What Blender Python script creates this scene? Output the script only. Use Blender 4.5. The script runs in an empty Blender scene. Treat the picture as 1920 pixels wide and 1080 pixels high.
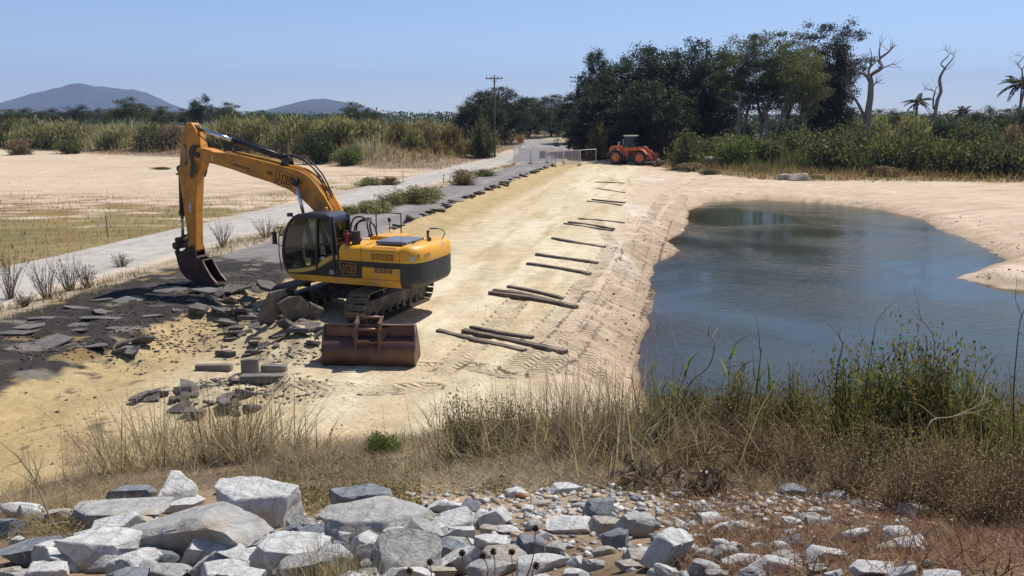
import bpy, bmesh, math, random
import numpy as np
from mathutils import Vector, Matrix
R = math.radians
random.seed(7)
rng = np.random.default_rng(7)
scene = bpy.context.scene
COL = scene.collection

# ------------------------------------------------------------------ camera
EYE, FPX = 5.6, 1598.0
PITCH = math.atan((540 - 222) / FPX)
cam_d = bpy.data.cameras.new('camera')
cam_d.sensor_width = 36.0
cam_d.lens = FPX / 1920 * 36
cam_d.clip_start = 0.1
cam_d.clip_end = 40000
cam = bpy.data.objects.new('camera', cam_d)
COL.objects.link(cam)
cam.location = (0, 0, EYE)
cam.rotation_euler = (math.pi / 2 - PITCH, 0, 0)
scene.camera = cam

# ------------------------------------------------------------------ sky, sun, exposure
SUN_AZ, SUN_EL = R(46), R(58)          # azimuth clockwise from +Y
world = bpy.data.worlds.new('World')
scene.world = world
world.use_nodes = True
wn = world.node_tree.nodes
wl = world.node_tree.links
wn.clear()
w_out = wn.new('ShaderNodeOutputWorld')
w_bg = wn.new('ShaderNodeBackground')
w_sky = wn.new('ShaderNodeTexSky')
w_sky.sky_type = 'NISHITA'
w_sky.sun_disc = False
w_sky.sun_elevation = SUN_EL
w_sky.sun_rotation = SUN_AZ
w_sky.altitude = 0
w_sky.air_density = 0.66
w_sky.dust_density = 0.2
w_sky.ozone_density = 2.8
w_bg.inputs['Strength'].default_value = 0.125
wl.new(w_sky.outputs[0], w_bg.inputs[0])
wl.new(w_bg.outputs[0], w_out.inputs[0])
sun_d = bpy.data.lights.new('sun', 'SUN')
sun_d.energy = 5.0
sun_d.angle = R(0.53)
sun_d.color = (1.0, 0.95, 0.87)
sun = bpy.data.objects.new('sun', sun_d)
COL.objects.link(sun)
to_sun = Vector((math.sin(SUN_AZ) * math.cos(SUN_EL), math.cos(SUN_AZ) * math.cos(SUN_EL), math.sin(SUN_EL)))
sun.rotation_euler = to_sun.to_track_quat('Z', 'Y').to_euler()
sun.location = (30, 30, 60)
scene.view_settings.view_transform = 'Standard'
scene.view_settings.look = 'None'
scene.view_settings.exposure = 0.2
scene.view_settings.gamma = 1.0
scene.render.engine = 'CYCLES'
scene.cycles.use_denoising = True
scene.cycles.max_bounces = 6
scene.cycles.transparent_max_bounces = 12
scene.cycles.volume_bounces = 0
scene.cycles.sample_clamp_indirect = 6.0

# ------------------------------------------------------------------ sight lines of the photograph -> places on the ground
def ray(px, py):
    u = (px - 960) / FPX; v = (540 - py) / FPX
    c, s = math.cos(PITCH), math.sin(PITCH)
    return (u, c + v * s, -s + v * c)
def at(px, py, z=0.0):
    d = ray(px, py); t = (z - EYE) / d[2]
    return Vector((d[0] * t, d[1] * t, z))
def aty(px, py, y):
    d = ray(px, py); t = y / d[1]
    return Vector((d[0] * t, y, EYE + d[2] * t))

# ------------------------------------------------------------------ value noise
def _h(ix, iy, seed):
    n = (ix.astype(np.int64) * 374761393 + iy.astype(np.int64) * 668265263 + seed * 974634541) & 0x7fffffff
    n = ((n ^ (n >> 13)) * 1274126177) & 0x7fffffff
    n = n ^ (n >> 16)
    return (n & 0xffff) / 65535.0
def vnoise(x, y, seed=0):
    x = np.asarray(x, float); y = np.asarray(y, float)
    ix = np.floor(x); iy = np.floor(y); fx = x - ix; fy = y - iy
    fx = fx * fx * (3 - 2 * fx); fy = fy * fy * (3 - 2 * fy)
    a = _h(ix, iy, seed); b = _h(ix + 1, iy, seed); c = _h(ix, iy + 1, seed); d = _h(ix + 1, iy + 1, seed)
    return (a + (b - a) * fx) * (1 - fy) + (c + (d - c) * fx) * fy
def fbm(x, y, seed=0, oct=4):
    s = 0; a = .5; t = 0
    for i in range(oct):
        s = s + a * vnoise(np.asarray(x) * 2 ** i + 17.3 * i, np.asarray(y) * 2 ** i - 9.1 * i, seed + i); t += a; a *= .5
    return s / t - .5            # about -0.5 .. 0.5
def sstep(a, b, x):
    t = np.clip((x - a) / (b - a), 0, 1); return t * t * (3 - 2 * t)

# ------------------------------------------------------------------ lie of the land
RP = np.array((-10.23, 16.33)); RD = np.array((.1777, .9841))      # right edge of the old sealed crossing
def road_sw(x, y):
    rx, ry = x - RP[0], y - RP[1]
    return rx * RD[0] + ry * RD[1], rx * RD[1] - ry * RD[0]
POOL = np.array([(3.0, 19.5), (3.28, 21.94), (4.3, 26.5), (5.44, 32.16), (6.6, 38), (8.0, 41.5), (8.3, 45), (9.3, 47.5), (11.2, 54), (12.6, 60.5), (15.48, 66.5), (19.75, 68.4),
                 (23.5, 65.5), (26.1, 61.0), (26.6, 55), (25.1, 49.8), (24.0, 43), (22.9, 38.9), (20.6, 36.6), (18.4, 34.2), (18.8, 32.2), (21, 30.6), (26, 28.5), (32, 24), (32, 12), (8, 10), (3.4, 15)])
def pool_sd(x, y):
    x = np.asarray(x, float); y = np.asarray(y, float)
    d2 = np.full(np.broadcast(x, y).shape, 1e9); inside = np.zeros(d2.shape, bool)
    n = len(POOL)
    for i in range(n):
        ax, ay = POOL[i]; bx, by = POOL[(i + 1) % n]
        ex, ey = bx - ax, by - ay
        t = np.clip(((x - ax) * ex + (y - ay) * ey) / (ex * ex + ey * ey), 0, 1)
        d2 = np.minimum(d2, (x - ax - t * ex) ** 2 + (y - ay - t * ey) ** 2)
        cond = ((ay > y) != (by > y)) & (x < ex * (y - ay) / (ey + 1e-12) + ax)
        inside ^= cond
    d = np.sqrt(d2)
    return np.where(inside, -d, d)
WATER_Z = -0.8
def toe(x):
    return np.interp(x, [-40, -12, -8, -6, -4, -1.5, 2, 6, 10, 16, 40], [9, 10.5, 12.0, 13.4, 14.2, 14.6, 16.0, 15.6, 15.0, 14.5, 14])
def bank_left(x, y):
    s, w = road_sw(x, y)
    d1 = y - np.interp(x, [-900, -400, -78, -44, -26, -15, -8], [330, 220, 133, 116, 105.5, 93, 92])
    d2 = (-10.8 - w) * 1.0
    return np.minimum(d1, d2) + 3 * fbm(x / 9, y / 9, 31, 3)
def bank_right(x, y):
    d1 = y - np.interp(x, [10, 17, 21, 24, 31, 44, 80, 300], [122, 107, 92, 83, 80.5, 77.5, 74, 70])
    return np.where(x > 10, d1, -10 + 0 * d1) + 2.0 * fbm(x / 7, y / 7, 33, 3)
def height(x, y):
    x = np.asarray(x, float); y = np.asarray(y, float)
    s, w = road_sw(x, y)
    far = np.clip(1 - (y - 60) / 120, 0.15, 1)
    wv = w + (.45 * fbm(x / 1.3, y / 1.3, 3) + .25 * fbm(x / .35, y / .35, 5)) * sstep(-2.5, -.2, w) * (1 - sstep(2, 4, w)) * 1.3
    z = np.interp(wv, [-60, -11.2, -10.4, -6, -5.6, -4.4, -3.7, -.12, .02, .35, 1.4, 3, 9.0, 11.2, 13, 40],
                  [.22, .20, .33, .36, .30, .40, .45, .45, .40, .24, .04, 0, -.02, -.12, -.25, -.05])
    # torn-up part of the crossing in front of the machine
    torn = (1 - sstep(11, 15, s)) * sstep(-4.6, -3.4, w) * (1 - sstep(.3, 2.5, w))
    z = z - torn * (.07 + .16 * np.clip(fbm(x / .8, y / .8, 8), -.3, .4) - .07 * fbm(x / .22, y / .22, 9, 3))
    # heaps beside the torn edge
    for hx, hy, rr, hh in ((-6.2, 21.6, 1.7, .35), (-7.3, 23.8, 1.2, .4), (-5.2, 20.4, 1.4, .18), (-5.5, 16.6, 1.5, .28), (-4.4, 17.0, 1.2, .22), (-9.0, 19.6, 1.2, .18), (-6.6, 26.2, 1.0, .45)):
        q = ((x - hx) ** 2 + (y - hy) ** 2) / rr ** 2
        z = z + hh * np.exp(-q * 1.5) * (1 + 1.1 * fbm(x / .5, y / .5, 12))
    # ruts and lumps on the sand
    sandy = sstep(1.0, 2.5, w)
    z = z + sandy * .05 * fbm(x / 2.2, y / 5, 14) + .05 * fbm(x / 1.5, y / 1.5, 15) * far + .016 * fbm(x / .3, y / .3, 16, 2)
    z = z + .035 * sandy * np.clip(fbm(w / .8, s / 9, 18, 3), -.4, .4) * 2
    # long shallow hollows across the sand flat on the left
    z = z + (1 - sstep(-12, -10.5, w)) * .12 * fbm(x / 14, y / 5, 19, 3)
    # pool
    sd = pool_sd(x, y) + .7 * fbm(x / 2.0, y / 2.0, 21, 4)
    rsh = sstep(13, 17, x)
    rim = WATER_Z + .02 + np.where(sd > 0, sd * (.42 * (1 - rsh) + .10 * rsh) + rsh * .22 * sstep(.5, .75, sd), sd * .35)
    z = np.where(sd < 8, np.minimum(z, rim), z)
    z = np.maximum(z, -2.2)
    # banks
    bl = bank_left(x, y)
    z = z + np.where(bl > 0, 2.6 * sstep(0, 20, bl) + .5 * sstep(0, 5, bl) * (.5 + fbm(x / 3, y / 3, 23)), 0)
    br = bank_right(x, y)
    z = z + np.where(br > 0, 1.5 * sstep(0, 26, br) + .35 * sstep(0, 3, br) * (.5 + fbm(x / 3, y / 3, 24)), 0)
    ramp = np.interp(y, [100, 112, 160, 230], [-1, .25, 1.65, 2.2])
    z = np.maximum(z, np.where(y > 100, ramp, -9))
    z = z + np.clip((y - 400) / 4000, 0, 1) * 1.5
    # embankment we stand on
    e = toe(x) - y + 1.0 * fbm(x / 3, y / 3, 27, 3) + .15 * fbm(x / .4, y / .4, 28, 3)
    ze = np.where(e < 10, .265 * e, 2.65 + .42 * (e - 10)); ze = np.minimum(ze, 4.05)
    ze = ze + .10 * fbm(x / 1.1, y / 1.1, 29, 3) * sstep(-1, 1, e)
    ze = ze + .30 * np.exp(-(((x - .2) / 2.0) ** 2 + ((y - 12.6) / 1.2) ** 2)) + .25 * np.exp(-(((x - 5.5) / 3.0) ** 2 + ((y - 12.0) / 1.4) ** 2))
    k = .15
    hh = np.clip(.5 + .5 * (ze - z) / k, 0, 1)
    return z * (1 - hh) + ze * hh + k * hh * (1 - hh) * .5
def hz(x, y):
    return float(height(np.array([x]), np.array([y]))[0])
def ground(px, py):
    """where the sight line through this point of the photograph meets the land"""
    d = np.array(ray(px, py)); t = np.linspace(2, 40, 380) if py > 470 else np.geomspace(20, 700, 700)
    X, Y, Z = d[0] * t, d[1] * t, EYE + d[2] * t
    g = Z - height(X, Y)
    i = int(np.argmax(g < 0)) if (g < 0).any() else len(t) - 1
    i = max(i, 1)
    if py > 470 or t[i] > 60:
        t2 = np.linspace(t[i - 1], t[i], 24); g2 = EYE + d[2] * t2 - height(d[0] * t2, d[1] * t2); i2 = max(int(np.argmax(g2 < 0)), 1); t, g, i = t2, g2, i2
    f = g[i - 1] / (g[i - 1] - g[i] + 1e-9); f = min(max(f, 0), 1)
    tt = t[i - 1] + (t[i] - t[i - 1]) * f
    return Vector((d[0] * tt, d[1] * tt, EYE + d[2] * tt))

# ------------------------------------------------------------------ materials
def new_mat(name):
    m = bpy.data.materials.new(name); m.use_nodes = True
    nt = m.node_tree
    b = nt.nodes['Principled BSDF']
    return m, nt, b
def N(nt, t, **kw):
    n = nt.nodes.new(t)
    for k, v in kw.items():
        setattr(n, k, v)
    return n
def mixc(nt, fac, a, b, mode='MIX'):
    n = N(nt, 'ShaderNodeMix', data_type='RGBA', blend_type=mode)
    for sock, v in ((n.inputs[0], fac), (n.inputs[6], a), (n.inputs[7], b)):
        if hasattr(v, 'is_linked') or isinstance(v, bpy.types.NodeSocket):
            nt.links.new(v, sock)
        elif isinstance(v, (int, float)):
            sock.default_value = v
        else:
            sock.default_value = (*v[:3], 1)
    return n.outputs[2]
def ramp(nt, src, stops):
    r = N(nt, 'ShaderNodeValToRGB')
    nt.links.new(src, r.inputs[0])
    el = r.color_ramp.elements
    while len(el) < len(stops):
        el.new(.5)
    for e, (p, c) in zip(el, stops):
        e.position = p
        e.color = (c, c, c, 1) if isinstance(c, (int, float)) else (*c, 1)
    return r.outputs[0]
def noise(nt, scale, detail=4, rough=.55, vec=None, dist=0):
    n = N(nt, 'ShaderNodeTexNoise')
    n.inputs['Scale'].default_value = scale; n.inputs['Detail'].default_value = detail
    n.inputs['Roughness'].default_value = rough; n.inputs['Distortion'].default_value = dist
    if vec is None:
        tc = N(nt, 'ShaderNodeTexCoord'); vec = tc.outputs['Object']
    nt.links.new(vec, n.inputs['Vector'])
    return n.outputs['Fac']
def bump(nt, b, src, strength=.5, dist=.02, prev=None):
    n = N(nt, 'ShaderNodeBump')
    n.inputs['Strength'].default_value = strength; n.inputs['Distance'].default_value = dist
    nt.links.new(src, n.inputs['Height'])
    if prev is not None:
        nt.links.new(prev, n.inputs['Normal'])
    nt.links.new(n.outputs[0], b.inputs['Normal'])
    return n.outputs[0]
MATS = {}
def M(name, col, rough=.6, metal=0., var=.2, scale=3., dirt=None, dirt_amt=.4, dirt_scale=4., bumpd=.0, bscale=30., spec=.5, attr=None, coat=0.):
    if name in MATS:
        return MATS[name]
    m, nt, b = new_mat(name)
    if attr:
        a = N(nt, 'ShaderNodeAttribute'); a.attribute_name = attr
        base = a.outputs['Color']
    else:
        base = col
    f = noise(nt, scale, 5)
    lo = ramp(nt, f, [(.3, 1 - var), (.7, 1 + var * .6)])
    c = mixc(nt, 1.0, base, lo, 'MULTIPLY')
    if dirt:
        d = noise(nt, dirt_scale, 8, .65, dist=.3)
        c = mixc(nt, ramp(nt, d, [(.62 - dirt_amt * .35, 0), (.78 - dirt_amt * .2, .9)]), c, dirt)
    nt.links.new(c, b.inputs['Base Color'])
    b.inputs['Roughness'].default_value = rough
    b.inputs['Metallic'].default_value = metal
    b.inputs['Specular IOR Level'].default_value = spec
    b.inputs['Coat Weight'].default_value = coat
    if bumpd:
        bump(nt, b, noise(nt, bscale, 5), .6, bumpd)
    MATS[name] = m
    return m
def leaf_mat(name, trans=.35, rough=.55):
    """colour comes from each leaf or blade"""
    if name in MATS:
        return MATS[name]
    m, nt, b = new_mat(name)
    a = N(nt, 'ShaderNodeAttribute'); a.attribute_name = 'Col'
    nt.links.new(a.outputs['Color'], b.inputs['Base Color'])
    b.inputs['Roughness'].default_value = rough
    b.inputs['Specular IOR Level'].default_value = .3
    t = N(nt, 'ShaderNodeBsdfTranslucent')
    nt.links.new(mixc(nt, 1, a.outputs['Color'], (1.35, 1.35, .9), 'MULTIPLY'), t.inputs['Color'])
    mx = N(nt, 'ShaderNodeMixShader'); mx.inputs[0].default_value = trans
    nt.links.new(b.outputs[0], mx.inputs[1]); nt.links.new(t.outputs[0], mx.inputs[2])
    nt.links.new(mx.outputs[0], nt.nodes['Material Output'].inputs['Surface'])
    MATS[name] = m
    return m

# ------------------------------------------------------------------ object helpers
def tag(o, label=None, cat=None, group=None, kind=None):
    if label: o['label'] = label
    if cat: o['category'] = cat
    if group: o['group'] = group
    if kind: o['kind'] = kind
    return o
def empty(name, loc=(0, 0, 0), rz=0, label=None, cat=None, group=None):
    o = bpy.data.objects.new(name, None)
    o.empty_display_size = .3
    COL.objects.link(o)
    o.location = loc; o.rotation_euler = (0, 0, rz)
    return tag(o, label, cat, group)
def link_mesh(name, me, parent=None, m=None, loc=None, rot=None, scale=None):
    o = bpy.data.objects.new(name, me)
    COL.objects.link(o)
    if m is not None and not me.materials:
        me.materials.append(m)
    if parent: o.parent = parent
    if loc is not None: o.location = loc
    if rot is not None: o.rotation_euler = rot
    if scale is not None: o.scale = scale if hasattr(scale, '__len__') else (scale,) * 3
    return o
def copy_tree(o, parent=None):
    c = o.copy(); COL.objects.link(c)
    c.parent = parent
    for ch in list(o.children):
        copy_tree(ch, c)
    return c
def np_mesh(name, V, F, cols=None, smooth=False):
    """V (n,3); F (m,k) with one k; or list of such arrays"""
    me = bpy.data.meshes.new(name)
    V = np.asarray(V, np.float32)
    Fs = F if isinstance(F, list) else [F]
    Fs = [np.asarray(f, np.int32) for f in Fs if len(f)]
    nl = sum(f.size for f in Fs); nf = sum(len(f) for f in Fs)
    me.vertices.add(len(V)); me.vertices.foreach_set('co', V.ravel())
    me.loops.add(nl); me.loops.foreach_set('vertex_index', np.concatenate([f.ravel() for f in Fs]))
    me.polygons.add(nf)
    ls = []; lt = []; o = 0
    for f in Fs:
        k = f.shape[1]
        ls.append(np.arange(len(f)) * k + o); lt.append(np.full(len(f), k)); o += f.size
    me.polygons.foreach_set('loop_start', np.concatenate(ls).astype(np.int32))
    me.polygons.foreach_set('loop_total', np.concatenate(lt).astype(np.int32))
    if smooth:
        me.polygons.foreach_set('use_smooth', np.ones(nf, bool))
    if cols is not None:
        a = me.color_attributes.new('Col', 'FLOAT_COLOR', 'POINT')
        c = np.ones((len(V), 4), np.float32); c[:, :3] = cols
        a.data.foreach_set('color', c.ravel())
    me.update(calc_edges=True)
    return me

class MB:
    """collects solids, built as one mesh object"""
    def __init__(s):
        s.v = []; s.f = []; s.sm = []
    def add(s, vs, fs, smooth=False):
        o = len(s.v); s.v += [tuple(v) for v in vs]
        for f in fs:
            s.f.append([i + o for i in f]); s.sm.append(smooth)
        return s
    def box(s, c, size, rot=None, taper=None):
        hx, hy, hz_ = size[0] / 2, size[1] / 2, size[2] / 2
        vs = []
        for sx, sy, sz in ((-1, -1, -1), (1, -1, -1), (1, 1, -1), (-1, 1, -1), (-1, -1, 1), (1, -1, 1), (1, 1, 1), (-1, 1, 1)):
            k = taper if (taper and sz > 0) else 1
            v = Vector((sx * hx * k, sy * hy * k, sz * hz_))
            if rot is not None: v = rot @ v
            vs.append(v + Vector(c))
        return s.add(vs, [(0, 3, 2, 1), (4, 5, 6, 7), (0, 1, 5, 4), (1, 2, 6, 5), (2, 3, 7, 6), (3, 0, 4, 7)])
    def bar(s, a, b, w, h=None, up=(0, 0, 1)):
        a, b = Vector(a), Vector(b); h = h or w
        d = (b - a); L = d.length
        x = d.normalized(); u = Vector(up)
        if abs(x.dot(u)) > .98: u = Vector((0, 1, 0))
        y = u.cross(x).normalized(); z = x.cross(y)
        rot = Matrix((x, y, z)).transposed()
        return s.box((a + b) / 2, (L, w, h), rot)
    def prism(s, prof, y0, y1):
        """outline in x,z pushed along y"""
        n = len(prof)
        vs = [(p[0], y0, p[1]) for p in prof] + [(p[0], y1, p[1]) for p in prof]
        fs = [tuple(range(n)), tuple(range(2 * n - 1, n - 1, -1))]
        for i in range(n):
            j = (i + 1) % n
            fs.append((i, i + n, j + n, j))
        return s.add(vs, fs)
    def plate(s, prof, z0, z1):
        n = len(prof)
        vs = [(p[0], p[1], z0) for p in prof] + [(p[0], p[1], z1) for p in prof]
        fs = [tuple(range(n - 1, -1, -1)), tuple(range(n, 2 * n))]
        for i in range(n):
            j = (i + 1) % n
            fs.append((i, j, j + n, i + n))
        return s.add(vs, fs)
    def tube(s, path, r, n=8, caps=True):
        path = [Vector(p) for p in path]; k = len(path)
        rr = r if hasattr(r, '__len__') else [r] * k
        vs = []; fs = []; prev = None
        for i, p in enumerate(path):
            d = (path[min(i + 1, k - 1)] - path[max(i - 1, 0)]).normalized()
            if prev is None:
                u = Vector((0, 0, 1)) if abs(d.z) < .9 else Vector((1, 0, 0))
                u = (u - d * u.dot(d)).normalized()
            else:
                u = (prev - d * prev.dot(d)).normalized()
            prev = u; w = d.cross(u)
            for j in range(n):
                a = 2 * math.pi * j / n
                vs.append(p + (u * math.cos(a) + w * math.sin(a)) * rr[i])
        for i in range(k - 1):
            for j in range(n):
                fs.append((i * n + j, i * n + (j + 1) % n, (i + 1) * n + (j + 1) % n, (i + 1) * n + j))
        o = len(s.v); s.add(vs, fs, True)
        if caps:
            s.f.append([o + j for j in range(n - 1, -1, -1)]); s.sm.append(False)
            s.f.append([o + (k - 1) * n + j for j in range(n)]); s.sm.append(False)
        return s
    def cyl(s, a, b, r, n=16, r2=None):
        return s.tube([a, b], [r, r if r2 is None else r2], n)
    def lathe(s, c, axis, prof, n=24):
        """prof: (distance along axis, radius)"""
        a = Vector(axis).normalized()
        u = Vector((0, 0, 1)) if abs(a.z) < .9 else Vector((1, 0, 0))
        u = (u - a * u.dot(a)).normalized(); w = a.cross(u); c = Vector(c)
        vs = []; fs = []
        for t, r in prof:
            for j in range(n):
                an = 2 * math.pi * j / n
                vs.append(c + a * t + (u * math.cos(an) + w * math.sin(an)) * r)
        for i in range(len(prof) - 1):
            for j in range(n):
                fs.append((i * n + j, i * n + (j + 1) % n, (i + 1) * n + (j + 1) % n, (i + 1) * n + j))
        fs.append(tuple(range(n - 1, -1, -1))); fs.append(tuple((len(prof) - 1) * n + j for j in range(n)))
        return s.add(vs, fs)
    def mesh(s, name):
        me = bpy.data.meshes.new(name)
        me.from_pydata(s.v, [], s.f)
        me.polygons.foreach_set('use_smooth', s.sm)
        me.validate(); me.update()
        bm = bmesh.new(); bm.from_mesh(me); bmesh.ops.recalc_face_normals(bm, faces=bm.faces); bm.to_mesh(me); bm.free()
        return me
    def build(s, name, m, parent=None, bevel=0, seg=2, smooth_angle=None, **kw):
        me = s.mesh(name)
        if bevel:
            bm = bmesh.new(); bm.from_mesh(me)
            bmesh.ops.remove_doubles(bm, verts=bm.verts, dist=1e-5)
            ed = [e for e in bm.edges if len(e.link_faces) == 2 and e.calc_face_angle(0) > .5]
            try:
                bmesh.ops.bevel(bm, geom=ed, offset=bevel, segments=seg, affect='EDGES', profile=.5, clamp_overlap=True)
            except Exception:
                pass
            bm.to_mesh(me); bm.free()
        if smooth_angle:
            bm = bmesh.new(); bm.from_mesh(me)
            for f in bm.faces: f.smooth = True
            for e in bm.edges:
                e.smooth = len(e.link_faces) == 2 and e.calc_face_angle(0) < R(smooth_angle)
            bm.to_mesh(me); bm.free()
        return link_mesh(name, me, parent, m, **kw)
def text_mesh(name, txt, size, m, parent, loc, right, up, align='CENTER', bold=0., squash=1.):
    cu = bpy.data.curves.new(name, 'FONT'); cu.body = txt; cu.size = size; cu.align_x = align; cu.align_y = 'CENTER'
    cu.offset = bold; cu.extrude = .0015
    tmp = bpy.data.objects.new('tmp', cu); COL.objects.link(tmp)
    dg = bpy.context.evaluated_depsgraph_get(); dg.update()
    me = bpy.data.meshes.new_from_object(tmp.evaluated_get(dg))
    bpy.data.objects.remove(tmp); bpy.data.curves.remove(cu)
    r, u = Vector(right).normalized(), Vector(up).normalized(); n = r.cross(u)
    for v in me.vertices:
        x, y, z = v.co; x *= squash
        v.co = r * x + u * y + n * z
    me.materials.clear()
    return link_mesh(name, me, parent, m, loc=loc)
# ================================================================== LAND
def axis_grid(lo, hi, fine_lo, fine_hi, step, grow, cap=1e9):
    a = list(np.arange(fine_lo, fine_hi, step))
    st = step; v = a[-1]
    while v < hi:
        st = min(st * grow, cap); v += st; a.append(v)
    st = step; v = fine_lo; b = []
    while v > lo:
        st = min(st * grow, cap); v -= st; b.append(v)
    return np.array(b[::-1] + a)
gx = axis_grid(-6000, 6000, -14, 15, .105, 1.045)
gy = axis_grid(-40, 7000, 4, 42, .105, 1.022)
GX, GY = np.meshgrid(gx, gy)
GZ = height(GX, GY)

def zones(x, y, z):
    s, w = road_sw(x, y)
    n1 = fbm(x / 1.2, y / 1.2, 41, 5); n2 = fbm(x / .35, y / .35, 43, 4); n3 = fbm(x / 6, y / 6, 45, 4)
    wv = w + 1.2 * n1
    C = np.zeros(x.shape + (3,))
    def put(c, m):
        m = np.clip(m, 0, 1)[..., None]
        C[:] = C * (1 - m) + np.array(c) * m
    sand_pink = (.56, .445, .315); sand_yel = (.575, .475, .305); gravel = (.47, .435, .385); seal = (.235, .212, .20)
    C[:] = sand_pink
    put((.63, .50, .375), sstep(.0, .3, n3) * .6)
    put((.46, .335, .23), sstep(.05, .3, fbm(x / 11, y / 2.2, 46, 4)) * .5)
    # weedy flat left of the gravel track
    nearness = sstep(-27, -13, w) * (w < -10.2) * (1 - sstep(75, 100, y))
    nearness = np.maximum(nearness, (w < -10.2) * (1 - sstep(50, 64, y + .15 * x)))
    wd = fbm(x / 2.2, y / 1.0, 47, 5)
    put((.20, .11, .065), nearness * sstep(.0, .16, wd + .12 * n2 - .06) * .85)
    put((.215, .16, .055), nearness * sstep(-.1, .1, fbm(x / 3.0, y / 1.3, 48, 5) - .12 + .45 * (1 - sstep(34, 56, y + .15 * x))) * .85)
    put((.15, .14, .055), nearness * sstep(.08, .2, fbm(x / 2.6, y / 1.2, 49, 5) - .08 + .2 * (1 - sstep(34, 56, y + .15 * x))) * .5)
    # gravel track
    put(gravel, sstep(-10.9, -10.3, wv * .5 + w * .5) * (1 - sstep(-6.2, -5.6, wv * .4 + w * .6)))
    put((.39, .355, .31), sstep(-10.6, -10.2, w) * (1 - sstep(-6, -5.6, w)) * sstep(-.02, .2, fbm(w / .6, s / 14, 50, 4)) * .9)
    # verge
    put((.40, .33, .235), sstep(-5.9, -5.3, wv) * (1 - sstep(-4.3, -3.7, w)) * .9)
    put((.15, .10, .065), sstep(-5.9, -5.3, wv) * (1 - sstep(-4.3, -3.7, w)) * sstep(.05, .25, n2 + n1 * .6) * .6)
    # cut edge and yellow fill
    fill = sstep(-.5, -.1, w + .4 * n2) * (1 - sstep(9.0, 11.0, wv + .8 * n3)) * (1 - sstep(112, 120, y))
    put(sand_yel, fill)
    put((.69, .595, .425), fill * sstep(3.0, 6.0, w) * sstep(-.15, .15, fbm(w / 1.1, s / 7, 51, 4)) * .85)
    put((.42, .31, .155), fill * sstep(.04, .22, fbm(w / .6, s / 5, 52, 4)) * .55)
    put((.41, .295, .135), fill * (1 - sstep(1.6, 3.2, w)) * .75)
    put((.42, .305, .14), fill * (1 - sstep(-2.5, 1.5, s)) * .75)
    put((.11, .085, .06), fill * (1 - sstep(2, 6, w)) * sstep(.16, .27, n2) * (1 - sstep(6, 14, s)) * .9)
    # sealed crossing
    road = sstep(-3.95, -3.75, w + .25 * n2) * (1 - sstep(-.05, .1, w + .12 * n2)) * (1 - sstep(112, 116, y))
    put(seal, road)
    put((.21, .185, .17), road * sstep(.0, .25, fbm(w / .5, s / 3, 53, 4)) * .6)
    put((.36, .325, .30), road * sstep(.05, .25, fbm(w / .9, s / 6, 54, 4)) * .5)
    # torn black base
    tn = (1 - sstep(13.5, 15.5, s + 7 * n1 + 3 * n2)) * sstep(-4.5, -4.1, w + .9 * n1 + .5 * n2) * (1 - sstep(.15, .42, w + 1.6 * n1 + 1.0 * n2))
    put((.046, .040, .035), tn)
    put((.105, .09, .077), tn * sstep(.06, .22, fbm(w / 1.5, s / .5, 55, 4)) * .8)
    put((.22, .19, .16), tn * sstep(.19, .25, fbm(x / 1.6, y / .7, 56, 4)) * .85)
    put((.30, .21, .09), tn * sstep(.2, .25, fbm(x / 1.0, y / .8, 58, 4)) * .8)
    rub = np.exp(-(((x + 5.9) / 1.7) ** 2 + ((y - 21.8) / 2.0) ** 2)) + np.exp(-(((x + 5.0) / 1.5) ** 2 + ((y - 16.9) / .9) ** 2)) * .8 + np.exp(-(((x + 6.0) / 1.5) ** 2 + ((y - 18.9) / .8) ** 2)) * .5
    put((.06, .05, .042), np.clip(rub, 0, 1) * sstep(-.02, .12, n2 + .2 * n1) * .85)
    br_ = bank_right(x, y)
    # pool margin : pale crust patches, wet sand
    sd = pool_sd(x, y) + .7 * fbm(x / 2.0, y / 2.0, 21, 4)
    crust = np.exp(-(((x - 4.6) / .55) ** 2 + ((y - 36) / 5.5) ** 2)) + .9 * np.exp(-(((x - 7.8) / .8) ** 2 + ((y - 53) / 6) ** 2)) + .8 * np.exp(-(((x - 14) / 3.2) ** 2 + ((y - 82) / 5) ** 2))
    put((.66, .56, .46), np.clip(crust * 1.2, 0, 1) * sstep(-.1, .12, n1))
    put((.19, .125, .075), (1 - sstep(-.05, .28, sd)) * .9 + 0 * x)
    flatR = sstep(11.5, 14, w) * (br_ < 0)
    put((.47, .355, .25), flatR * sstep(.02, .2, fbm(x / 3.5, y / .9, 57, 5)) * .6)
    put((.66, .54, .42), flatR * sstep(.05, .25, fbm(x / 5, y / 1.6, 59, 5)) * .5)
    put((.24, .165, .10), flatR * sstep(.24, .30, fbm(x / 1.1, y / .35, 60, 4)) * .6)
    put((.40, .275, .175), (1 - sstep(.2, 1.3, sd + .5 * n1)) * sstep(.0, .3, sd) * .55)
    # banks
    bl = bank_left(x, y); br = bank_right(x, y)
    put((.23, .165, .105), sstep(-.5, 1.5, bl) * .95)
    put((.11, .09, .045), sstep(4, 12, bl) * .8)
    put((.26, .19, .105), sstep(-1.0, 1.0, br) * .9)
    put((.10, .085, .045), sstep(3, 9, br) * .9)
    # the road climbing out beyond the fence
    cx = np.interp(y, [100, 112, 125, 140, 160, 190], [2.2, 3.0, 4.6, 5.0, 2.8, -6])
    hw = np.interp(y, [100, 112, 125, 160], [3.4, 3.2, 3.6, 4.5])
    rr = (np.abs(x - cx) < hw + .4 * n1) * (y > 103) * (y < 240)
    put((.30, .28, .265), rr * 1.0)
    sh = (x - cx > hw) * (x - cx < hw + 4.5) * (y > 112) * (y < 175)
    put((.42, .33, .2), sh * .85)
    far = sstep(240, 420, y)
    put((.06, .07, .03), far)
    # embankment soil
    e = toe(x) - y
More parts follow.
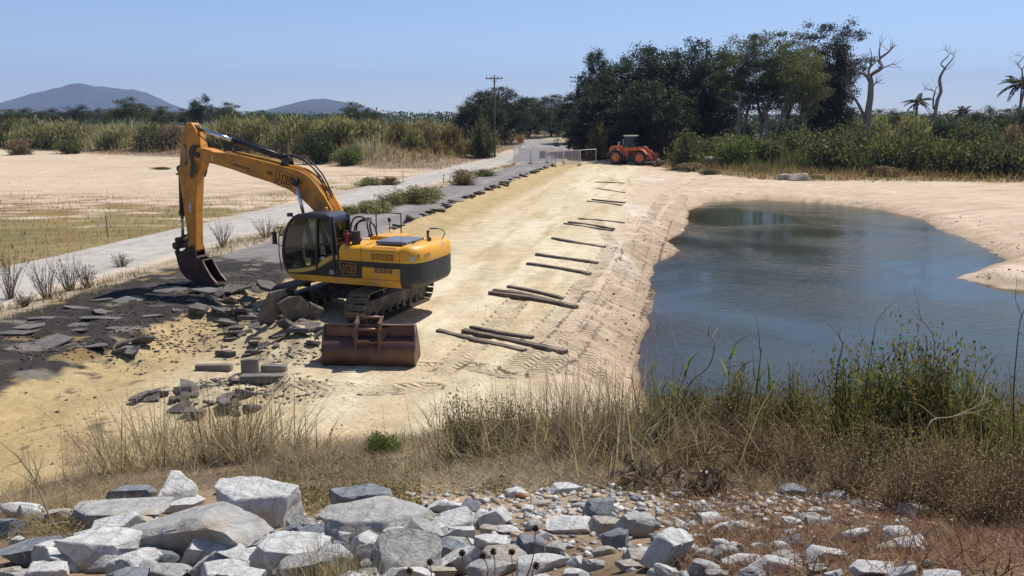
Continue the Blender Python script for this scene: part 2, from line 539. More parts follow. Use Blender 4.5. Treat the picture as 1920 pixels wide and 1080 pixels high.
    soil = sstep(.4, 1.8, e + 1.6 * n1)
    put((.30, .215, .135), soil)
    put((.155, .105, .062), soil * sstep(-.05, .15, n1 + .5 * n2) * .8)
    put((.46, .36, .255), soil * np.exp(-(((x - .2) / 1.5) ** 2 + ((y - 8.0) / 1.6) ** 2)) * .95)
    put((.14, .078, .042), soil * sstep(1.2, 2.6, x) * sstep(-.3, .1, n1) * .75)
    mo = np.exp(-(((x + .9) / 1.2) ** 2 + ((y - 11.3) / 1.0) ** 2))
    put((.33, .25, .145), mo * .7)
    C *= (.93 * (1 + .32 * n2 + .14 * n1))[..., None]
    return np.clip(C, .01, .9)
GC = zones(GX, GY, GZ)

# wheel marks: paths pressed into the sand (distance along the path drives the tread pattern)
TRK = []
def track(pts, half):
    TRK.append(([at(px, py, -.05) for px, py in pts], half))
track([(1085, 690), (1120, 640), (1150, 585), (1180, 520), (1200, 455), (1222, 400), (1246, 362)], .36)
track([(1120, 700), (1150, 640), (1172, 585), (1200, 530), (1222, 470), (1248, 405), (1282, 362)], .36)
track([(960, 690), (1040, 640), (1085, 585), (1110, 548)], .34)
track([(1010, 700), (1080, 650), (1120, 600), (1150, 556)], .34)
track([(560, 760), (640, 740), (720, 735), (800, 730)], .34)
track([(830, 700), (900, 640), (940, 600), (975, 560)], .34)
track([(1060, 690), (1095, 630), (1130, 575), (1160, 515), (1185, 450)], .32)
track([(1000, 640), (1050, 590), (1085, 545), (1120, 500), (1150, 455)], .30)
track([(1190, 560), (1215, 500), (1245, 445), (1270, 400)], .30)
track([(700, 700), (790, 690), (880, 690), (960, 700)], .32)
track([(1165, 480), (1150, 460), (1130, 435), (1120, 415)], .30)
TU = np.zeros(GX.shape); TM = np.zeros(GX.shape); TW = np.zeros(GX.shape)
for pts, half in TRK:
    acc = 0
    for a, b in zip(pts[:-1], pts[1:]):
        ex, ey = b.x - a.x, b.y - a.y; L = math.hypot(ex, ey)
        t = np.clip(((GX - a.x) * ex + (GY - a.y) * ey) / (L * L), 0, 1)
        dx, dy = GX - a.x - t * ex, GY - a.y - t * ey
        d = np.sqrt(dx * dx + dy * dy)
        side = (ex * (GY - a.y) - ey * (GX - a.x)) / L
        m = 1 - sstep(half * .75, half * 1.15, d)
        upd = m > TM
        TU = np.where(upd, acc + t * L, TU); TW = np.where(upd, side, TW); TM = np.where(upd, m, TM)
        acc += L
TM = TM * np.clip(.75 + 1.6 * fbm(GX / 1.5, GY / 1.5, 95, 3), 0, 1)
GC = GC * (1 - TM[..., None] * .36) + np.array((.33, .245, .155)) * TM[..., None] * .36
GZ = GZ - TM * .03 + .02 * np.exp(-((np.abs(TW) - .36) / .1) ** 2) * (TM > .02)

_height_exact = height
def height(x, y):
    """height of the built sheet"""
    x = np.asarray(x, float); y = np.asarray(y, float)
    i = np.clip(np.searchsorted(gx, x) - 1, 0, len(gx) - 2); j = np.clip(np.searchsorted(gy, y) - 1, 0, len(gy) - 2)
    fx = np.clip((x - gx[i]) / (gx[i + 1] - gx[i]), 0, 1); fy = np.clip((y - gy[j]) / (gy[j + 1] - gy[j]), 0, 1)
    return (GZ[j, i] * (1 - fx) + GZ[j, i + 1] * fx) * (1 - fy) + (GZ[j + 1, i] * (1 - fx) + GZ[j + 1, i + 1] * fx) * fy
nyv, nxv = GX.shape
idx = np.arange(nyv * nxv).reshape(nyv, nxv)
quads = np.stack([idx[:-1, :-1], idx[:-1, 1:], idx[1:, 1:], idx[1:, :-1]], -1).reshape(-1, 4)
land_me = np_mesh('ground', np.stack([GX, GY, GZ], -1).reshape(-1, 3), quads, GC.reshape(-1, 3), smooth=True)
for nm, arr in (('trk_u', TU), ('trk_m', TM), ('trk_w', TW)):
    a = land_me.attributes.new(nm, 'FLOAT', 'POINT'); a.data.foreach_set('value', arr.ravel().astype(np.float32))
def ground_material():
    m, nt, b = new_mat('ground_soil')
    at_ = N(nt, 'ShaderNodeAttribute'); at_.attribute_name = 'Col'
    tc = N(nt, 'ShaderNodeTexCoord'); vec = tc.outputs['Object']
    n1 = noise(nt, 9, 8, .7, vec); n2 = noise(nt, 1.3, 6, .6, vec)
    c = mixc(nt, 1, at_.outputs['Color'], ramp(nt, n1, [(.25, .68), (.5, 1.0), (.75, 1.22)]), 'MULTIPLY')
    c = mixc(nt, 1, c, ramp(nt, n2, [(.3, .86), (.7, 1.1)]), 'MULTIPLY')
    # scattered pebbles and clods
    vo = N(nt, 'ShaderNodeTexVoronoi'); vo.inputs['Scale'].default_value = 7.0
    nt.links.new(vec, vo.inputs['Vector'])
    peb = ramp(nt, vo.outputs['Distance'], [(.10, 1), (.17, 0)])
    keep = ramp(nt, noise(nt, 2.3, 3, .5, vec), [(.52, 0), (.6, 1)])
    mm = N(nt, 'ShaderNodeMath', operation='MULTIPLY'); nt.links.new(peb, mm.inputs[0]); nt.links.new(keep, mm.inputs[1])
    c = mixc(nt, mm.outputs[0], c, mixc(nt, .75, c, (.16, .12, .085)))
    # tread marks
    u = N(nt, 'ShaderNodeAttribute'); u.attribute_name = 'trk_u'
    w = N(nt, 'ShaderNodeAttribute'); w.attribute_name = 'trk_w'
    k = N(nt, 'ShaderNodeAttribute'); k.attribute_name = 'trk_m'
    ab = N(nt, 'ShaderNodeMath', operation='ABSOLUTE'); nt.links.new(w.outputs['Fac'], ab.inputs[0])
    ma = N(nt, 'ShaderNodeMath', operation='MULTIPLY_ADD'); nt.links.new(ab.outputs[0], ma.inputs[0]); ma.inputs[1].default_value = .9
    nt.links.new(u.outputs['Fac'], ma.inputs[2])
    mu = N(nt, 'ShaderNodeMath', operation='MULTIPLY'); nt.links.new(ma.outputs[0], mu.inputs[0]); mu.inputs[1].default_value = 2 * math.pi / .21
    si = N(nt, 'ShaderNodeMath', operation='SINE'); nt.links.new(mu.outputs[0], si.inputs[0])
    brk = ramp(nt, noise(nt, 1.7, 3, .5, vec), [(.38, .0), (.56, 1)])
    t1 = N(nt, 'ShaderNodeMath', operation='MULTIPLY'); nt.links.new(si.outputs[0], t1.inputs[0]); nt.links.new(k.outputs['Fac'], t1.inputs[1])
    t2 = N(nt, 'ShaderNodeMath', operation='MULTIPLY'); nt.links.new(t1.outputs[0], t2.inputs[0]); nt.links.new(brk, t2.inputs[1])
    nt.links.new(c, b.inputs['Base Color'])
    b.inputs['Roughness'].default_value = .95
    b.inputs['Specular IOR Level'].default_value = .15
    p = bump(nt, b, n1, .8, .045)
    p = bump(nt, b, noise(nt, 55, 4, .6, vec), .5, .008, p)
    p = bump(nt, b, mm.outputs[0], .7, .03, p)
    bump(nt, b, t2.outputs[0], .9, .042, p)
    return m
land_me.materials.append(ground_material())
tag(link_mesh('ground', land_me), kind='structure', label='sandy river bed with yellow fill, tracks and a rocky embankment')

# ------------------------------------------------------------------ water
def build_water():
    m = bpy.data.materials.new('pool_water'); m.use_nodes = True; nt = m.node_tree; nt.nodes.clear()
    out = N(nt, 'ShaderNodeOutputMaterial')
    tc = N(nt, 'ShaderNodeTexCoord')
    mp = N(nt, 'ShaderNodeMapping'); mp.inputs['Scale'].default_value = (1.0, 2.2, 1); mp.inputs['Rotation'].default_value = (0, 0, R(-25))
    nt.links.new(tc.outputs['Object'], mp.inputs[0]); v = mp.outputs[0]
    calm = ramp(nt, noise(nt, .11, 3, .5, tc.outputs['Object'], .6), [(.40, .15), (.62, 1)])
    h1 = noise(nt, 2.3, 3, .55, v, .4); h2 = noise(nt, 8, 3, .5, v, .3)
    mm = N(nt, 'ShaderNodeMath', operation='MULTIPLY'); nt.links.new(h1, mm.inputs[0]); nt.links.new(calm, mm.inputs[1])
    m2 = N(nt, 'ShaderNodeMath', operation='MULTIPLY'); nt.links.new(h2, m2.inputs[0]); nt.links.new(calm, m2.inputs[1])
    b1 = N(nt, 'ShaderNodeBump'); b1.inputs['Strength'].default_value = .55; b1.inputs['Distance'].default_value = .055; nt.links.new(mm.outputs[0], b1.inputs['Height'])
    b2 = N(nt, 'ShaderNodeBump'); b2.inputs['Strength'].default_value = .45; b2.inputs['Distance'].default_value = .014; nt.links.new(m2.outputs[0], b2.inputs['Height']); nt.links.new(b1.outputs[0], b2.inputs['Normal'])
    silt = N(nt, 'ShaderNodeBsdfDiffuse'); nt.links.new(mixc(nt, noise(nt, .2, 4, .6, tc.outputs['Object']), (.036, .044, .038), (.058, .060, .046)), silt.inputs['Color'])
    clear = N(nt, 'ShaderNodeBsdfTransparent'); clear.inputs[0].default_value = (.62, .52, .36, 1)
    dp = N(nt, 'ShaderNodeAttribute'); dp.attribute_name = 'depth'
    body = N(nt, 'ShaderNodeMixShader'); nt.links.new(ramp(nt, dp.outputs['Fac'], [(.0, .25), (.16, .6), (.45, .9), (.8, 1.0)]), body.inputs[0])
    nt.links.new(clear.outputs[0], body.inputs[1]); nt.links.new(silt.outputs[0], body.inputs[2])
    gl = N(nt, 'ShaderNodeBsdfGlossy'); gl.inputs['Roughness'].default_value = .07; gl.inputs['Color'].default_value = (.88, .92, .88, 1); nt.links.new(b2.outputs[0], gl.inputs['Normal'])
    fr = N(nt, 'ShaderNodeFresnel'); fr.inputs['IOR'].default_value = 1.33; nt.links.new(b2.outputs[0], fr.inputs['Normal'])
    mx = N(nt, 'ShaderNodeMixShader'); nt.links.new(fr.outputs[0], mx.inputs[0]); nt.links.new(body.outputs[0], mx.inputs[1]); nt.links.new(gl.outputs[0], mx.inputs[2])
    nt.links.new(mx.outputs[0], out.inputs['Surface'])
    xs = np.linspace(-1, 40, 124); ys = np.linspace(9, 72, 180)
    X, Y = np.meshgrid(xs, ys)
    i = np.arange(X.size).reshape(X.shape)
    q = np.stack([i[:-1, :-1], i[:-1, 1:], i[1:, 1:], i[1:, :-1]], -1).reshape(-1, 4)
    me = np_mesh('water', np.stack([X, Y, np.full(X.shape, WATER_Z)], -1).reshape(-1, 3), q)
    a = me.attributes.new('depth', 'FLOAT', 'POINT'); a.data.foreach_set('value', np.clip(WATER_Z - height(X, Y), 0, 2).ravel().astype(np.float32))
    tag(link_mesh('water', me, m=m), kind='structure', label='still slate blue pool beside the sandy crossing')
build_water()

# ------------------------------------------------------------------ far hills
def build_hill(label, prof, dist, depth, seed):
    P = [aty(px, py, dist) for px, py in prof]
    xs = np.linspace(P[0].x, P[-1].x, 160)
    top = np.interp(xs, [p.x for p in P], [p.z for p in P])
    vs = np.linspace(-1, 1, 40)
    X, Vv = np.meshgrid(xs, vs)
    Y = dist + Vv * depth
    fall = (1 - np.abs(Vv) ** 1.6)
    k = 1 + .9 * fbm(X / 260, Y / 200, seed, 5) * np.abs(Vv) * 2
    Z = (top[None, :] + 9 * fbm(X / 90, Y / 90, seed + 4, 4)) * fall * k - 4
    i = np.arange(X.size).reshape(X.shape)
    q = np.stack([i[:-1, :-1], i[:-1, 1:], i[1:, 1:], i[1:, :-1]], -1).reshape(-1, 4)
    me = np_mesh('hill', np.stack([X, Y, Z], -1).reshape(-1, 3), q, smooth=True)
    m = M('hill_forest', (.045, .055, .032), .9, var=.35, scale=.012, spec=.1)
    tag(link_mesh('hill', me, m=m), label, kind='structure')
build_hill('broad blue hill on the left of the horizon', [(-60, 216), (5, 201), (50, 186), (100, 172), (130, 165), (160, 161), (190, 159.5), (222, 164), (257, 171), (290, 187), (325, 202), (380, 222)], 5000, 700, 61)
build_hill('smaller blue hill with a pointed top further right', [(470, 222), (502, 210), (542, 197), (572, 189), (590, 185), (612, 184), (628, 188), (645, 190), (672, 196), (700, 205), (730, 218), (775, 226)], 4400, 640, 62)

# ------------------------------------------------------------------ haze in the air
def build_haze():
    mb = MB(); mb.box((0, 3500, 190), (15000, 8400, 390))
    m = bpy.data.materials.new('haze_air'); m.use_nodes = True
    nt = m.node_tree; nt.nodes.clear()
    o = nt.nodes.new('ShaderNodeOutputMaterial'); v = nt.nodes.new('ShaderNodeVolumePrincipled')
    v.inputs["Color"].default_value = (.50,.61,1,1)
    v.inputs['Density'].default_value = .00015
    v.inputs['Anisotropy'].default_value = .0
    nt.links.new(v.outputs[0], o.inputs['Volume'])
    ob = mb.build('haze', m)
    tag(ob, 'thin pale haze in the air over the river flat', kind='stuff')
build_haze()
# ================================================================== MACHINES
PAINT = lambda: M('yellow_paint', (.80, .375, .012), .46, var=.12, scale=1.2, dirt=(.42, .28, .13), dirt_amt=.4, dirt_scale=2.4, coat=.1)
PAINT2 = lambda: M('weathered_boom_paint', (.58, .23, .013), .48, var=.22, scale=1.1, dirt=(.17, .09, .04), dirt_amt=.36, dirt_scale=2.8)
BLACK = lambda: M('black_paint', (.018, .019, .021), .42, var=.3, scale=2, dirt=(.10, .085, .06), dirt_amt=.2)
CHAR = lambda: M('charcoal_counterweight_paint', (.030, .031, .031), .5, var=.25, scale=1.5, dirt=(.10, .085, .06), dirt_amt=.18)
STEELD = lambda: M('dark_greasy_steel', (.035, .030, .027), .55, .3, var=.4, scale=4, dirt=(.19, .14, .085), dirt_amt=.35, bumpd=.004)
CHROME = lambda: M('chrome_rod', (.62, .66, .74), .16, 1.0, var=.08)
RUBBER = lambda: M('rubber', (.02, .02, .02), .6, var=.3, scale=5, dirt=(.16, .12, .075), dirt_amt=.3)
RUST = lambda: M('rusty_bucket_steel', (.105, .056, .045), .55, .35, var=.35, scale=2.0, dirt=(.17, .105, .06), dirt_amt=.4, dirt_scale=1.6, bumpd=.006, bscale=25)
WORN = lambda: M('worn_bright_steel', (.33, .29, .25), .38, .8, var=.3, scale=6, dirt=(.12, .09, .06), dirt_amt=.4)
def glass_mat(name='tinted_glass', tint=(.30, .36, .32), mixf=.22):
    if name in MATS: return MATS[name]
    m = bpy.data.materials.new(name); m.use_nodes = True; nt = m.node_tree; nt.nodes.clear()
    o = nt.nodes.new('ShaderNodeOutputMaterial'); t = nt.nodes.new('ShaderNodeBsdfTransparent'); g = nt.nodes.new('ShaderNodeBsdfGlossy')
    t.inputs[0].default_value = (*tint, 1); g.inputs['Roughness'].default_value = .04
    fr = nt.nodes.new('ShaderNodeFresnel'); fr.inputs[0].default_value = 1.5
    mx = nt.nodes.new('ShaderNodeMixShader')
    nt.links.new(fr.outputs[0], mx.inputs[0]); nt.links.new(t.outputs[0], mx.inputs[1]); nt.links.new(g.outputs[0], mx.inputs[2])
    nt.links.new(mx.outputs[0], o.inputs[0])
    MATS[name] = m; return m
def arc(c, r, a0, a1, n):
    return [(c[0] + r * math.cos(R(a0 + (a1 - a0) * i / n)), c[1] + r * math.sin(R(a0 + (a1 - a0) * i / n))) for i in range(n + 1)]
def smooth_path(pts, n=6):
    pts = [Vector(p) for p in pts]; out = []
    for i in range(len(pts) - 1):
        p0, p1, p2, p3 = pts[max(i - 1, 0)], pts[i], pts[i + 1], pts[min(i + 2, len(pts) - 1)]
        for k in range(n):
            t = k / n
            out.append(.5 * ((2 * p1) + (p2 - p0) * t + (2 * p0 - 5 * p1 + 4 * p2 - p3) * t * t + (3 * p1 - p0 - 3 * p2 + p3) * t ** 3))
    return out + [pts[-1]]
def sp2(pts, n=4):
    return [(v.x, v.y) for v in smooth_path([(p[0], p[1], 0) for p in pts], n)]

def block_letters(name, txt, h, m, parent, c, right, up, wf=.62, t=.2, gap=.16):
    """heavy slab letters made of bars"""
    G = {'J': [((.62, 1), (.62, .2)), ((.72, .1), (.1, .1)), ((.1, .34), (.1, .0))], 'C': [((.9, .9), (.1, .9)), ((.1, 1), (.1, 0)), ((.0, .1), (.9, .1)), ((.9, 1), (.9, .7)), ((.9, .3), (.9, 0))],
         'B': [((.1, 0), (.1, 1)), ((0, .9), (.85, .9)), ((0, .5), (.9, .5)), ((0, .1), (.85, .1)), ((.88, .95), (.88, .55)), ((.92, .46), (.92, .05))]}
    r_, u_ = Vector(right).normalized(), Vector(up); n_ = r_.cross(u_.normalized()); w = h * wf
    tot = len(txt) * w + (len(txt) - 1) * gap * h; x0 = -tot / 2
    mb = MB()
    for chh in txt:
        for j, (a, b) in enumerate(G[chh]):
            a_ = Vector(c) + r_ * (x0 + a[0] * w) + u_ * ((a[1] - .5) * h) + n_ * (.0004 * j); b_ = Vector(c) + r_ * (x0 + b[0] * w) + u_ * ((b[1] - .5) * h) + n_ * (.0004 * j)
            mb.bar(a_, b_, .006, h * t, up=tuple(n_))
        x0 += w + gap * h
    return mb.build(name, m, parent)
EXC = Vector((-4.68, 24.98, 0.0)); EXH = R(160.16)
def build_excavator():
    root = empty('excavator', EXC, EXH, 'yellow tracked excavator with its bucket down on the torn black road', 'excavator')
    y, y2, k, ch = PAINT(), PAINT2(), BLACK(), CHAR()
    sd, cr, rb = STEELD(), CHROME(), RUBBER()
    # ---- undercarriage (stands at its own angle under the slewed body)
    ua = R(70) - EXH                                   # direction of the tracks seen from the body
    U = Matrix.Rotation(ua, 4, 'Z')
    L, rad, zc = 3.45, .44, .47
    shoe = MB()
    shoe.box((0, 0, 0), (.162, .62, .022))
    for sx in (-.055, 0.0, .055): shoe.box((sx, 0, .022), (.014, .62, .024))
    shoe.box((0, 0, -.04), (.11, .2, .06))
    shoe_me = shoe.mesh('track_shoe'); shoe_me.materials.append(M('track_shoe_steel', (.16, .135, .11), .42, .75, var=.35, scale=8, dirt=(.22, .17, .10), dirt_amt=.45))
    for sy in (-1, 1):
        f = MB()
        f.box((0, sy * 1.24, .47), (3.0, .34, .36)); f.box((0, sy * 1.24, .30), (2.5, .26, .2))
        for i in range(7): f.cyl((-1.3 + i * .43, sy * 1.24 - .16, .17), (-1.3 + i * .43, sy * 1.24 + .16, .17), .105, 14)
        for i in (-.7, .7): f.cyl((i, sy * 1.24 - .12, .78), (i, sy * 1.24 + .12, .78), .07, 12)
        fr = f.build('track_frame', sd, root, bevel=.01); fr.matrix_local = U
        s_ = MB(); s_.lathe((L / 2, sy * 1.24 - .15, zc), (0, 1, 0), [(0, .2), (0, .36), (.05, .40), (.25, .40), (.3, .36), (.3, .2)], 20)
        s_.build('idler', sd, fr)
        s_ = MB()
        n = 22; pr = []
        for i in range(n * 2):
            a = math.pi * i / n; r_ = .42 if i % 2 else .35
            pr.append((-L / 2 + r_ * math.cos(a), zc + r_ * math.sin(a)))
        s_.prism(pr, sy * 1.24 - .05, sy * 1.24 + .05)
        s_.lathe((-L / 2, sy * 1.24 + sy * .05, zc), (0, sy, 0), [(0, .26), (.14, .24), (.17, .16)], 18)
        s_.build('sprocket', sd, fr)
        per = 2 * L + 2 * math.pi * rad; ns = 49
        for i in range(ns):
            d = per * i / ns
            if d < L: x, z, a = -L / 2 + d, zc + rad, 0.
            elif d < L + math.pi * rad:
                t = (d - L) / rad; x, z, a = L / 2 + rad * math.sin(t), zc + rad * math.cos(t), t
            elif d < 2 * L + math.pi * rad: x, z, a = L / 2 - (d - L - math.pi * rad), zc - rad, math.pi
            else:
                t = (d - 2 * L - math.pi * rad) / rad; x, z, a = -L / 2 - rad * math.sin(t), zc - rad * math.cos(t), math.pi + t
            if .0 < d < L: z -= .03 * math.sin(math.pi * d / L) ** 2
            so = link_mesh('track_shoe', shoe_me, fr); so.location = (x, sy * 1.24, z); so.rotation_euler = (0, a, 0)
    c = MB(); c.box((0, 0, .62), (1.5, 1.5, .34), taper=.8); c.bar((-.9, -1.05, .5), (.4, 0, .66), .5, .28); c.bar((-.9, 1.05, .5), (.4, 0, .66), .5, .28)
    c.bar((.9, -1.05, .5), (-.4, 0, .66), .5, .28); c.bar((.9, 1.05, .5), (-.4, 0, .66), .5, .28)
    c.build('carbody', sd, root, bevel=.02).matrix_local = U
    MB().lathe((0, 0, .76), (0, 0, 1), [(0, .68), (.12, .72), (.26, .72), (.26, .5)], 32).build('slew_ring', sd, root)
    # ---- platform
    p = MB(); p.prism([(1.28, 1.03), (-2.18, 1.0), (-2.18, 1.2), (1.5, 1.2)], -1.28, 1.285)
    p.build('platform_skirt', y, root, bevel=.012)
    p = MB(); p.box((-.3, 0, 1.32), (2.6, 1.6, .26)); p.build('deck', k, root)
    # left side under and behind the cab
    p = MB(); p.prism([(.85, 1.203), (-.98, 1.203), (-.98, 1.70), (-.2, 1.70), (.0, 1.66), (.3, 1.5), (.55, 1.36)], 1.0, 1.272)
    p.build('side_panel', k, root, bevel=.008)['label'] = 'black lower side panel below the cab'
    p = MB(); p.box((-1.58, 1.14, 1.37), (1.20, .28, .33)); p.build('engine_door', y, root, bevel=.012)
    p = MB(); p.box((-1.1, 1.14, 1.62), (2.16, .266, .15)); p.build('side_band', k, root)
    # upper body with rounded shoulder
    prof = [(1.30, 1.70), (1.30, 1.93)] + arc((1.12, 1.93), .18, 0, 90, 6) + [(.6, 2.12), (-.6, 2.12)] + arc((-1.12, 1.93), .18, 90, 180, 6) + [(-1.30, 1.70)]
    p = MB(); n = len(prof)
    xs = [-.22, -.26, -.26 - .02, -2.17]; ins = [.10, .03, 0, 0]
    vs = []
    for x, i_ in zip(xs, ins):
        for yy, zz in prof:
            vs.append((x, yy * (1 - i_ / 1.3), 1.70 + (zz - 1.70) * (1 - i_ / .42)))
    fs = [tuple(range(n)), tuple(range(4 * n - 1, 3 * n - 1, -1))]
    for q in range(3):
        for i in range(n - 1): fs.append((q * n + i, q * n + i + 1, (q + 1) * n + i + 1, (q + 1) * n + i))
        fs.append((q * n + n - 1, q * n, (q + 1) * n, (q + 1) * n + n - 1))
    p.add(vs, fs); body = p.build('engine_cover', y, root, smooth_angle=35)
    p = MB(); p.box((-.98, 1.298, 1.90), (.008, .012, .40)); p.box((-1.0, 0, 2.122), (.01, 2.2, .008)); p.build('panel_gap', k, body)
    # right-hand tanks beside the boom
    p = MB(); p.box((.35, -.95, 1.55), (1.4, .62, .7)); p.box((-.6, -.9, 1.5), (.8, .7, .5)); p.build('fuel_tank', y, root, bevel=.04, seg=3)
    # grilles
    def grille(x0, x1, z0, z1, cols, rows):
        g = MB(); g.box(((x0 + x1) / 2, 1.298, (z0 + z1) / 2), (x1 - x0, .012, z1 - z0)); go = g.build('grille', k, root)
        w = (x1 - x0) / cols; h = (z1 - z0) / rows
        s1 = MB()
        for i in range(1, cols): s1.box((x0 + i * w, 1.306, (z0 + z1) / 2), (.014, .012, z1 - z0))
        for j in range(1, rows): s1.box(((x0 + x1) / 2, 1.307, z0 + j * h), (x1 - x0, .012, .012))
        s1.build('louvre', y, go)
    grille(-1.99, -1.29, 1.76, 1.93, 5, 6)
    g = MB(); g.box((-1.655, 1.283, 1.475), (.56, .012, .15)); go = g.build('grille', k, root)
    s1 = MB()
    for i in range(1, 4): s1.box((-1.935 + i * .14, 1.291, 1.475), (.016, .012, .15))
    for j in range(1, 4): s1.box((-1.655, 1.292, 1.40 + j * .0375), (.56, .012, .01))
    s1.build('louvre', y, go)
    s1 = MB()
    for i in range(15):
        x = -1.98 + i * .05
        s1.bar((x, 1.292, 1.985), (x - .03, 1.19, 2.11), .018, .012)
    s1.build('shoulder_louvre', M('dark_slot', (.10, .05, .01), .6), root)
    # ---- counterweight: lofted round tail
    def plan(off, z):
        pts = [(-2.185, 1.31 - off), (-2.3, 1.30 - off)] + [(-2.28 - (.50 - off) * math.sin(R(a)) ** .8, (1.30 - off) * math.cos(R(a)) ** .62) for a in (12, 24, 36, 48, 60, 70, 80)] + [(-2.28 - (.50 - off), 0)]
        pts = pts + [(x, -yy) for x, yy in pts[-2::-1]]
        return [(x, yy, z) for x, yy in pts]
    def loft(rings):
        mb = MB(); n = len(rings[0]); vs = [v for r_ in rings for v in r_]; fs = []
        for q in range(len(rings) - 1):
            for i in range(n): fs.append((q * n + i, q * n + (i + 1) % n, (q + 1) * n + (i + 1) % n, (q + 1) * n + i))
        fs.append(tuple(range(n - 1, -1, -1))); fs.append(tuple((len(rings) - 1) * n + i for i in range(n)))
        return mb.add(vs, fs)
    cw = loft([plan(.16, .98), plan(.06, 1.03), plan(.01, 1.13), plan(.003, 1.16), plan(0, 1.2), plan(0, 1.70)]).build('counterweight', ch, root, smooth_angle=40)
    cw['label'] = 'charcoal lower half of the round tail'
    up = loft([plan(.004, 1.70), plan(.0, 1.72), plan(.0, 1.90), plan(.02, 2.0), plan(.07, 2.09), plan(.14, 2.145), plan(.22, 2.16)]).build('counterweight_top', y, root, smooth_angle=50)
    def on_tail(a0, a1, z0, z1, nm, m_, par, off=-.006, nn=8):
        mb = MB(); pts = []
        for i in range(nn + 1):
            a = R(a0 + (a1 - a0) * i / nn); pts.append((-2.28 - (.50 - off) * math.sin(a) ** .8, (1.30 - off) * math.cos(a) ** .62))
        vs = [(x, yy, z0) for x, yy in pts] + [(x, yy, z1) for x, yy in pts]
        q = nn + 1
        return mb.add(vs, [(i, i + 1, i + 1 + q, i + q) for i in range(nn)]).build(nm, m_, par)
    ref = M('reflective_tape', (.55, .75, .02), .35, var=.1)
    on_tail(3, 15, 1.725, 1.77, 'reflective_strip', ref, up)
    on_tail(32, 55, 1.725, 1.775, 'reflective_strip', ref, up)
    on_tail(15, 32, 1.75, 1.90, 'warning_sticker', M('sticker_white', (.55, .5, .4), .5, var=.25, scale=14), up)
    on_tail(60, 74, 1.84, 1.94, 'faded_lettering', M('faded_print', (.45, .25, .12), .6, var=.4, scale=18), up)
    on_tail(40, 44, 1.88, 1.95, 'small_lettering', k, up)
    # ---- on the deck behind the cab
    p = MB(); p.box((-1.72, .35, 2.19), (.95, 1.15, .09)); hood = p.build('hood_panel', M('grey_hood_panel', (.16, .17, .20), .35, var=.2, scale=2, dirt=(.3, .25, .18), dirt_amt=.2), root, bevel=.015)
    p = MB(); p.box((-1.0, -.45, 2.17), (.9, .8, .1)); p.build('engine_hatch', y, root, bevel=.02)
    p = MB(); p.lathe((-.62, .92, 2.10), (0, 0, 1), [(0, .12), (.09, .12), (.09, .16), (.17, .16), (.17, .13), (.38, .13), (.38, .04)], 20); p.build('air_cleaner', k, root)
    p = MB(); p.lathe((-.40, 1.02, 2.10), (0, 0, 1), [(0, .075), (.30, .075), (.345, .04), (.38, .04), (.41, .025)], 16); fe = p.build('fire_extinguisher', M('red_paint', (.28, .018, .02), .35), root)
    MB().tube([(-.40, 1.02, 2.49), (-.34, 1.06, 2.50), (-.30, 1.07, 2.44), (-.30, 1.07, 2.25)], .012, 6).build('nozzle_hose', k, fe)
    p = MB(); p.tube(smooth_path([(-.25, -.95, 2.05), (-.25, -.95, 2.72), (-.32, -.95, 2.8), (-1.0, -.95, 2.8), (-1.08, -.95, 2.76), (-1.08, -.95, 2.1)], 4), .018, 8); p.build('handrail', k, root)
    p = MB(); p.tube([(-.72, -.9, 2.1), (-.72, -.9, 2.62)], .012, 6); p.box((-.72, -.9, 2.6), (.09, .02, .12)); p.build('right_mirror', k, root)
    for i, (a, b, hgt) in enumerate(((.18, -.75, 2.76), (.12, -.55, 2.64), (.1, -.62, 2.70))):
        MB().tube(smooth_path([(a, -.12 - .1 * i, 2.2), (a - .1, -.12 - .1 * i, hgt - .12), (-.22 - .1 * i, -.1 - .1 * i, hgt), (b + .12, -.1, hgt - .22), (b, -.1, 2.08)], 6), .026, 8).build('hose', rb, root)
    p = MB(); p.tube(smooth_path([(-2.6, -.55, 2.14), (-2.66, -.62, 2.3), (-2.6, -.62, 2.42), (-2.5, -.5, 2.46)], 4), .014, 6); p.box((-2.42, -.40, 2.475), (.2, .24, .02)); p.build('rear_mirror', k, root)
    p = MB(); p.tube([(-2.2, -.4, 2.14), (-2.26, -.45, 2.4)], .012, 6); p.box((-2.22, -.42, 2.30), (.03, .1, .22)); p.build('aerial', k, root)
    p = MB(); p.box((-2.45, -.05, 2.2), (.06, .09, .12)); p.build('work_lamp', k, root)
    p = MB(); p.tube([(-2.25, .62, 2.155), (-2.25, .62, 2.22), (-2.25, .5, 2.22), (-2.25, .5, 2.155)], .02, 6); p.build('lifting_eye', sd, root)
    # ---- cab
    outline = sp2([(1.46, 1.22), (1.58, 1.5), (1.61, 1.85), (1.56, 2.2), (1.43, 2.55), (1.22, 2.80), (1.0, 2.92)], 4)
    yo, yi = 1.255, .30
    cabm = M('cab_black', (.012, .013, .016), .3, var=.2, dirt=(.09, .08, .06), dirt_amt=.08, coat=.3)
    cab = MB(); cab.prism(outline[:2] + [(1.5, 1.205), (-.2, 1.205), (-.2, 1.36), (1.5, 1.28)][0:1] + [(-.2, 1.205), (-.2, 1.34), (1.45, 1.28)], yi, yo)
    cab = MB(); cab.box((.62, (yo + yi) / 2, 1.245), (1.64, yo - yi, .08)); cabo = cab.build('cab_floor', cabm, root)
    roof = [(1.04, 2.90), (.97, 2.95), (.6, 2.985), (.12, 2.965), (-.02, 2.90), (-.06, 2.80), (.98, 2.86)]
    rf = MB(); rf.prism(roof, yi - .01, yo + .005); rf.build('cab_roof', M('cab_roof_navy', (.035, .04, .055), .32, var=.15, coat=.3), root, bevel=.03, seg=3)
    fr = MB()
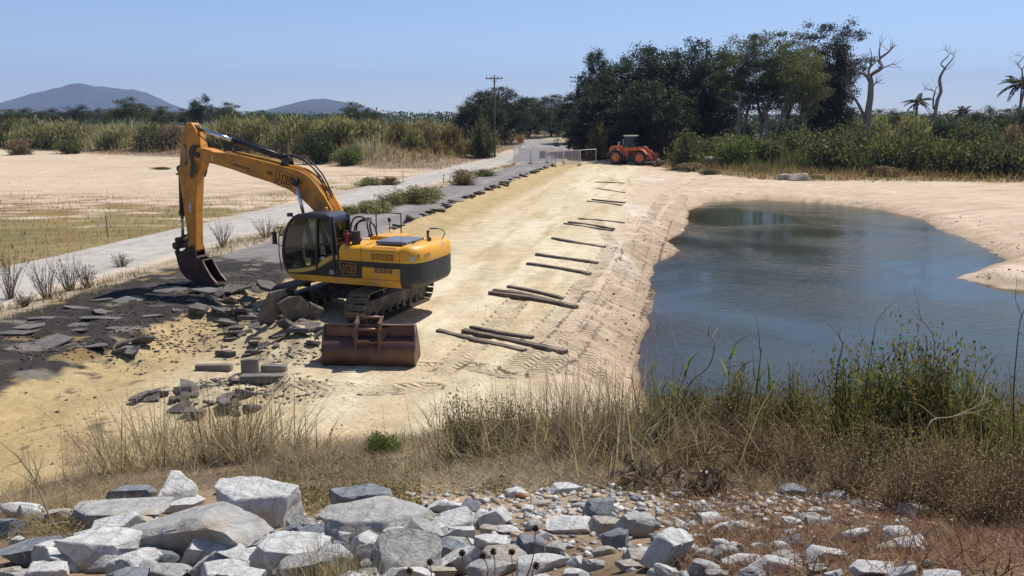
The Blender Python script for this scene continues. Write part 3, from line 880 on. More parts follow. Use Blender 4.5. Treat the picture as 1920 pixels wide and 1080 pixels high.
    for yy in (yo - .035, yi + .035):
        path = [(x, yy, z) for x, z in outline]
        for a, b in zip(path[:-1], path[1:]): fr.bar(a, b, .07, .075, up=(0, 1, 0))
        fr.bar((.50, yy, 1.26), (.42, yy, 2.9), .07, .11, up=(0, 1, 0))
        fr.bar((-.13, yy, 1.24), (-.02, yy, 2.88), .07, .17, up=(0, 1, 0))
        fr.bar((1.52, yy, 1.92), (.46, yy, 1.96), .06, .06, up=(0, 1, 0))
        fr.bar((1.2, yy, 2.84), (-.02, yy, 2.87), .07, .12, up=(0, 1, 0))
    fr.bar((1.10, yi, 2.86), (1.10, yo, 2.86), .08, .08); fr.bar((1.6, yi, 1.75), (1.6, yo, 1.75), .04, .04)
    fr.build('cab_frame', cabm, root, bevel=.008)
    dl = MB(); dl.prism([(1.47, 1.215), (1.51, 1.36), (.95, 1.42), (.48, 1.55), (.28, 1.72), (.02, 1.86), (-.2, 1.89), (-.215, 1.215)], yo - .06, yo - .005)
    dl.build('cab_lower_panel', cabm, root)
    st = MB(); up_ = sp2([(1.49, 1.315), (.95, 1.385), (.5, 1.50), (.28, 1.66), (.02, 1.79), (-.205, 1.825)], 5); lo = sp2([(1.46, 1.225), (.95, 1.275), (.5, 1.385), (.28, 1.50), (.02, 1.645), (-.205, 1.685)], 5)
    n = len(up_); vs = [(x, yo + .002, z) for x, z in up_] + [(x, yo + .002, z) for x, z in lo]
    st.add(vs, [(i, i + 1, i + 1 + n, i + n) for i in range(n - 1)])
    st.build('cab_stripe', M('stripe_cream_yellow', (.60, .42, .075), .45, var=.15), root)
    gm = glass_mat()
    def pane(nm, poly):
        mb = MB(); mb.add(poly, [tuple(range(len(poly)))]); return mb.build(nm, gm, root)
    gl = [(x, z) for x, z in outline]
    def side_glass(yy):
        pane('side_window', [(x - .02, yy, z) for x, z in gl if z > 1.93] + [(1.0, yy, 2.84), (.46, yy, 2.86), (.50, yy, 1.96)])
        pane('door_window', [(x - .02, yy, z) for x, z in gl if 1.3 < z < 1.95] + [(.5, yy, 1.96), (.52, yy, 1.52), (.95, yy, 1.40)])
        pane('rear_side_window', [(.46, yy, 1.56), (.40, yy, 2.86), (.0, yy, 2.85), (-.10, yy, 1.86), (.2, yy, 1.75)])
    side_glass(yo - .03); side_glass(yi + .03)
    mb = MB(); k2 = len(outline)
    mb.add([(x + .005, yi + .04, z) for x, z in outline] + [(x + .005, yo - .04, z) for x, z in outline], [(i, i + 1, i + 1 + k2, i + k2) for i in range(k2 - 1)]); mb.build('windscreen', gm, root)
    rp = MB(); rp.box((-.19, .78, 1.62), (.05, .94, .62)); rp.box((-.10, 1.2, 2.4), (.06, .08, .98), Matrix.Rotation(R(6), 3, 'Y')); rp.box((-.10, .36, 2.4), (.06, .08, .98), Matrix.Rotation(R(6), 3, 'Y'))
    rp.box((-.04, .78, 2.76), (.06, .94, .12)); rp.build('cab_rear_panel', M('cab_rear_navy', (.022, .024, .036), .35, var=.15, coat=.2), root)
    pane('rear_window', [(-.165, 1.17, 1.93), (-.165, .38, 1.93), (-.08, .38, 2.72), (-.08, 1.17, 2.72)])
    dk = M('cab_interior', (.02, .02, .021), .7)
    se = MB(); se.box((.28, .75, 1.58), (.52, .5, .16)); se.box((.05, .75, 1.95), (.14, .48, .7), Matrix.Rotation(R(-8), 3, 'Y')); se.box((.0, .75, 2.38), (.1, .28, .2)); se.box((.4, .42, 1.72), (.55, .14, .1)); se.box((.4, 1.06, 1.72), (.55, .14, .1)); se.box((.3, .75, 1.4), (.4, .4, .25))
    seat = se.build('seat', dk, root, bevel=.03, seg=2)
    MB().tube([(.8, .5, 1.3), (.85, .5, 1.75), (.83, .5, 1.9)], .02, 6).build('lever', dk, root); MB().tube([(.85, .95, 1.3), (.85, .95, 1.8)], .02, 6).build('lever', dk, root); MB().box((1.3, .42, 1.75), (.12, .16, .4)).build('monitor', dk, root)
    hv = MB(); hv.box((.05, .84, 1.72), (.3, .35, .22)); hv.build('hi_vis_vest', M('hi_vis', (.42, .42, .04), .7), root)
    st2 = MB(); st2.box((.28, yo - .004, 1.70), (.13, .01, .09)); st2.build('door_sticker', M('sticker_grey', (.45, .45, .45), .5), root)
    st2 = MB(); st2.box((-.05, 1.275, 1.325), (.24, .008, .13)); st2.build('data_plate', M('plate_grey', (.30, .32, .33), .5, var=.3, scale=14), root)
    mr = MB(); mr.tube([(1.52, 1.1, 2.5), (1.75, 1.25, 2.52), (1.86, 1.25, 2.48), (1.86, 1.25, 2.4)], .014, 6); mr.box((1.86, 1.26, 2.22), (.06, .15, .36)); mr.tube([(1.86, 1.25, 2.05), (1.7, 1.22, 2.0), (1.6, 1.2, 2.0)], .012, 6); mr.build('wing_mirror', k, root)
    hr = MB(); hr.tube(smooth_path([(1.62, 1.22, 2.55), (1.70, 1.26, 2.3), (1.73, 1.26, 1.8), (1.68, 1.24, 1.25)], 5), .016, 6); hr.build('front_grab_rail', k, root)
    lm = MB(); lm.box((1.34, 1.2, 2.9), (.12, .12, .10)); lm.tube([(1.3, 1.2, 2.86), (1.15, 1.1, 2.8)], .012, 6); lm.build('cab_lamp', k, root)
    bc = MB(); bc.lathe((.55, .55, 2.975), (0, 0, 1), [(0, .05), (.02, .055), (.09, .05), (.11, .025)], 14); bc.build('beacon', M('amber_plastic', (.8, .3, .01), .25), root)
    # ---- boom
    bt = [(5.40, 4.70), (5.25, 4.715), (5.0, 4.69), (4.83, 4.65), (4.58, 4.56), (4.0, 4.53), (3.2, 4.39), (2.31, 4.21), (1.67, 4.09), (1.38, 3.96), (1.12, 3.76), (.8, 3.38), (.5, 2.90), (.2, 2.3), (.02, 1.98), (-.02, 1.82), (.06, 1.68), (.25, 1.66)]
    bb = [(.42, 1.82), (.7, 2.25), (1.1, 2.86), (1.32, 3.08), (1.54, 3.25), (1.98, 3.52), (2.6, 3.72), (3.28, 3.89), (4.0, 4.09), (4.61, 4.23), (5.25, 4.32), (5.42, 4.40), (5.47, 4.55)]
    b = MB(); b.prism(bt + bb, -.27, .27); boom = b.build('boom', y2, root, bevel=.012)
    e = MB()
    for sy in (-1, 1):
        for (a0, b0) in zip(bt[4:13], bt[5:14]): e.bar((a0[0], sy * .255, a0[1] + .018), (b0[0], sy * .255, b0[1] + .018), .05, .03)
    e.build('boom_edge_plate', y, boom)
    for i, off in enumerate((-.15, -.06, .05, .14)):
        pth = [(x, off, z + .055) for x, z in bt[5:14]]
        MB().tube(smooth_path(pth, 3), .022, 6).build('hydraulic_pipe', y2 if i % 2 else M('pipe_yellow', (.75, .40, .03), .4), boom)
    for i, (dz, yy) in enumerate(((.34, .12), (.24, -.05), (.30, -.16))):
        MB().tube(smooth_path([(2.25, yy, 4.50), (1.95, yy, 4.36 + dz * .5), (1.5, yy, 4.06 + dz), (1.1, yy, 3.74 + dz * .9), (.86, yy, 3.50 + dz * .3), (.7, yy, 3.28)], 6), .024, 8).build('hose', rb, boom)
    MB().tube(smooth_path([(5.35, .12, 5.2), (5.0, .12, 4.95), (4.75, .12, 4.78), (4.3, .12, 4.72), (3.9, .12, 4.58)], 5), .02, 6).build('hose', rb, boom)
    MB().cyl((5.2, -.33, 4.5), (5.2, .33, 4.5), .09, 16).build('pivot_pin', sd, boom); MB().cyl((1.66, -.44, 3.78), (1.66, .44, 3.78), .075, 14).build('pivot_pin', sd, boom)
    MB().prism([(2.0, 4.12), (2.32, 4.18), (2.25, 4.45), (2.08, 4.45)], -.16, -.11).prism([(2.0, 4.12), (2.32, 4.18), (2.25, 4.45), (2.08, 4.45)], .11, .16).build('cylinder_bracket', sd, boom)
    # boom rams
    for sy in (-1, 1):
        a = Vector((1.66, sy * .39, 3.78)); c0 = Vector((1.08, sy * .39, 1.45)); d = (a - c0)
        cy = MB(); cy.cyl(c0, c0 + d * .50, .085, 16); cy.lathe(c0, (0, 1, 0), [(-.06, .10), (.06, .10)], 14); cyo = cy.build('boom_ram', k, root)
        rd = MB(); rd.cyl(c0 + d * .49, a, .052, 14); rd.build('rod', cr, cyo)
        ey = MB(); ey.lathe(a, (0, 1, 0), [(-.06, .115), (.06, .115)], 18); ey.build('rod_eye', sd, cyo)
    # dipper ram
    a = Vector((2.16, 0, 4.42)); c0 = Vector((5.42, 0, 5.31)); d = c0 - a
    cy = MB(); cy.cyl(a, a + d * .57, .095, 16); cy.lathe(a, (0, 1, 0), [(-.1, .12), (.1, .12)], 16); cy.lathe(a + d * .55, d, [(0, .095), (0, .115), (.1, .115), (.1, .06)], 16); cyo = cy.build('dipper_ram', k, root)
    MB().cyl(a + d * .58, c0, .062, 14).build('rod', cr, cyo)
    MB().lathe(c0, (0, 1, 0), [(-.09, .11), (.09, .11)], 16).build('rod_eye', sd, cyo)
    MB().tube(smooth_path([a + Vector((0, .1, .1)), a + d * .2 + Vector((0, .1, .14)), a + d * .5 + Vector((0, .1, .12))], 5), .018, 6).build('pipe', k, cyo)
    # dipper
    dp = [(5.72, 5.36), (5.62, 5.47), (5.44, 5.46), (5.33, 5.32), (5.16, 4.82), (5.10, 4.5), (5.16, 4.15), (5.36, 3.85), (5.52, 2.7), (5.60, 1.50), (5.70, 1.42), (5.82, 1.50), (5.91, 2.0), (5.96, 2.7), (6.06, 3.75), (6.12, 3.92), (6.02, 4.12), (5.98, 4.3), (5.90, 4.85)]
    dpm = MB(); dpm.prism(dp, -.17, .17); dip = dpm.build('dipper', y2, root, bevel=.012)
    dpm = MB(); pr = sp2([(5.14, 4.80), (5.34, 4.80), (5.5, 4.62), (5.46, 4.2), (5.54, 3.84), (5.42, 3.80), (5.31, 4.1), (5.36, 4.45), (5.24, 4.66)], 3); dpm.prism(pr, -.295, -.275); dpm.prism(pr, .275, .295); dpm.build('pivot_plate', k, dip)
    dc = MB(); dc.box((5.74, .172, 4.50), (.10, .006, .62)); dcl = dc.build('decal', k, dip)
    # bucket ram and linkage
    a = Vector((6.10, 0, 4.05)); c0 = Vector((6.24, 0, 1.82)); d = c0 - a
    cy = MB(); cy.cyl(a, a + d * .66, .085, 16); cy.lathe(a, (0, 1, 0), [(-.09, .11), (.09, .11)], 16); cy.lathe(a + d * .60, d, [(0, .085), (0, .105), (.14, .105), (.14, .05)], 16); cyo = cy.build('bucket_ram', k, root)
    MB().cyl(a + d * .66, c0, .05, 14).build('rod', M('dull_rod', (.45, .42, .36), .3, .9), cyo)
    for i in (-.06, .06): MB().box((6.20, i, 3.88), (.1, .03, .06)).build('ram_fitting', sd, cyo)
    lk = MB()
    for sy in (-.22, .22):
        lk.bar((6.24, sy, 1.80), (5.92, sy * .9, 1.98), .05, .13, up=(0, 1, 0)); lk.bar((6.26, sy, 1.82), (6.30, sy, 1.36), .05, .14, up=(0, 1, 0))
    lk.cyl((6.24, -.27, 1.81), (6.24, .27, 1.81), .09, 14); lk.cyl((6.33, -.27, 1.62), (6.33, .27, 1.62), .12, 14); lk.cyl((6.30, -.25, 1.36), (6.30, .25, 1.36), .07, 12)
    lk.build('bucket_link', M('rusty_link', (.075, .05, .035), .6, .2, var=.4, scale=5), root)
    # digging bucket
    bp = sp2([(6.36, 1.38), (6.30, 1.05), (6.20, .80), (6.02, .60), (5.72, .50), (5.3, .47), (4.95, .455), (4.78, .445)], 4)
    hb = .22
    bk = MB(); n = len(bp)
    ins = [(x - .03 * (1 if x > 6 else 0), z + .035) for x, z in bp]
    bk.add([(x, -hb, z) for x, z in bp] + [(x, hb, z) for x, z in bp], [(i, i + 1, i + 1 + n, i + n) for i in range(n - 1)])
    bk.add([(x, -hb, z) for x, z in ins] + [(x, hb, z) for x, z in ins], [(i, i + n, i + 1 + n, i + 1) for i in range(n - 1)])
    side = bp + [(4.82, .47), (5.06, .70), (5.24, .98), (5.34, 1.20), (5.70, 1.30), (5.86, 1.40)]
    bk.prism(side, -hb - .025, -hb); bk.prism(side, hb, hb + .025)
    bk.prism([(6.36, 1.38), (5.86, 1.40), (5.7, 1.30), (5.7, 1.26), (5.88, 1.34), (6.33, 1.32)], -hb, hb)
    for sy in (-.2, .2): bk.prism([(5.55, 1.28), (5.62, 1.62), (5.78, 1.66), (6.0, 1.46), (6.42, 1.44), (6.38, 1.3)], sy - .02, sy + .02)
    bk.cyl((5.72, -.25, 1.5), (5.72, .25, 1.5), .05, 12)
    bko = bk.build('digging_bucket', M('digging_bucket_steel', (.045, .028, .024), .5, .4, var=.4, scale=3, dirt=(.10, .07, .05), dirt_amt=.3), root)
    ct = MB(); ct.box((4.88, 0, .463), (.22, 2 * hb + .06, .03)); ct.build('cutting_edge', WORN(), bko)
    cu = MB()
    for s_ in (-hb - .012, hb + .012):
        for a0, b0 in zip([(4.86, .50), (5.06, .71), (5.24, .99)], [(5.06, .71), (5.24, .99), (5.34, 1.2)]): cu.bar((a0[0], s_, a0[1]), (b0[0], s_, b0[1]), .04, .05, up=(0, 1, 0))
    cu.bar((5.34, -hb, 1.2), (5.34, hb, 1.2), .04); cu.bar((5.5, -.3, 1.3), (5.5, .3, 1.3), .05); cu.build('side_cutter', M('worn_rust_edge', (.22, .15, .115), .5, .4, var=.3), bko)
    # ---- lettering
    rt, upv = (-1, 0, 0), (0, 0, 1)
    q = Vector((2.31 - 1.67, 0, 4.2 - 4.09)); bang = math.atan2(-(4.21 - 4.09), (2.31 - 1.67)) * 1.35
    br = Vector((-math.cos(bang), 0, math.sin(bang))); bu = Vector((math.sin(bang), 0, math.cos(bang)))
    def frame(parent, c, w, h, t, m_, r_, u_, skew=0.):
        mb = MB(); r_, u_ = Vector(r_), Vector(u_)
        cs = [Vector(c) + r_ * (sx * w / 2) + u_ * (sy * h / 2 + sx * skew) for sx, sy in ((-1, -1), (1, -1), (1, 1), (-1, 1))]
        for a_, b_ in zip(cs, cs[1:] + cs[:1]): mb.bar(a_, b_, .006, t, up=r_.cross(u_).cross((b_ - a_).normalized()) if False else (0, 1, 0))
        return mb.build('badge_frame', m_, parent)
    ink = M('black_ink', (.012, .012, .012), .5)
    block_letters('boom_badge', 'JCB', .28, ink, boom, (2.14, .272, 3.83), br, bu, wf=.45, t=.17, gap=.17)
    frame(boom, (2.14, .274, 3.83), .58, .42, .022, ink, br, bu)
    text_mesh('boom_lettering', 'EASTWORKS', .105, M('brown_ink', (.06, .03, .012), .6), boom, (3.62, .274, 4.16), br, bu, bold=.004)
    text_mesh('boom_model_mark', '220', .13, ink, boom, (2.62, .274, 4.0), br, bu, bold=.006)
    tri = MB(); tri.box((4.66, .274, 4.41), (.07, .006, .15)); tri.build('boom_sticker', M('sticker_white', (.55, .5, .4), .5), boom)
    tri = MB(); tri.box((5.72, .173, 2.85), (.08, .006, .28)); tri.build('dipper_sticker', M('sticker_grey', (.45, .45, .45), .5), dip)
    text_mesh('dipper_lettering', 'TOXIIIAF', .105, M('ivory_ink', (.45, .45, .36), .6), dcl, (5.74, .178, 4.50), (0, 0, 1), (1, 0, 0), bold=.002, squash=1.15)
    br2 = Vector((-math.cos(R(4)), 0, -math.sin(R(4)))) ; bu2 = Vector((-.10, 0, 1)).normalized()
    lg = M('logo_orange', (.80, .36, .03), .45, var=.1)
    back = MB(); back.prism([(-.23, 1.675), (-.26, 1.66), (-.37, 1.235), (-.78, 1.275), (-.80, 1.62)], 1.272, 1.277); back.build('badge_backing', k, root)
    block_letters('side_badge', 'JCB', .24, lg, root, (-.55, 1.279, 1.455), (-1, 0, -.02), (.16, 0, 1), wf=.42, t=.2, gap=.15)
    fm = MB(); pts_ = [(-.255, 1.66), (-.37, 1.25), (-.78, 1.285), (-.80, 1.61)]
    for a_, b_ in zip(pts_, pts_[1:] + pts_[:1]): fm.bar((a_[0], 1.281, a_[1]), (b_[0], 1.281, b_[1]), .006, .026, up=(0, 1, 0))
    fm.build('badge_frame', lg, root)
    bx = MB(); bx.box((-.86, 1.277, 1.30), (.24, .008, .16)); bx.build('step_box', k, root)
    return root
build_excavator()

# ------------------------------------------------------------------ spare batter bucket on the sand
def build_spare_bucket():
    a = at(607, 684, 0.02); b = at(775, 684, .02)
    c = (a + b) / 2
    root = empty('spare_bucket', (c.x + .02, c.y + .32, hz(c.x, c.y + .4) - .02), R(-1.5), 'wide rusty brown excavator bucket lying on the yellow sand', 'bucket')
    W = 1.04
    prof = sp2([(-.34, .02), (-.40, .22), (-.39, .44), (-.30, .62), (-.16, .66), (-.16, .90)], 5)          # (y, z): back of the bucket faces the camera
    prof = [(-.26, .0), (-.36, .1), (-.41, .26), (-.41, .42), (-.36, .56), (-.24, .665), (-.14, .69), (-.12, .93)]
    full = prof + [(.02, .95), (.55, .30), (.62, .05), (.5, 0.0)]
    m = RUST()
    mb = MB(); n = len(prof)
    mb.add([(-W, p[0], p[1]) for p in prof] + [(W, p[0], p[1]) for p in prof], [(i, i + 1, i + 1 + n, i + n) for i in range(n - 1)])
    mb.add([(-W, p[0] + .03, p[1]) for p in prof] + [(W, p[0] + .03, p[1]) for p in prof], [(i, i + n, i + 1 + n, i + 1) for i in range(n - 1)])
    sh = mb.build('bucket_shell', m, root, smooth_angle=30)
    bt = MB(); bt.box((0, .18, .02), (2 * W, .9, .03)); bt.build('floor_plate', m, root)
    for s in (-1, 1):
        pl = MB(); k = len(full)
        vs = [(s * W, p[0], p[1]) for p in full] + [(s * (W + .03), p[0], p[1]) for p in full]
        pl.add(vs, [tuple(range(k)), tuple(range(2 * k - 1, k - 1, -1))] + [(i, (i + 1) % k, (i + 1) % k + k, i + k) for i in range(k)])
        pl.build('side_plate', m, root)
        ln = MB(); ln.tube([(s * (W + .015), -.13, .93), (s * (W + .015), -.25, .67), (s * (W + .015), -.41, .4)], .028, 8); ln.build('side_rim', m, root)
    rm = MB(); rm.tube([(-W, -.12, .94), (W, -.12, .94)], .035, 8); rm.build('top_rim', m, root)
    for s in (-.27, .27):
        lg = MB(); vs = [(-.42, .34), (-.46, .62), (-.47, .95), (-.42, 1.06), (-.20, 1.10), (-.10, 1.16), (-.02, 1.12), (-.06, .9), (-.13, .68), (-.3, .6)]
        for dx in (s,):
            k = len(vs); V = [(dx - .03, p[0], p[1]) for p in vs] + [(dx + .03, p[0], p[1]) for p in vs]
            lg.add(V, [tuple(range(k)), tuple(range(2 * k - 1, k - 1, -1))] + [(i, (i + 1) % k, (i + 1) % k + k, i + k) for i in range(k)])
        lg.build('hanger_lug', m, root, bevel=.006)
        g = MB(); sgn = 1 if s > 0 else -1
        V = [(s, -.14, .93), (s + sgn * .26, -.14, .93), (s + sgn * .12, -.2, .70), (s, -.26, .70), (s, -.16, .93)]
        g.add([(s + sgn * .03, -.30, .92), (s + sgn * .3, -.15, .92), (s + sgn * .03, -.36, .62)], [(0, 1, 2)]); g.add([(s + sgn * .03, -.28, .92), (s + sgn * .3, -.13, .92), (s + sgn * .03, -.34, .62)], [(2, 1, 0)]); g.build('gusset', m, root)
    pn = MB(); pn.cyl((-.32, -.06, 1.12), (.32, -.06, 1.12), .035, 12); pn.build('hanger_pin', M('pin_steel', (.2, .12, .09), .45, .5), root)
    pn = MB(); pn.cyl((-.32, -.41, .92), (.32, -.41, .92), .03, 12); pn.build('hanger_pin', M('pin_steel', (.2, .12, .09), .45, .5), root)
    cr_ = MB(); cr_.box((0, -.40, .62), (.5, .1, .05)); cr_.build('cross_plate', m, root)
    return root
build_spare_bucket()

# ------------------------------------------------------------------ wheel loader in the distance
def build_loader():
    f = at(1199, 308.5, .05)
    hd = math.atan2(-.52, .85)
    h = Vector((math.cos(hd), math.sin(hd), 0)); l = Vector((-h.y, h.x, 0))
    base = f - h * 1.5 + l * .98                      # the near wheels stand on the machine's right
    base.z = hz(base.x, base.y)
    root = empty('wheel_loader', base, hd, 'orange articulated wheel loader parked in front of the dark trees', 'loader')
    root.scale = (1.06, 1.06, 1.1)
    o = M('orange_paint', (.60, .125, .024), .5, var=.25, scale=1.2, dirt=(.33, .19, .10), dirt_amt=.38, coat=.15); k = BLACK(); rb = RUBBER()
    ty = MB(); n = 28
    ty.lathe((0, 0, 0), (0, 1, 0), [(-.27, .45), (-.29, .66), (-.25, .76), (-.12, .79), (.12, .79), (.25, .76), (.29, .66), (.27, .45)], n)
    for i in range(18):
        a = 2 * math.pi * i / 18
        for s in (-1, 1): ty.bar((.79 * math.cos(a), s * .03, .79 * math.sin(a)), (.785 * math.cos(a + .16), s * .27, .785 * math.sin(a + .16)), .07, .05, up=(math.cos(a), 0, math.sin(a)))
    tme = ty.mesh('tyre'); tme.materials.append(rb)
    rm = MB(); rm.lathe((0, 0, 0), (0, -1, 0), [(-.2, .47), (.285, .47), (.30, .42), (.285, .40), (.282, .2), (.33, .18), (.33, .05)], 22); rme = rm.mesh('rim'); rme.materials.append(o)
    for x in (-1.5, 1.5):
        for s in (-1, 1):
            w = link_mesh('tyre', tme, root, loc=(x, s * 1.0, .78)); w.name = 'wheel'
            r_ = link_mesh('rim', rme, w)
            if s > 0: r_.rotation_euler = (0, 0, math.pi)
    b = MB(); b.prism([(-2.55, 1.0), (-.2, .95), (-.2, 1.9), (-.9, 2.1), (-2.35, 2.02), (-2.62, 1.7)], -.72, .72); b.build('engine_hood', o, root, bevel=.06, seg=3)
    b = MB(); b.box((-2.66, 0, 1.05), (.42, 1.9, .5)); b.build('counterweight', k, root, bevel=.08, seg=2)
    b = MB(); b.box((-1.6, -.73, 1.62), (.7, .02, .3)); b.build('hood_grille', k, root)
    b = MB(); b.prism([(-.3, .6), (.5, .6), (.5, 1.0), (-.3, 1.05)], -.55, .55); b.build('articulation', k, root)
    b = MB(); b.prism([(.35, .55), (2.1, .55), (2.05, 1.2), (1.6, 1.75), (.9, 1.7), (.4, 1.2)], -.55, .55); b.build('front_frame', o, root, bevel=.04)
    c = MB(); c.box((-.15, 0, 1.72), (1.3, 1.5, .34)); c.build('cab_base', o, root, bevel=.04)
    fr = MB()
    for x0, x1 in ((-.72, -.66), (.06, .06), (.50, .36)):
        for s in (-.7, .7): fr.bar((x0, s, 1.85), (x1, s * .92, 3.12), .08, .08, up=(0, 1, 0))
    cf = fr.build('cab_frame', k, root)
    c = MB(); c.box((-.14, 0, 3.18), (1.32, 1.5, .14)); c.build('cab_roof', M('cream_roof', (.55, .50, .42), .5), root, bevel=.04)
    gm = glass_mat('loader_glass', (.35, .42, .44))
    for s in (-.69, .69):
        g = MB(); g.add([(-.68, s, 1.9), (.46, s, 1.9), (.34, s * .93, 3.1), (-.64, s * .93, 3.1)], [(0, 1, 2, 3)]); g.build('side_window', gm, root)
    g = MB(); g.add([(.46, -.68, 1.9), (.46, .68, 1.9), (.36, .63, 3.1), (.36, -.63, 3.1)], [(0, 1, 2, 3)]); g.build('windscreen', gm, root)
    g = MB(); g.add([(-.70, -.68, 1.9), (-.70, .68, 1.9), (-.66, .63, 3.1), (-.66, -.63, 3.1)], [(0, 1, 2, 3)]); g.build('rear_window', gm, root)
    s_ = MB(); s_.box((-.2, 0, 2.0), (.5, .5, .3)); s_.box((-.42, 0, 2.4), (.14, .48, .7)); s_.build('seat', k, root, bevel=.04)
    for x in (-1.5, 1.5):
        for s in (-1, 1):
            fe = MB(); pts = [(x + .92 * math.cos(R(a)), .8 + .92 * math.sin(R(a))) for a in range(25, 156, 13)]
            pr = pts + [(x + .88 * math.cos(R(a)), .8 + .88 * math.sin(R(a))) for a in range(155, 24, -13)]
            fe.prism(pr, s * 1.0 - .3, s * 1.0 + .3); fe.build('mudguard', o, root)
    ld = MB()
    for z in (.55, .85, 1.15): ld.box((-.35, -.86, z), (.5, .22, .04))
    ld.bar((-.6, -.95, .5), (-.6, -.95, 1.75), .04); ld.bar((-.1, -.95, .5), (-.1, -.95, 1.75), .04); ld.build('ladder', o, root)
    hr = MB(); hr.tube([(-.75, -.8, 1.8), (-.75, -.8, 2.7)], .02, 6); hr.tube(smooth_path([(-2.3, -.7, 2.05), (-2.3, -.7, 2.5), (-1.2, -.7, 2.55), (-1.0, -.7, 2.1)], 4), .02, 6); hr.build('handrail', k, root)
    ex = MB(); ex.cyl((-1.2, .2, 2.0), (-1.2, .2, 2.75), .07, 10); ex.cyl((-1.55, -.3, 2.0), (-1.55, -.3, 2.45), .12, 12); ex.build('exhaust', M('bright_exhaust', (.5, .5, .52), .35, .8), root)
    for s in (-.42, .42):
        ar = MB(); ar.prism([(.75, 1.75), (1.0, 1.98), (1.7, 1.75), (2.5, 1.0), (2.95, .48), (2.8, .36), (2.2, .85), (1.5, 1.4), (.85, 1.55)], s - .07, s + .07); ar.build('lift_arm', o, root, bevel=.015)
        MB().cyl((.9, s, 1.1), (1.9, s, 1.35), .08, 10).build('lift_ram', k, root)
    zb = MB(); zb.prism([(1.5, 1.75), (1.75, 2.05), (2.0, 1.9), (2.35, 1.15), (2.2, 1.05), (1.8, 1.5)], -.09, .09); zb.build('tilt_lever', o, root, bevel=.015)
    MB().cyl((.6, 0, 1.85), (1.75, 0, 1.98), .09, 10).build('tilt_ram', k, root)
    fk = MB(); fk.box((2.98, 0, .78), (.12, 1.9, 1.1)); fk.box((2.98, 0, .25), (.16, 2.1, .14)); fk.build('fork_carriage', M('fork_red', (.24, .05, .03), .5, var=.25), root, bevel=.02)
    for s in (-.65, .65):
        ft = MB(); ft.prism([(3.0, .2), (4.3, .2), (4.35, .23), (3.08, .3), (3.08, .9), (3.0, .9)], s - .07, s + .07); ft.build('fork_tine', k, root)
    return root
LOADER = build_loader()

# ------------------------------------------------------------------ timbers
TIMBER = lambda: M('old_bridge_timber', (.115, .088, .068), .85, var=.35, scale=2.5, dirt=(.30, .235, .165), dirt_amt=.38, dirt_scale=1.2, bumpd=.008, bscale=14)
def timber_mesh(L, w, h, seed):
    r = random.Random(seed); mb = MB(); n = 9
    V = []
    bow = r.uniform(-.06, .06); tw = r.uniform(-.05, .05)
    for i in range(n):
        t = i / (n - 1); x = (t - .5) * L
        kw = 1 + r.uniform(-.09, .07); o = bow * (1 - (2 * t - 1) ** 2) * 2 + r.uniform(-.006, .006)
        if i in (0, n - 1): kw *= .94
        a = tw * (t - .5)
        for sy, sz in ((-1, -1), (1, -1), (1, 1), (-1, 1)):
            yy, zz = sy * w / 2 * kw, sz * h / 2 * (kw + r.uniform(-.05, .05))
            V.append((x + r.uniform(-.02, .02) * (i in (0, n - 1)), yy * math.cos(a) - zz * math.sin(a) + o, yy * math.sin(a) + zz * math.cos(a)))
    F = [(3, 2, 1, 0), tuple((n - 1) * 4 + j for j in range(4))]
    for i in range(n - 1):
        for j in range(4): F.append((i * 4 + j, i * 4 + (j + 1) % 4, (i + 1) * 4 + (j + 1) % 4, (i + 1) * 4 + j))
    return mb.add(V, F).mesh('old_timber')
def place_timber(p0, p1, w, h, label, seed, lift=0.0, cat='timber', group='old timbers laid along the yellow sand', zoff=None):
    w *= .95; h *= .68
    a, b = ground(*p0), ground(*p1)
    a.z = hz(a.x, a.y) + h / 2 + lift; b.z = hz(b.x, b.y) + h / 2 + lift
    d = b - a; L = d.length
    me = timber_mesh(L, w, h, seed); me.materials.append(TIMBER())
    o = link_mesh('old_timber', me, loc=(a + b) / 2 - Vector((0, 0, .035)))
    o.rotation_euler = d.to_track_quat('X', 'Z').to_euler()
    return tag(o, label, cat, group)
TB = [((820, 621), (985, 659), .17, .15, 0, 'slim old timber, front one of the pair nearest the rusty bucket'),
      ((868, 623), (1060, 664), .20, .20, 0, 'thick old timber, rear one of the pair nearest the rusty bucket'),
      ((882, 621), (1000, 642), .15, .12, 0.12, 'thin grey board resting on the nearest pair of timbers'),
      ((919, 552), (1081, 579), .21, .22, 0, 'heavy dark beam in front of the second bundle of timbers'),
      ((926, 546), (1030, 566), .17, .18, 0.0, 'middle beam of the second bundle of timbers'),
      ((952, 543), (1055, 566), .15, .13, .10, 'thin pole-like beam at the back of the second bundle'),
      ((989, 496), (1107, 516), .20, .20, 0, 'single dark timber third from the camera along the sand'),
      ((1005, 479), (1122, 495), .20, .20, 0, 'single dark timber fourth from the camera along the sand'),
      ((1036, 448), (1134, 465), .20, .18, 0, 'single timber with a pale end, fifth from the camera'),
      ((1058, 420), (1149, 434), .18, .16, 0, 'front timber of the crossed pair halfway along the row'),
      ((1066, 418), (1152, 431), .18, .16, .02, 'rear timber of the crossed pair halfway along the row'),
      ((1085, 411), (1171, 419), .18, .16, 0, 'timber just beyond the crossed pair beside a pale sand crust'),
      ((1101, 378), (1166, 386), .18, .16, 0, 'dark timber third from the far end of the row'),
      ((1110, 377), (1172, 383), .18, .14, .10, 'thin timber lying on the dark one third from the far end'),
      ((1120, 354), (1172, 362), .16, .14, 0, 'short dark timber second from the far end of the row'),
      ((1116, 342), (1171, 344), .16, .16, 0, 'farthest timber of the row, lying nearly level')]
for i, (a, b, w, h, lf, lb) in enumerate(TB):
    place_timber(a, b, w, h, lb, 100 + i, lf)
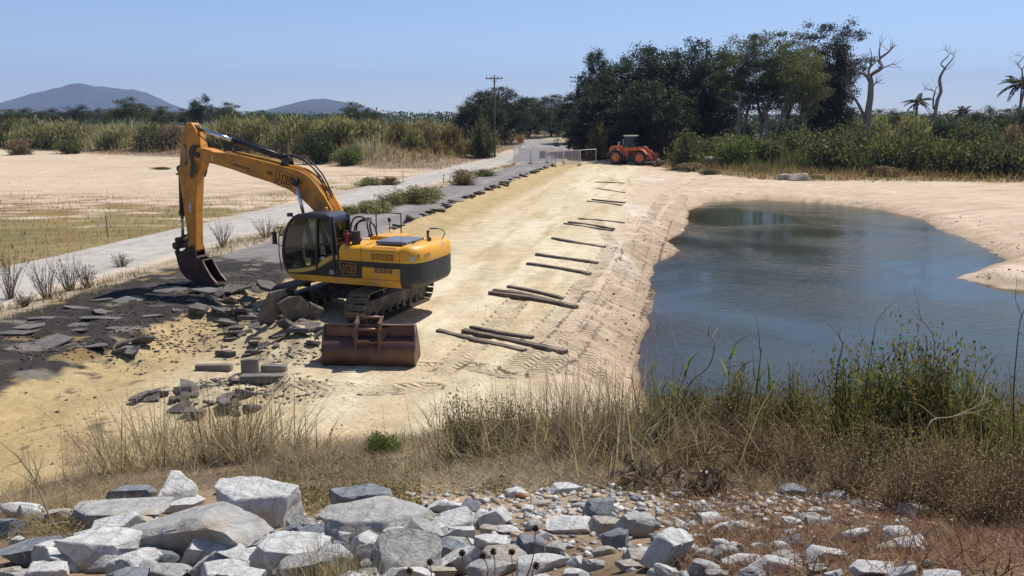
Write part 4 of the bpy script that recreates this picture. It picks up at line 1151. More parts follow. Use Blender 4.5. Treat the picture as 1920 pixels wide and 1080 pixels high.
# timbers carried on or lying beside the loader's forks
def loader_timbers():
    M4 = LOADER.matrix_basis if False else Matrix.Translation(LOADER.location) @ Matrix.Rotation(LOADER.rotation_euler.z, 4, 'Z')
    spec = [(3.45, 0.0, .42, 5.6, .20, 'long grey timber lying across the loader forks, front one'), (3.75, .5, .42, 6.6, .22, 'longest grey timber lying across the loader forks'), (3.6, .2, .66, 4.4, .2, 'grey timber on top of the bundle on the loader forks')]
    for i, (x, yo, z, L, w, lb) in enumerate(spec):
        me = timber_mesh(L, w, w, 300 + i); me.materials.append(M('grey_timber', (.16, .13, .11), .85, var=.35, scale=2, bumpd=.008))
        o = link_mesh('old_timber', me)
        o.matrix_basis = M4 @ Matrix.Translation((x, yo, z)) @ Matrix.Rotation(R(90 - 8 + 12 * i), 4, 'Z')
        tag(o, lb, 'timber', 'timbers on the loader forks')
loader_timbers()
# ================================================================== ROADSIDE THINGS
def build_poles():
    wood = M('pole_wood', (.12, .105, .09), .85, var=.3, scale=1.5)
    por = M('insulator', (.25, .24, .23), .4)
    def pole(px, basey, topy, d, arms, label, r=.15, group='power poles along the road'):
        t = aty(px, topy, d); zb = hz(t.x, d) - .3; h = t.z - zb
        root = empty('power_pole', (t.x, d, zb), R(-12), label, 'power pole', group)
        MB().tube([(0, 0, 0), (0, 0, h * .6), (0, 0, h)], [r, r * .85, r * .62], 10).build('pole', wood, root)
        for dz, w in arms:
            a = MB(); a.box((0, -r * .7, h - dz), (w, .12, .13)); ao = a.build('crossarm', wood, root)
            if d < 300:
                a = MB(); a.bar((-.5, -r * .7, h - dz), (0, -r * .6, h - dz - .6), .04); a.bar((.5, -r * .7, h - dz), (0, -r * .6, h - dz - .6), .04); a.build('brace', wood, root)
            for sx in (-.46, -.18, .2, .46):
                i = MB(); i.lathe((sx * w, -r * .7, h - dz + .06), (0, 0, 1), [(0, .025), (.06, .07), (.12, .07), (.15, .1), (.2, .08), (.24, .03)], 8); i.build('insulator', por, ao)
    pole(927, 278, 141, 117, [(.45, 2.3)], 'tall wooden power pole standing on the bank left of the road', .16)
    pole(1084, 280, 140, 150, [(.5, 2.7), (1.2, 2.5)], 'power pole with two crossarms behind the dark trees right of the road', .17)
    pole(797, 232, 213, 620, [(.8, 4.2)], 'distant pole with a single crossarm, left of the two far poles with crossarms', .30)
    pole(822, 232, 213, 560, [(.8, 4.0), (2.6, 2.6)], 'distant pole with a transformer arm, right of the two far poles with crossarms', .30)
    pole(842, 230, 209, 480, [(.5, .6)], 'distant bare pole nearest the trees left of the road', .28)
    pole(777, 232, 213, 680, [(.5, .6)], 'leftmost and faintest of the distant poles', .30)
build_poles()

def build_barriers():
    galv = M('galvanised_tube', (.62, .62, .62), .4, .3, var=.1)
    def cloth(name, col, tr):
        m = bpy.data.materials.new(name); m.use_nodes = True; nt = m.node_tree; b = nt.nodes['Principled BSDF']
        b.inputs['Base Color'].default_value = (*col, 1); b.inputs['Roughness'].default_value = .9
        t = nt.nodes.new('ShaderNodeBsdfTransparent'); mx = nt.nodes.new('ShaderNodeMixShader')
        nz = noise(nt, 3, 4, .6); nt.links.new(ramp(nt, nz, [(.3, tr - .12), (.7, tr + .12)]), mx.inputs[0])
        nt.links.new(b.outputs[0], mx.inputs[1]); nt.links.new(t.outputs[0], mx.inputs[2])
        nt.links.new(mx.outputs[0], nt.nodes['Material Output'].inputs['Surface'])
        return m
    cl1 = cloth('white_mesh', (.62, .60, .57), .58); cl2 = cloth('pinkish_mesh', (.60, .48, .43), .62)
    A, B = at(963, 311, .25), at(1086, 308.5, .2)
    red = M('red_plastic_foot', (.5, .06, .03), .5); dkf = M('dark_foot', (.12, .08, .06), .6)
    names = ['leftmost white mesh fence panel across the old road', 'white mesh fence panel second from the left with a grey sign', 'pinkish mesh fence panel third from the left', 'pinkish mesh fence panel fourth from the left, next to the open frame']
    for i in range(4):
        p, q = A.lerp(B, i / 4), A.lerp(B, (i + 1) / 4)
        d = q - p; rz = math.atan2(d.y, d.x); L = d.length - .06
        c = (p + q) / 2; c.z = hz(c.x, c.y)
        root = empty('fence_panel', c, rz, names[i], 'fence panel', 'temporary fence panels across the road')
        H = 1.86
        for sx in (-1, 1):
            MB().tube([(sx * L / 2, 0, 0), (sx * L / 2, 0, H)], .03, 8).build('post', galv, root)
            f = MB(); f.box((sx * L / 2, 0, .05), (.22, .62, .1)); f.build('foot', red if i == 0 or (i == 1 and sx < 0) else dkf, root, bevel=.02)
        MB().tube([(-L / 2, 0, H), (L / 2, 0, H)], .028, 8).build('top_rail', galv, root)
        MB().tube([(-L / 2, 0, .22), (L / 2, 0, .22)], .024, 8).build('bottom_rail', galv, root)
        MB().tube([(.05 * i, 0, .22), (.05 * i, 0, H)], .016, 6).build('middle_rail', galv, root)
        m_ = MB(); n = 10
        vs = []
        for k in range(n + 1):
            x = -L / 2 + L * k / n; o = .03 * math.sin(k * 1.3 + i); vs += [(x, -.035 + o * .5, .24), (x, -.035 + o, H - .03)]
        m_.add(vs, [(2 * k, 2 * k + 2, 2 * k + 3, 2 * k + 1) for k in range(n)]); m_.build('mesh_sheet', cl1 if i < 2 else cl2, root)
        if i == 1:
            s = MB(); s.box((.45, -.07, 1.0), (.75, .02, .85)); s.build('sign_board', M('grey_sign', (.30, .32, .33), .5), root)
    p, q = at(1088, 306.5, .15), at(1117, 305, .12)
    d = q - p; c = (p + q) / 2; c.z = hz(c.x, c.y); L = d.length
    root = empty('gate_frame', c, math.atan2(d.y, d.x), 'open white pipe frame at the right end of the mesh fence', 'gate')
    wp = M('white_pipe', (.66, .64, .6), .5)
    for sx in (-1, 1): MB().tube([(sx * L / 2, 0, 0), (sx * L / 2, 0, 1.82)], .035, 8).build('post', wp, root)
    MB().tube([(-L / 2, 0, 1.8), (L / 2, 0, 1.8)], .045, 8).build('top_rail', wp, root)
    for sx in (-1, 1): MB().box((sx * L / 2, 0, .04), (.2, .5, .08)).build('foot', dkf, root)
    for i, (px, py, h, lb) in enumerate(((1035, 313, 1.0, 'thin dark stake in front of the pinkish fence, left one'), (1041, 314, 1.25, 'thin dark stake in front of the pinkish fence, right one'))):
        g = at(px, py, .15); root = empty('stake', (g.x, g.y, hz(g.x, g.y)), 0, lb, 'stake')
        MB().tube([(0, 0, 0), (0, 0, h)], .03, 6).build('shaft', dkf, root); MB().box((0, 0, .03), (.35, .35, .06)).build('base', dkf, root)
build_barriers()

def build_sign():
    p = aty(976, 263, 152); zg = hz(p.x, 152)
    root = empty('road_sign', (p.x, 152, zg), R(8), 'small orange roadwork sign beside the road at the trees', 'sign')
    h = p.z - zg
    b = MB(); b.box((0, 0, h), (1.1, .04, .9)); b.build('board', M('sign_orange', (.75, .25, .02), .5), root)
    for s in (-.4, .4): MB().tube([(s, .04, 0), (s, .04, h + .3)], .03, 6).build('leg', M('sign_leg', (.2, .2, .2), .5), root)
build_sign()

def build_pickets():
    st = M('picket_steel', (.19, .16, .145), .6, .3, var=.3)
    for px, py, top, lb in ((203, 447, 404, 'leaning steel picket at the edge of the gravel track, far left'), (743, 363, 343, 'steel picket in front of the scrubby bush beside the old road'), (756, 341, 324, 'steel picket on the far side of the gravel track'), (832, 344, 327, 'steel picket near the reddish weed clump beyond the gravel track')):
        g = ground(px, py); h = (py - top) / FPX * g.y
        root = empty('steel_picket', (g.x, g.y, g.z - .05), rng.uniform(0, 3), lb, 'picket', 'steel pickets along the gravel track')
        m = MB(); tilt = -.10 if px < 300 else .02
        for a in (0, 120, 240):
            c, s = math.cos(R(a)), math.sin(R(a))
            m.bar((c * .012, s * .012, 0), (c * .012 + tilt * h, s * .012, h + .05), .035, .012, up=(c, s, 0))
        m.build('shaft', st, root)
        MB().box((tilt * h, 0, h + .06), (.07, .07, .06)).build('cap', M('picket_cap', (.35, .30, .27), .6), root)
build_pickets()

def build_person():
    p = aty(1068, 283, 129); z = hz(p.x, 129)
    root = empty('person', (p.x, 129, z), R(20), 'person in a white hat and pink top standing on the far road', 'person')
    me = bpy.data.meshes.new('body')
    J = [(0, 0, .95, .15), (0, 0, 1.15, .14), (0, 0, 1.38, .16), (0, 0, 1.50, .06), (0, -.01, 1.62, .095), (0, -.01, 1.70, .08),
         (.10, 0, .90, .10), (.12, -.03, .50, .065), (.12, .02, .08, .045), (.12, -.13, .03, .04),
         (-.10, 0, .90, .10), (-.12, .0, .50, .065), (-.13, .04, .08, .045), (-.13, -.11, .03, .04),
         (.20, 0, 1.40, .065), (.27, -.02, 1.12, .045), (.24, -.14, .90, .035), (.23, -.20, .82, .03),
         (-.20, 0, 1.40, .065), (-.28, .0, 1.12, .045), (-.27, -.10, .88, .035), (-.27, -.16, .80, .03)]
    E_ = [(0, 1), (1, 2), (2, 3), (3, 4), (4, 5), (0, 6), (6, 7), (7, 8), (8, 9), (0, 10), (10, 11), (11, 12), (12, 13), (2, 14), (14, 15), (15, 16), (16, 17), (2, 18), (18, 19), (19, 20), (20, 21)]
    def skin(name, idx, grow, m, parent):
        mp = {k: i for i, k in enumerate(idx)}
        me = bpy.data.meshes.new(name); me.from_pydata([J[k][:3] for k in idx], [(mp[a], mp[b]) for a, b in E_ if a in mp and b in mp], [])
        o = bpy.data.objects.new(name, me); COL.objects.link(o)
        o.modifiers.new('skin', 'SKIN'); o.modifiers.new('sub', 'SUBSURF').levels = 1
        for i, k in enumerate(idx):
            r = J[k][3] + grow; me.skin_vertices[0].data[i].radius = (r, r)
        me.skin_vertices[0].data[0].use_root = True
        dg = bpy.context.evaluated_depsgraph_get(); dg.update()
        nm = bpy.data.meshes.new_from_object(o.evaluated_get(dg)); bpy.data.objects.remove(o)
        nm.materials.clear()
        for f in nm.polygons: f.use_smooth = True
        return link_mesh(name, nm, parent, m)
    skin('body', list(range(22)), 0, M('skin', (.38, .22, .15), .6), root)
    skin('shirt', [1, 2, 14, 15, 18, 19], .02, M('pink_shirt', (.75, .42, .50), .8), root)
    skin('trousers', [0, 6, 7, 8, 10, 11, 12], .02, M('dark_trousers', (.04, .035, .07), .8), root)
    MB().lathe((0, -.01, 1.68), (0, 0, 1), [(0, .17), (.02, .17), (.03, .105), (.10, .10), (.13, .06)], 14).build('hat', M('white_hat', (.75, .73, .7), .7), root)
build_person()

# ------------------------------------------------------------------ broken bitumen
def chunk_mesh(seed, thick=.1, npt=8):
    r = random.Random(seed); ang = sorted(r.uniform(0, 2 * math.pi) for _ in range(npt))
    ang = [2 * math.pi * (i + r.uniform(-.35, .35)) / npt for i in range(npt)]
    rad = [r.uniform(.28, .58) for _ in ang]
    rings = []
    for z, k in ((0, .88), (thick * .35, 1.0), (thick * .9, .98), (thick, .94)):
        rings.append([(math.cos(a) * q * k * r.uniform(.95, 1.05), math.sin(a) * q * k * r.uniform(.95, 1.05), z + r.uniform(-.012, .012)) for a, q in zip(ang, rad)])
    mb = MB(); n = npt; V = [v for g in rings for v in g]; F = []
    for q in range(3):
        for i in range(n): F.append((q * n + i, q * n + (i + 1) % n, (q + 1) * n + (i + 1) % n, (q + 1) * n + i))
    V += [(0, 0, -.004), (0, 0, thick + r.uniform(-.01, .015))]
    for i in range(n):
        F.append((4 * n, (i + 1) % n, i)); F.append((4 * n + 1, 3 * n + i, 3 * n + (i + 1) % n))
    return mb.add(V, F).mesh('bitumen_chunk')
BIT = M('broken_bitumen', (.105, .095, .088), .9, var=.4, scale=5, dirt=(.27, .20, .12), dirt_amt=.22, dirt_scale=2.5, bumpd=.012, bscale=22)
BITP = M('pale_bitumen_face', (.135, .122, .112), .9, var=.3, scale=4, dirt=(.27, .21, .13), dirt_amt=.12, dirt_scale=2.5, bumpd=.010, bscale=26)
CH_A = []; CH_B = []; CH_L = []
BITL = M('road_seal_edge', (.21, .19, .178), .9, var=.3, scale=4, dirt=(.36, .28, .17), dirt_amt=.3, bumpd=.01, bscale=24)
for i in range(8):
    for lst, mt in ((CH_A, BIT), (CH_B, BITP), (CH_L, BITL)):
        me = chunk_mesh(40 + i, .07 + .025 * (i % 3), 5 + i % 4); me.materials.append(mt); lst.append(me)
def chunk(px, py, L, W, label, pale=False, yaw=0, tx=0, ty=0, lift=.0, th=1., k=0, group='broken pieces of road surface'):
    g = ground(px, py)
    o = link_mesh('bitumen_chunk', (CH_B if pale else CH_A)[k % 8], loc=(g.x, g.y, g.z + lift - .02))
    o.rotation_euler = (R(tx), R(ty), R(yaw)); o.scale = (L, W, th)
    return tag(o, label, 'rubble', group)
chunk(512, 612, 1.75, 1.35, 'largest grey slab of broken road leaning by the excavator track', True, 75, -62, 8, .46, 1.2, 0)
chunk(552, 606, 1.65, .8, 'tall narrow broken slab leaning right beside the largest slab', False, 70, -66, 22, .38, 1.0, 3)
chunk(588, 600, .85, .6, 'small dark slab standing on edge in the excavator shadow', False, 60, -55, 30, .2, 1.1, 5)
chunk(536, 620, .75, .45, 'broken slab propped in front of the largest slab', False, 30, -48, 25, .12, 1.1, 1)
chunk(480, 606, .95, .42, 'flat pale slab left of the leaning slabs', True, 10, -6, 4, .10, .9, 2)
chunk(420, 610, .80, .40, 'pale flat slab at the left end of the rubble heap', True, -8, -8, 6, .06, .9, 4)
chunk(412, 592, 1.05, .42, 'long dark slab tilted over the rubble heap', False, -28, -18, 10, .14, .9, 6)
chunk(455, 594, .6, .45, 'pinkish grey slab in the middle of the rubble heap', True, 35, -12, 12, .15, .9, 7)
chunk(372, 590, .62, .5, 'dark lump of bitumen at the top left of the rubble heap', False, 12, 10, 14, .08, 1.6, 5)
chunk(565, 628, .80, .42, 'dull flat slab in front of the leaning slabs', False, 8, -10, 0, .08, .9, 2)
chunk(602, 624, .78, .46, 'pale flat slab touching the left side of the rusty bucket', True, 4, -8, -6, .10, .9, 4)
chunk(586, 648, .50, .28, 'small pale slab with a dark underside left of the rusty bucket', True, -10, -22, 0, .05, 1.2, 0)
chunk(440, 628, .85, .22, 'long thin strip of bitumen lying at the foot of the heap', False, 28, -10, 0, .04, 1.0, 6)
chunk(520, 566, .85, .5, 'slab lying on yellow soil in front of the far track', True, 25, -10, 10, .12, .8, 1)
chunk(500, 540, .9, .5, 'slab edge sticking out of yellow soil below the cab', True, -25, 14, 18, .12, .8, 3)
chunk(540, 545, .7, .4, 'thin slab lying under the front of the cab', False, -20, -6, 6, .10, .8, 5)
chunk(445, 548, 1.1, .5, 'dark tilted slab behind the yellow soil heap', False, 30, 8, -12, .08, .9, 7)
chunk(455, 745, .55, .40, 'tan faced slab at the right of the nearest rubble pile', True, -15, -24, 8, .05, 1.2, 1)
chunk(428, 768, .50, .40, 'sandy slab in the nearest rubble pile behind dry stalks', True, 20, -10, -8, .04, 1.0, 3)
chunk(470, 770, .36, .28, 'small grey slab at the right end of the nearest rubble pile', False, 5, -14, 6, .04, 1.2, 6)
chunk(345, 742, .45, .34, 'tilted slab in the left half of the nearest rubble pile', False, 40, -20, 8, .05, 1.2, 2)
chunk(370, 782, .42, .36, 'flat slab low in the nearest rubble pile', True, 12, -10, 5, .03, 1.0, 5)
chunk(300, 745, .40, .20, 'dark sliver at the left end of the nearest rubble pile', False, 24, -10, 0, .03, 1.2, 7)
chunk(440, 720, .38, .3, 'grey slab behind the tan faced slab in the nearest pile', False, -30, -14, 8, .05, 1.1, 0)
chunk(470, 664, .36, .24, 'small slab half buried in the sand between the two piles', False, 12, -8, 0, .02, 1.0, 4)
chunk(425, 668, .55, .3, 'dark flat slab half buried behind the concrete blocks', False, -6, -6, 0, .03, 1.0, 2)
for nm, px, py, L, W, H_, yaw, lb in (('concrete_block', 496, 716, .96, .22, .17, 1, 'long grey concrete block, nearest of the blocks in front of the rubble'), ('concrete_block', 514, 697, .56, .2, .17, -3, 'shorter dark concrete block behind the long one'), ('concrete_block', 470, 700, .38, .18, .34, 8, 'square upright concrete block standing behind the long one'), ('concrete_block', 402, 694, .85, .16, .15, -8, 'dark weathered block lying left of the upright one')):
    g = ground(px, py); mb = MB(); r = random.Random(px)
    mb.box((0, 0, H_ / 2 - .01), (L, W, H_)); me_o = mb.build(nm, M('weathered_concrete', (.17, .155, .14), .9, var=.3, scale=4, dirt=(.27, .20, .12), dirt_amt=.3, bumpd=.01), bevel=.025, seg=2, loc=(g.x, g.y, g.z))
    me_o.rotation_euler = (R(r.uniform(-4, 4)), R(r.uniform(-4, 4)), R(yaw)); tag(me_o, lb, 'block', 'blocks in front of the rubble')
rs = random.Random(9)
for i in range(64):
    px, py, sx_, sy_ = rs.choice([(440, 600, 55, 22), (500, 590, 40, 22), (560, 610, 40, 16), (410, 755, 70, 28), (330, 750, 60, 22), (500, 650, 60, 14), (450, 560, 40, 14), (250, 655, 60, 12)])
    g = ground(px + rs.gauss(0, sx_ * .6), py + rs.gauss(0, sy_ * .6)); L = rs.uniform(.22, .7)
    o = link_mesh('bitumen_chunk', (CH_A + CH_B[:4])[i % 12], loc=(g.x, g.y, g.z + rs.uniform(.0, .08)))
    o.rotation_euler = (R(rs.gauss(-8, 16)), R(rs.gauss(0, 14)), R(rs.uniform(0, 360))); o.scale = (L, L * rs.uniform(.4, .8), rs.uniform(.35, .8))
    near = py > 700
    tag(o, 'small broken piece of bitumen in the nearest rubble pile' if near else 'small broken piece of bitumen in the heap beside the excavator', 'rubble', 'small pieces in the near rubble pile' if near else 'small pieces in the heap beside the excavator')
for i in range(26):
    px = rs.uniform(10, 460); py = float(np.interp(px, [0, 200, 460], [650, 600, 545])) + rs.uniform(-42, 46)
    g = ground(px, py); L = rs.uniform(.45, 1.5)
    o = link_mesh('bitumen_chunk', (CH_B + CH_A[:3])[i % 11], loc=(g.x, g.y, g.z - .005))
    o.rotation_euler = (R(rs.gauss(0, 4)), R(rs.gauss(0, 4)), R(rs.uniform(0, 360))); o.scale = (L, L * rs.uniform(.4, .9), rs.uniform(.3, .55))
    tag(o, 'flat sheet of old road surface lying on the torn dark ground', 'rubble', 'flat sheets on the torn ground')
# broken lip of the old road
rr = random.Random(5)
for i in range(52):
    s = 22 + i * 1.22 + rr.uniform(-1.0, 1.0); w = rr.uniform(-.16, .10)
    x = RP[0] + RD[0] * s + RD[1] * w; y = RP[1] + RD[1] * s - RD[0] * w
    o = link_mesh('bitumen_chunk', (CH_L if i % 3 else CH_B)[i * 3 % 8], loc=(x, y, hz(x - .15, y) - .045)); sc = rr.uniform(.6, 3.0)
    o.rotation_euler = (R(rr.uniform(-6, 6)), R(rr.uniform(2, 16)), R(rr.uniform(68, 92))); o.scale = (sc, min(sc * .4, .7), rr.uniform(.3, .75))
    tag(o, 'rough piece of bitumen along the broken right edge of the old road', 'rubble', 'broken lip of the old road')
def pebble_field(name, label, spots, n, smin, smax, cols, m, seed, flat=.45):
    """loose small stones, too many to count"""
    r = np.random.default_rng(seed); P = []
    ico = np.array([(1, 0, 0), (-1, 0, 0), (0, 1, 0), (0, -1, 0), (0, 0, 1), (0, 0, -1)], float)
    of = np.array([(0, 2, 4), (2, 1, 4), (1, 3, 4), (3, 0, 4), (2, 0, 5), (1, 2, 5), (3, 1, 5), (0, 3, 5)])
    sp = spots[r.integers(0, len(spots), n)]
    X = sp[:, 0] + r.normal(0, 1, n) * sp[:, 2]; Y = sp[:, 1] + r.normal(0, 1, n) * sp[:, 3]
    Z = height(X, Y)
    S = smin + (smax - smin) * r.random(n) ** 3
    V = np.repeat(ico[None], n, 0) * (1 + r.uniform(-.35, .35, (n, 6, 1))) + r.uniform(-.3, .3, (n, 6, 3))
    V = V * (S[:, None, None] * np.array([1, .72, flat])) * .5
    a = r.uniform(0, 6.28, n); c, s_ = np.cos(a)[:, None], np.sin(a)[:, None]
    W = np.stack([V[..., 0] * c - V[..., 1] * s_, V[..., 0] * s_ + V[..., 1] * c, V[..., 2]], -1) + np.stack([X, Y, Z + S * .1], -1)[:, None]
    F = (of[None] + (np.arange(n) * 6)[:, None, None]).reshape(-1, 3)
    C = np.array(cols)[r.integers(0, len(cols), n)] * r.uniform(.7, 1.25, (n, 1))
    me = np_mesh(name, W.reshape(-1, 3), F, np.repeat(C, 6, 0))
    tag(link_mesh(name, me, m=m), label, kind='stuff')
STONE_A = M('loose_stone', (.3, .3, .3), .9, var=.25, scale=12, attr='Col')
pebble_field('bitumen_rubble', 'loose black and grey crumbs of broken road around the excavator', np.array([(-6.0, 21.8, .7, .6), (-6.9, 22.9, .8, .6), (-7.4, 22.2, .7, .6), (-5.2, 17.0, .75, .3), (-5.9, 17.2, .6, .3), (-4.7, 16.4, .5, .3), (-5.3, 19.5, .6, .3), (-7.9, 20.3, .7, .4), (-4.5, 20.4, .5, .4), (-9.5, 19.0, 1.0, .5), (-8.6, 20.6, .8, .8), (-7.8, 25, .6, 1), (-6.5, 26.5, .7, .6)]), 4200, .012, .15, [(.09, .08, .07), (.14, .125, .11), (.05, .045, .04), (.25, .22, .18), (.30, .22, .11)], STONE_A, 3, .25)
pebble_field('black_crumbs', 'black crumbs of old road base over the torn ground under the digging bucket', np.array([(-11.5, 19.5, 1.2, 1.6), (-10.8, 22, 1.0, 2), (-10.2, 24.5, 1.0, 1.8), (-9.4, 27, 1.0, 1.6), (-9.6, 21.5, 1.0, 1.2), (-8.8, 28.5, 1.0, 1.5)]), 3200, .015, .12, [(.05, .045, .04), (.13, .115, .10), (.04, .036, .033), (.07, .062, .055), (.10, .09, .08), (.03, .027, .025)], STONE_A, 13, .4)
pebble_field('sand_clods', 'small clods and crumbs scattered over the yellow sand', np.array([(-2, 18, 3, 2), (0, 22, 4, 4), (1, 30, 4, 6), (3.5, 28, 1.2, 6), (-6, 15.5, 2, 1.3), (6.0, 40, 1.5, 6), (-8, 14.5, 2, 1.2)]), 2600, .012, .07, [(.34, .25, .13), (.22, .16, .09), (.42, .34, .2)], STONE_A, 4)
pebble_field('flood_debris', 'dark twigs and clods left along the water edge', np.array([(3.4, 25, .5, 3), (4.8, 33, .5, 3), (6.8, 42, .6, 3), (7.6, 47, .8, 3), (17, 69.5, 3, .6), (24.2, 41.5, .5, 1.5), (26.6, 52, .5, 3.5), (20.5, 33.6, 1.5, .25), (24.5, 63.5, 1.2, 1.2)]), 900, .03, .14, [(.10, .07, .045), (.16, .11, .07), (.06, .045, .03)], STONE_A, 5)

# ------------------------------------------------------------------ riprap rocks on the embankment
ICO = {}
def rock_mesh(seed, sx, sy, sz, sub=4, flat=.0):
    if sub not in ICO:
        bm = bmesh.new(); bmesh.ops.create_icosphere(bm, subdivisions=sub, radius=1.0); bm.verts.ensure_lookup_table()
        ICO[sub] = (np.array([v.co[:] for v in bm.verts]), np.array([[v.index for v in f.verts] for f in bm.faces])); bm.free()
    V, FI = ICO[sub]; r = np.random.default_rng(seed)
    P = V * 1.35
    planes = []
    fr = r.normal(size=(3, 3)) * .22 + np.eye(3)
    for q in range(3):
        for sg in (-1, 1):
            n = fr[q] * sg + r.normal(size=3) * .16; n /= np.linalg.norm(n); planes.append((n, r.uniform(.56, .78)))
    for q in range(9):
        n = r.normal(size=3); n /= np.linalg.norm(n); planes.append((n, r.uniform(.72, .98)))
    for n, d in planes:
        k = P @ n - d; P = P - np.clip(k, 0, None)[:, None] * n
    rad = np.linalg.norm(P, axis=1, keepdims=True)
    q = P * 2.1 + seed * 3.7
    dn = .085 * (fbm(q[:, 0] + q[:, 2] * .7, q[:, 1] - q[:, 2] * .5, seed, 4)) + .05 * fbm(q[:, 0] * 5 + q[:, 2] * 3, q[:, 1] * 5 - q[:, 2] * 4, seed + 9, 3)
    st = np.sin(q[:, 0] * 1.2 + q[:, 2] * 6.0 + seed) * .012
    P = P * (1 + (dn + st)[:, None])
    P *= np.array((sx, sy, sz)) * .62
    return np_mesh('rock', P, FI)
def rock_mat(name, base, vein, dust, amt):
    if name in MATS: return MATS[name]
    m, nt, b = new_mat(name)
    tc = N(nt, 'ShaderNodeTexCoord'); v = tc.outputs['Object']
    n1 = noise(nt, 3.5, 8, .65, v, .8); n2 = noise(nt, 9, 8, .7, v, .4); n3 = noise(nt, 2.2, 6, .6, v, .3)
    c = mixc(nt, ramp(nt, n1, [(.35, 0), (.62, 1)]), base, vein)
    c = mixc(nt, 1, c, ramp(nt, n2, [(.3, .72), (.65, 1.12)]), 'MULTIPLY')
    wv = N(nt, 'ShaderNodeTexWave'); wv.inputs['Scale'].default_value = 1.6; wv.inputs['Distortion'].default_value = 9; wv.inputs['Detail'].default_value = 4; nt.links.new(v, wv.inputs['Vector'])
    c = mixc(nt, ramp(nt, wv.outputs['Fac'], [(.0, .35), (.06, 0)]), c, tuple(x * .45 for x in base))
    c = mixc(nt, ramp(nt, n3, [(.66 - amt * .3, 0), (.74 - amt * .2, .8)]), c, dust)
    nt.links.new(c, b.inputs['Base Color']); b.inputs['Roughness'].default_value = .85; b.inputs['Specular IOR Level'].default_value = .3
    p = bump(nt, b, n2, 1.0, .06); bump(nt, b, noise(nt, 40, 6, .7, v), .6, .006, p)
    MATS[name] = m; return m
RM = {'w': rock_mat('pale_limestone', (.54, .53, .51), (.76, .75, .72), (.50, .40, .28), .5),
      'g': rock_mat('grey_stone', (.36, .355, .34), (.50, .49, .46), (.42, .33, .23), .5),
      'b': rock_mat('blue_grey_stone', (.17, .185, .205), (.30, .315, .335), (.36, .29, .21), .15),
      't': rock_mat('dusty_tan_stone', (.40, .37, .33), (.52, .47, .40), (.50, .38, .25), .75),
      'r': rock_mat('red_brown_stone', (.28, .12, .06), (.34, .18, .10), (.4, .28, .18), .3)}
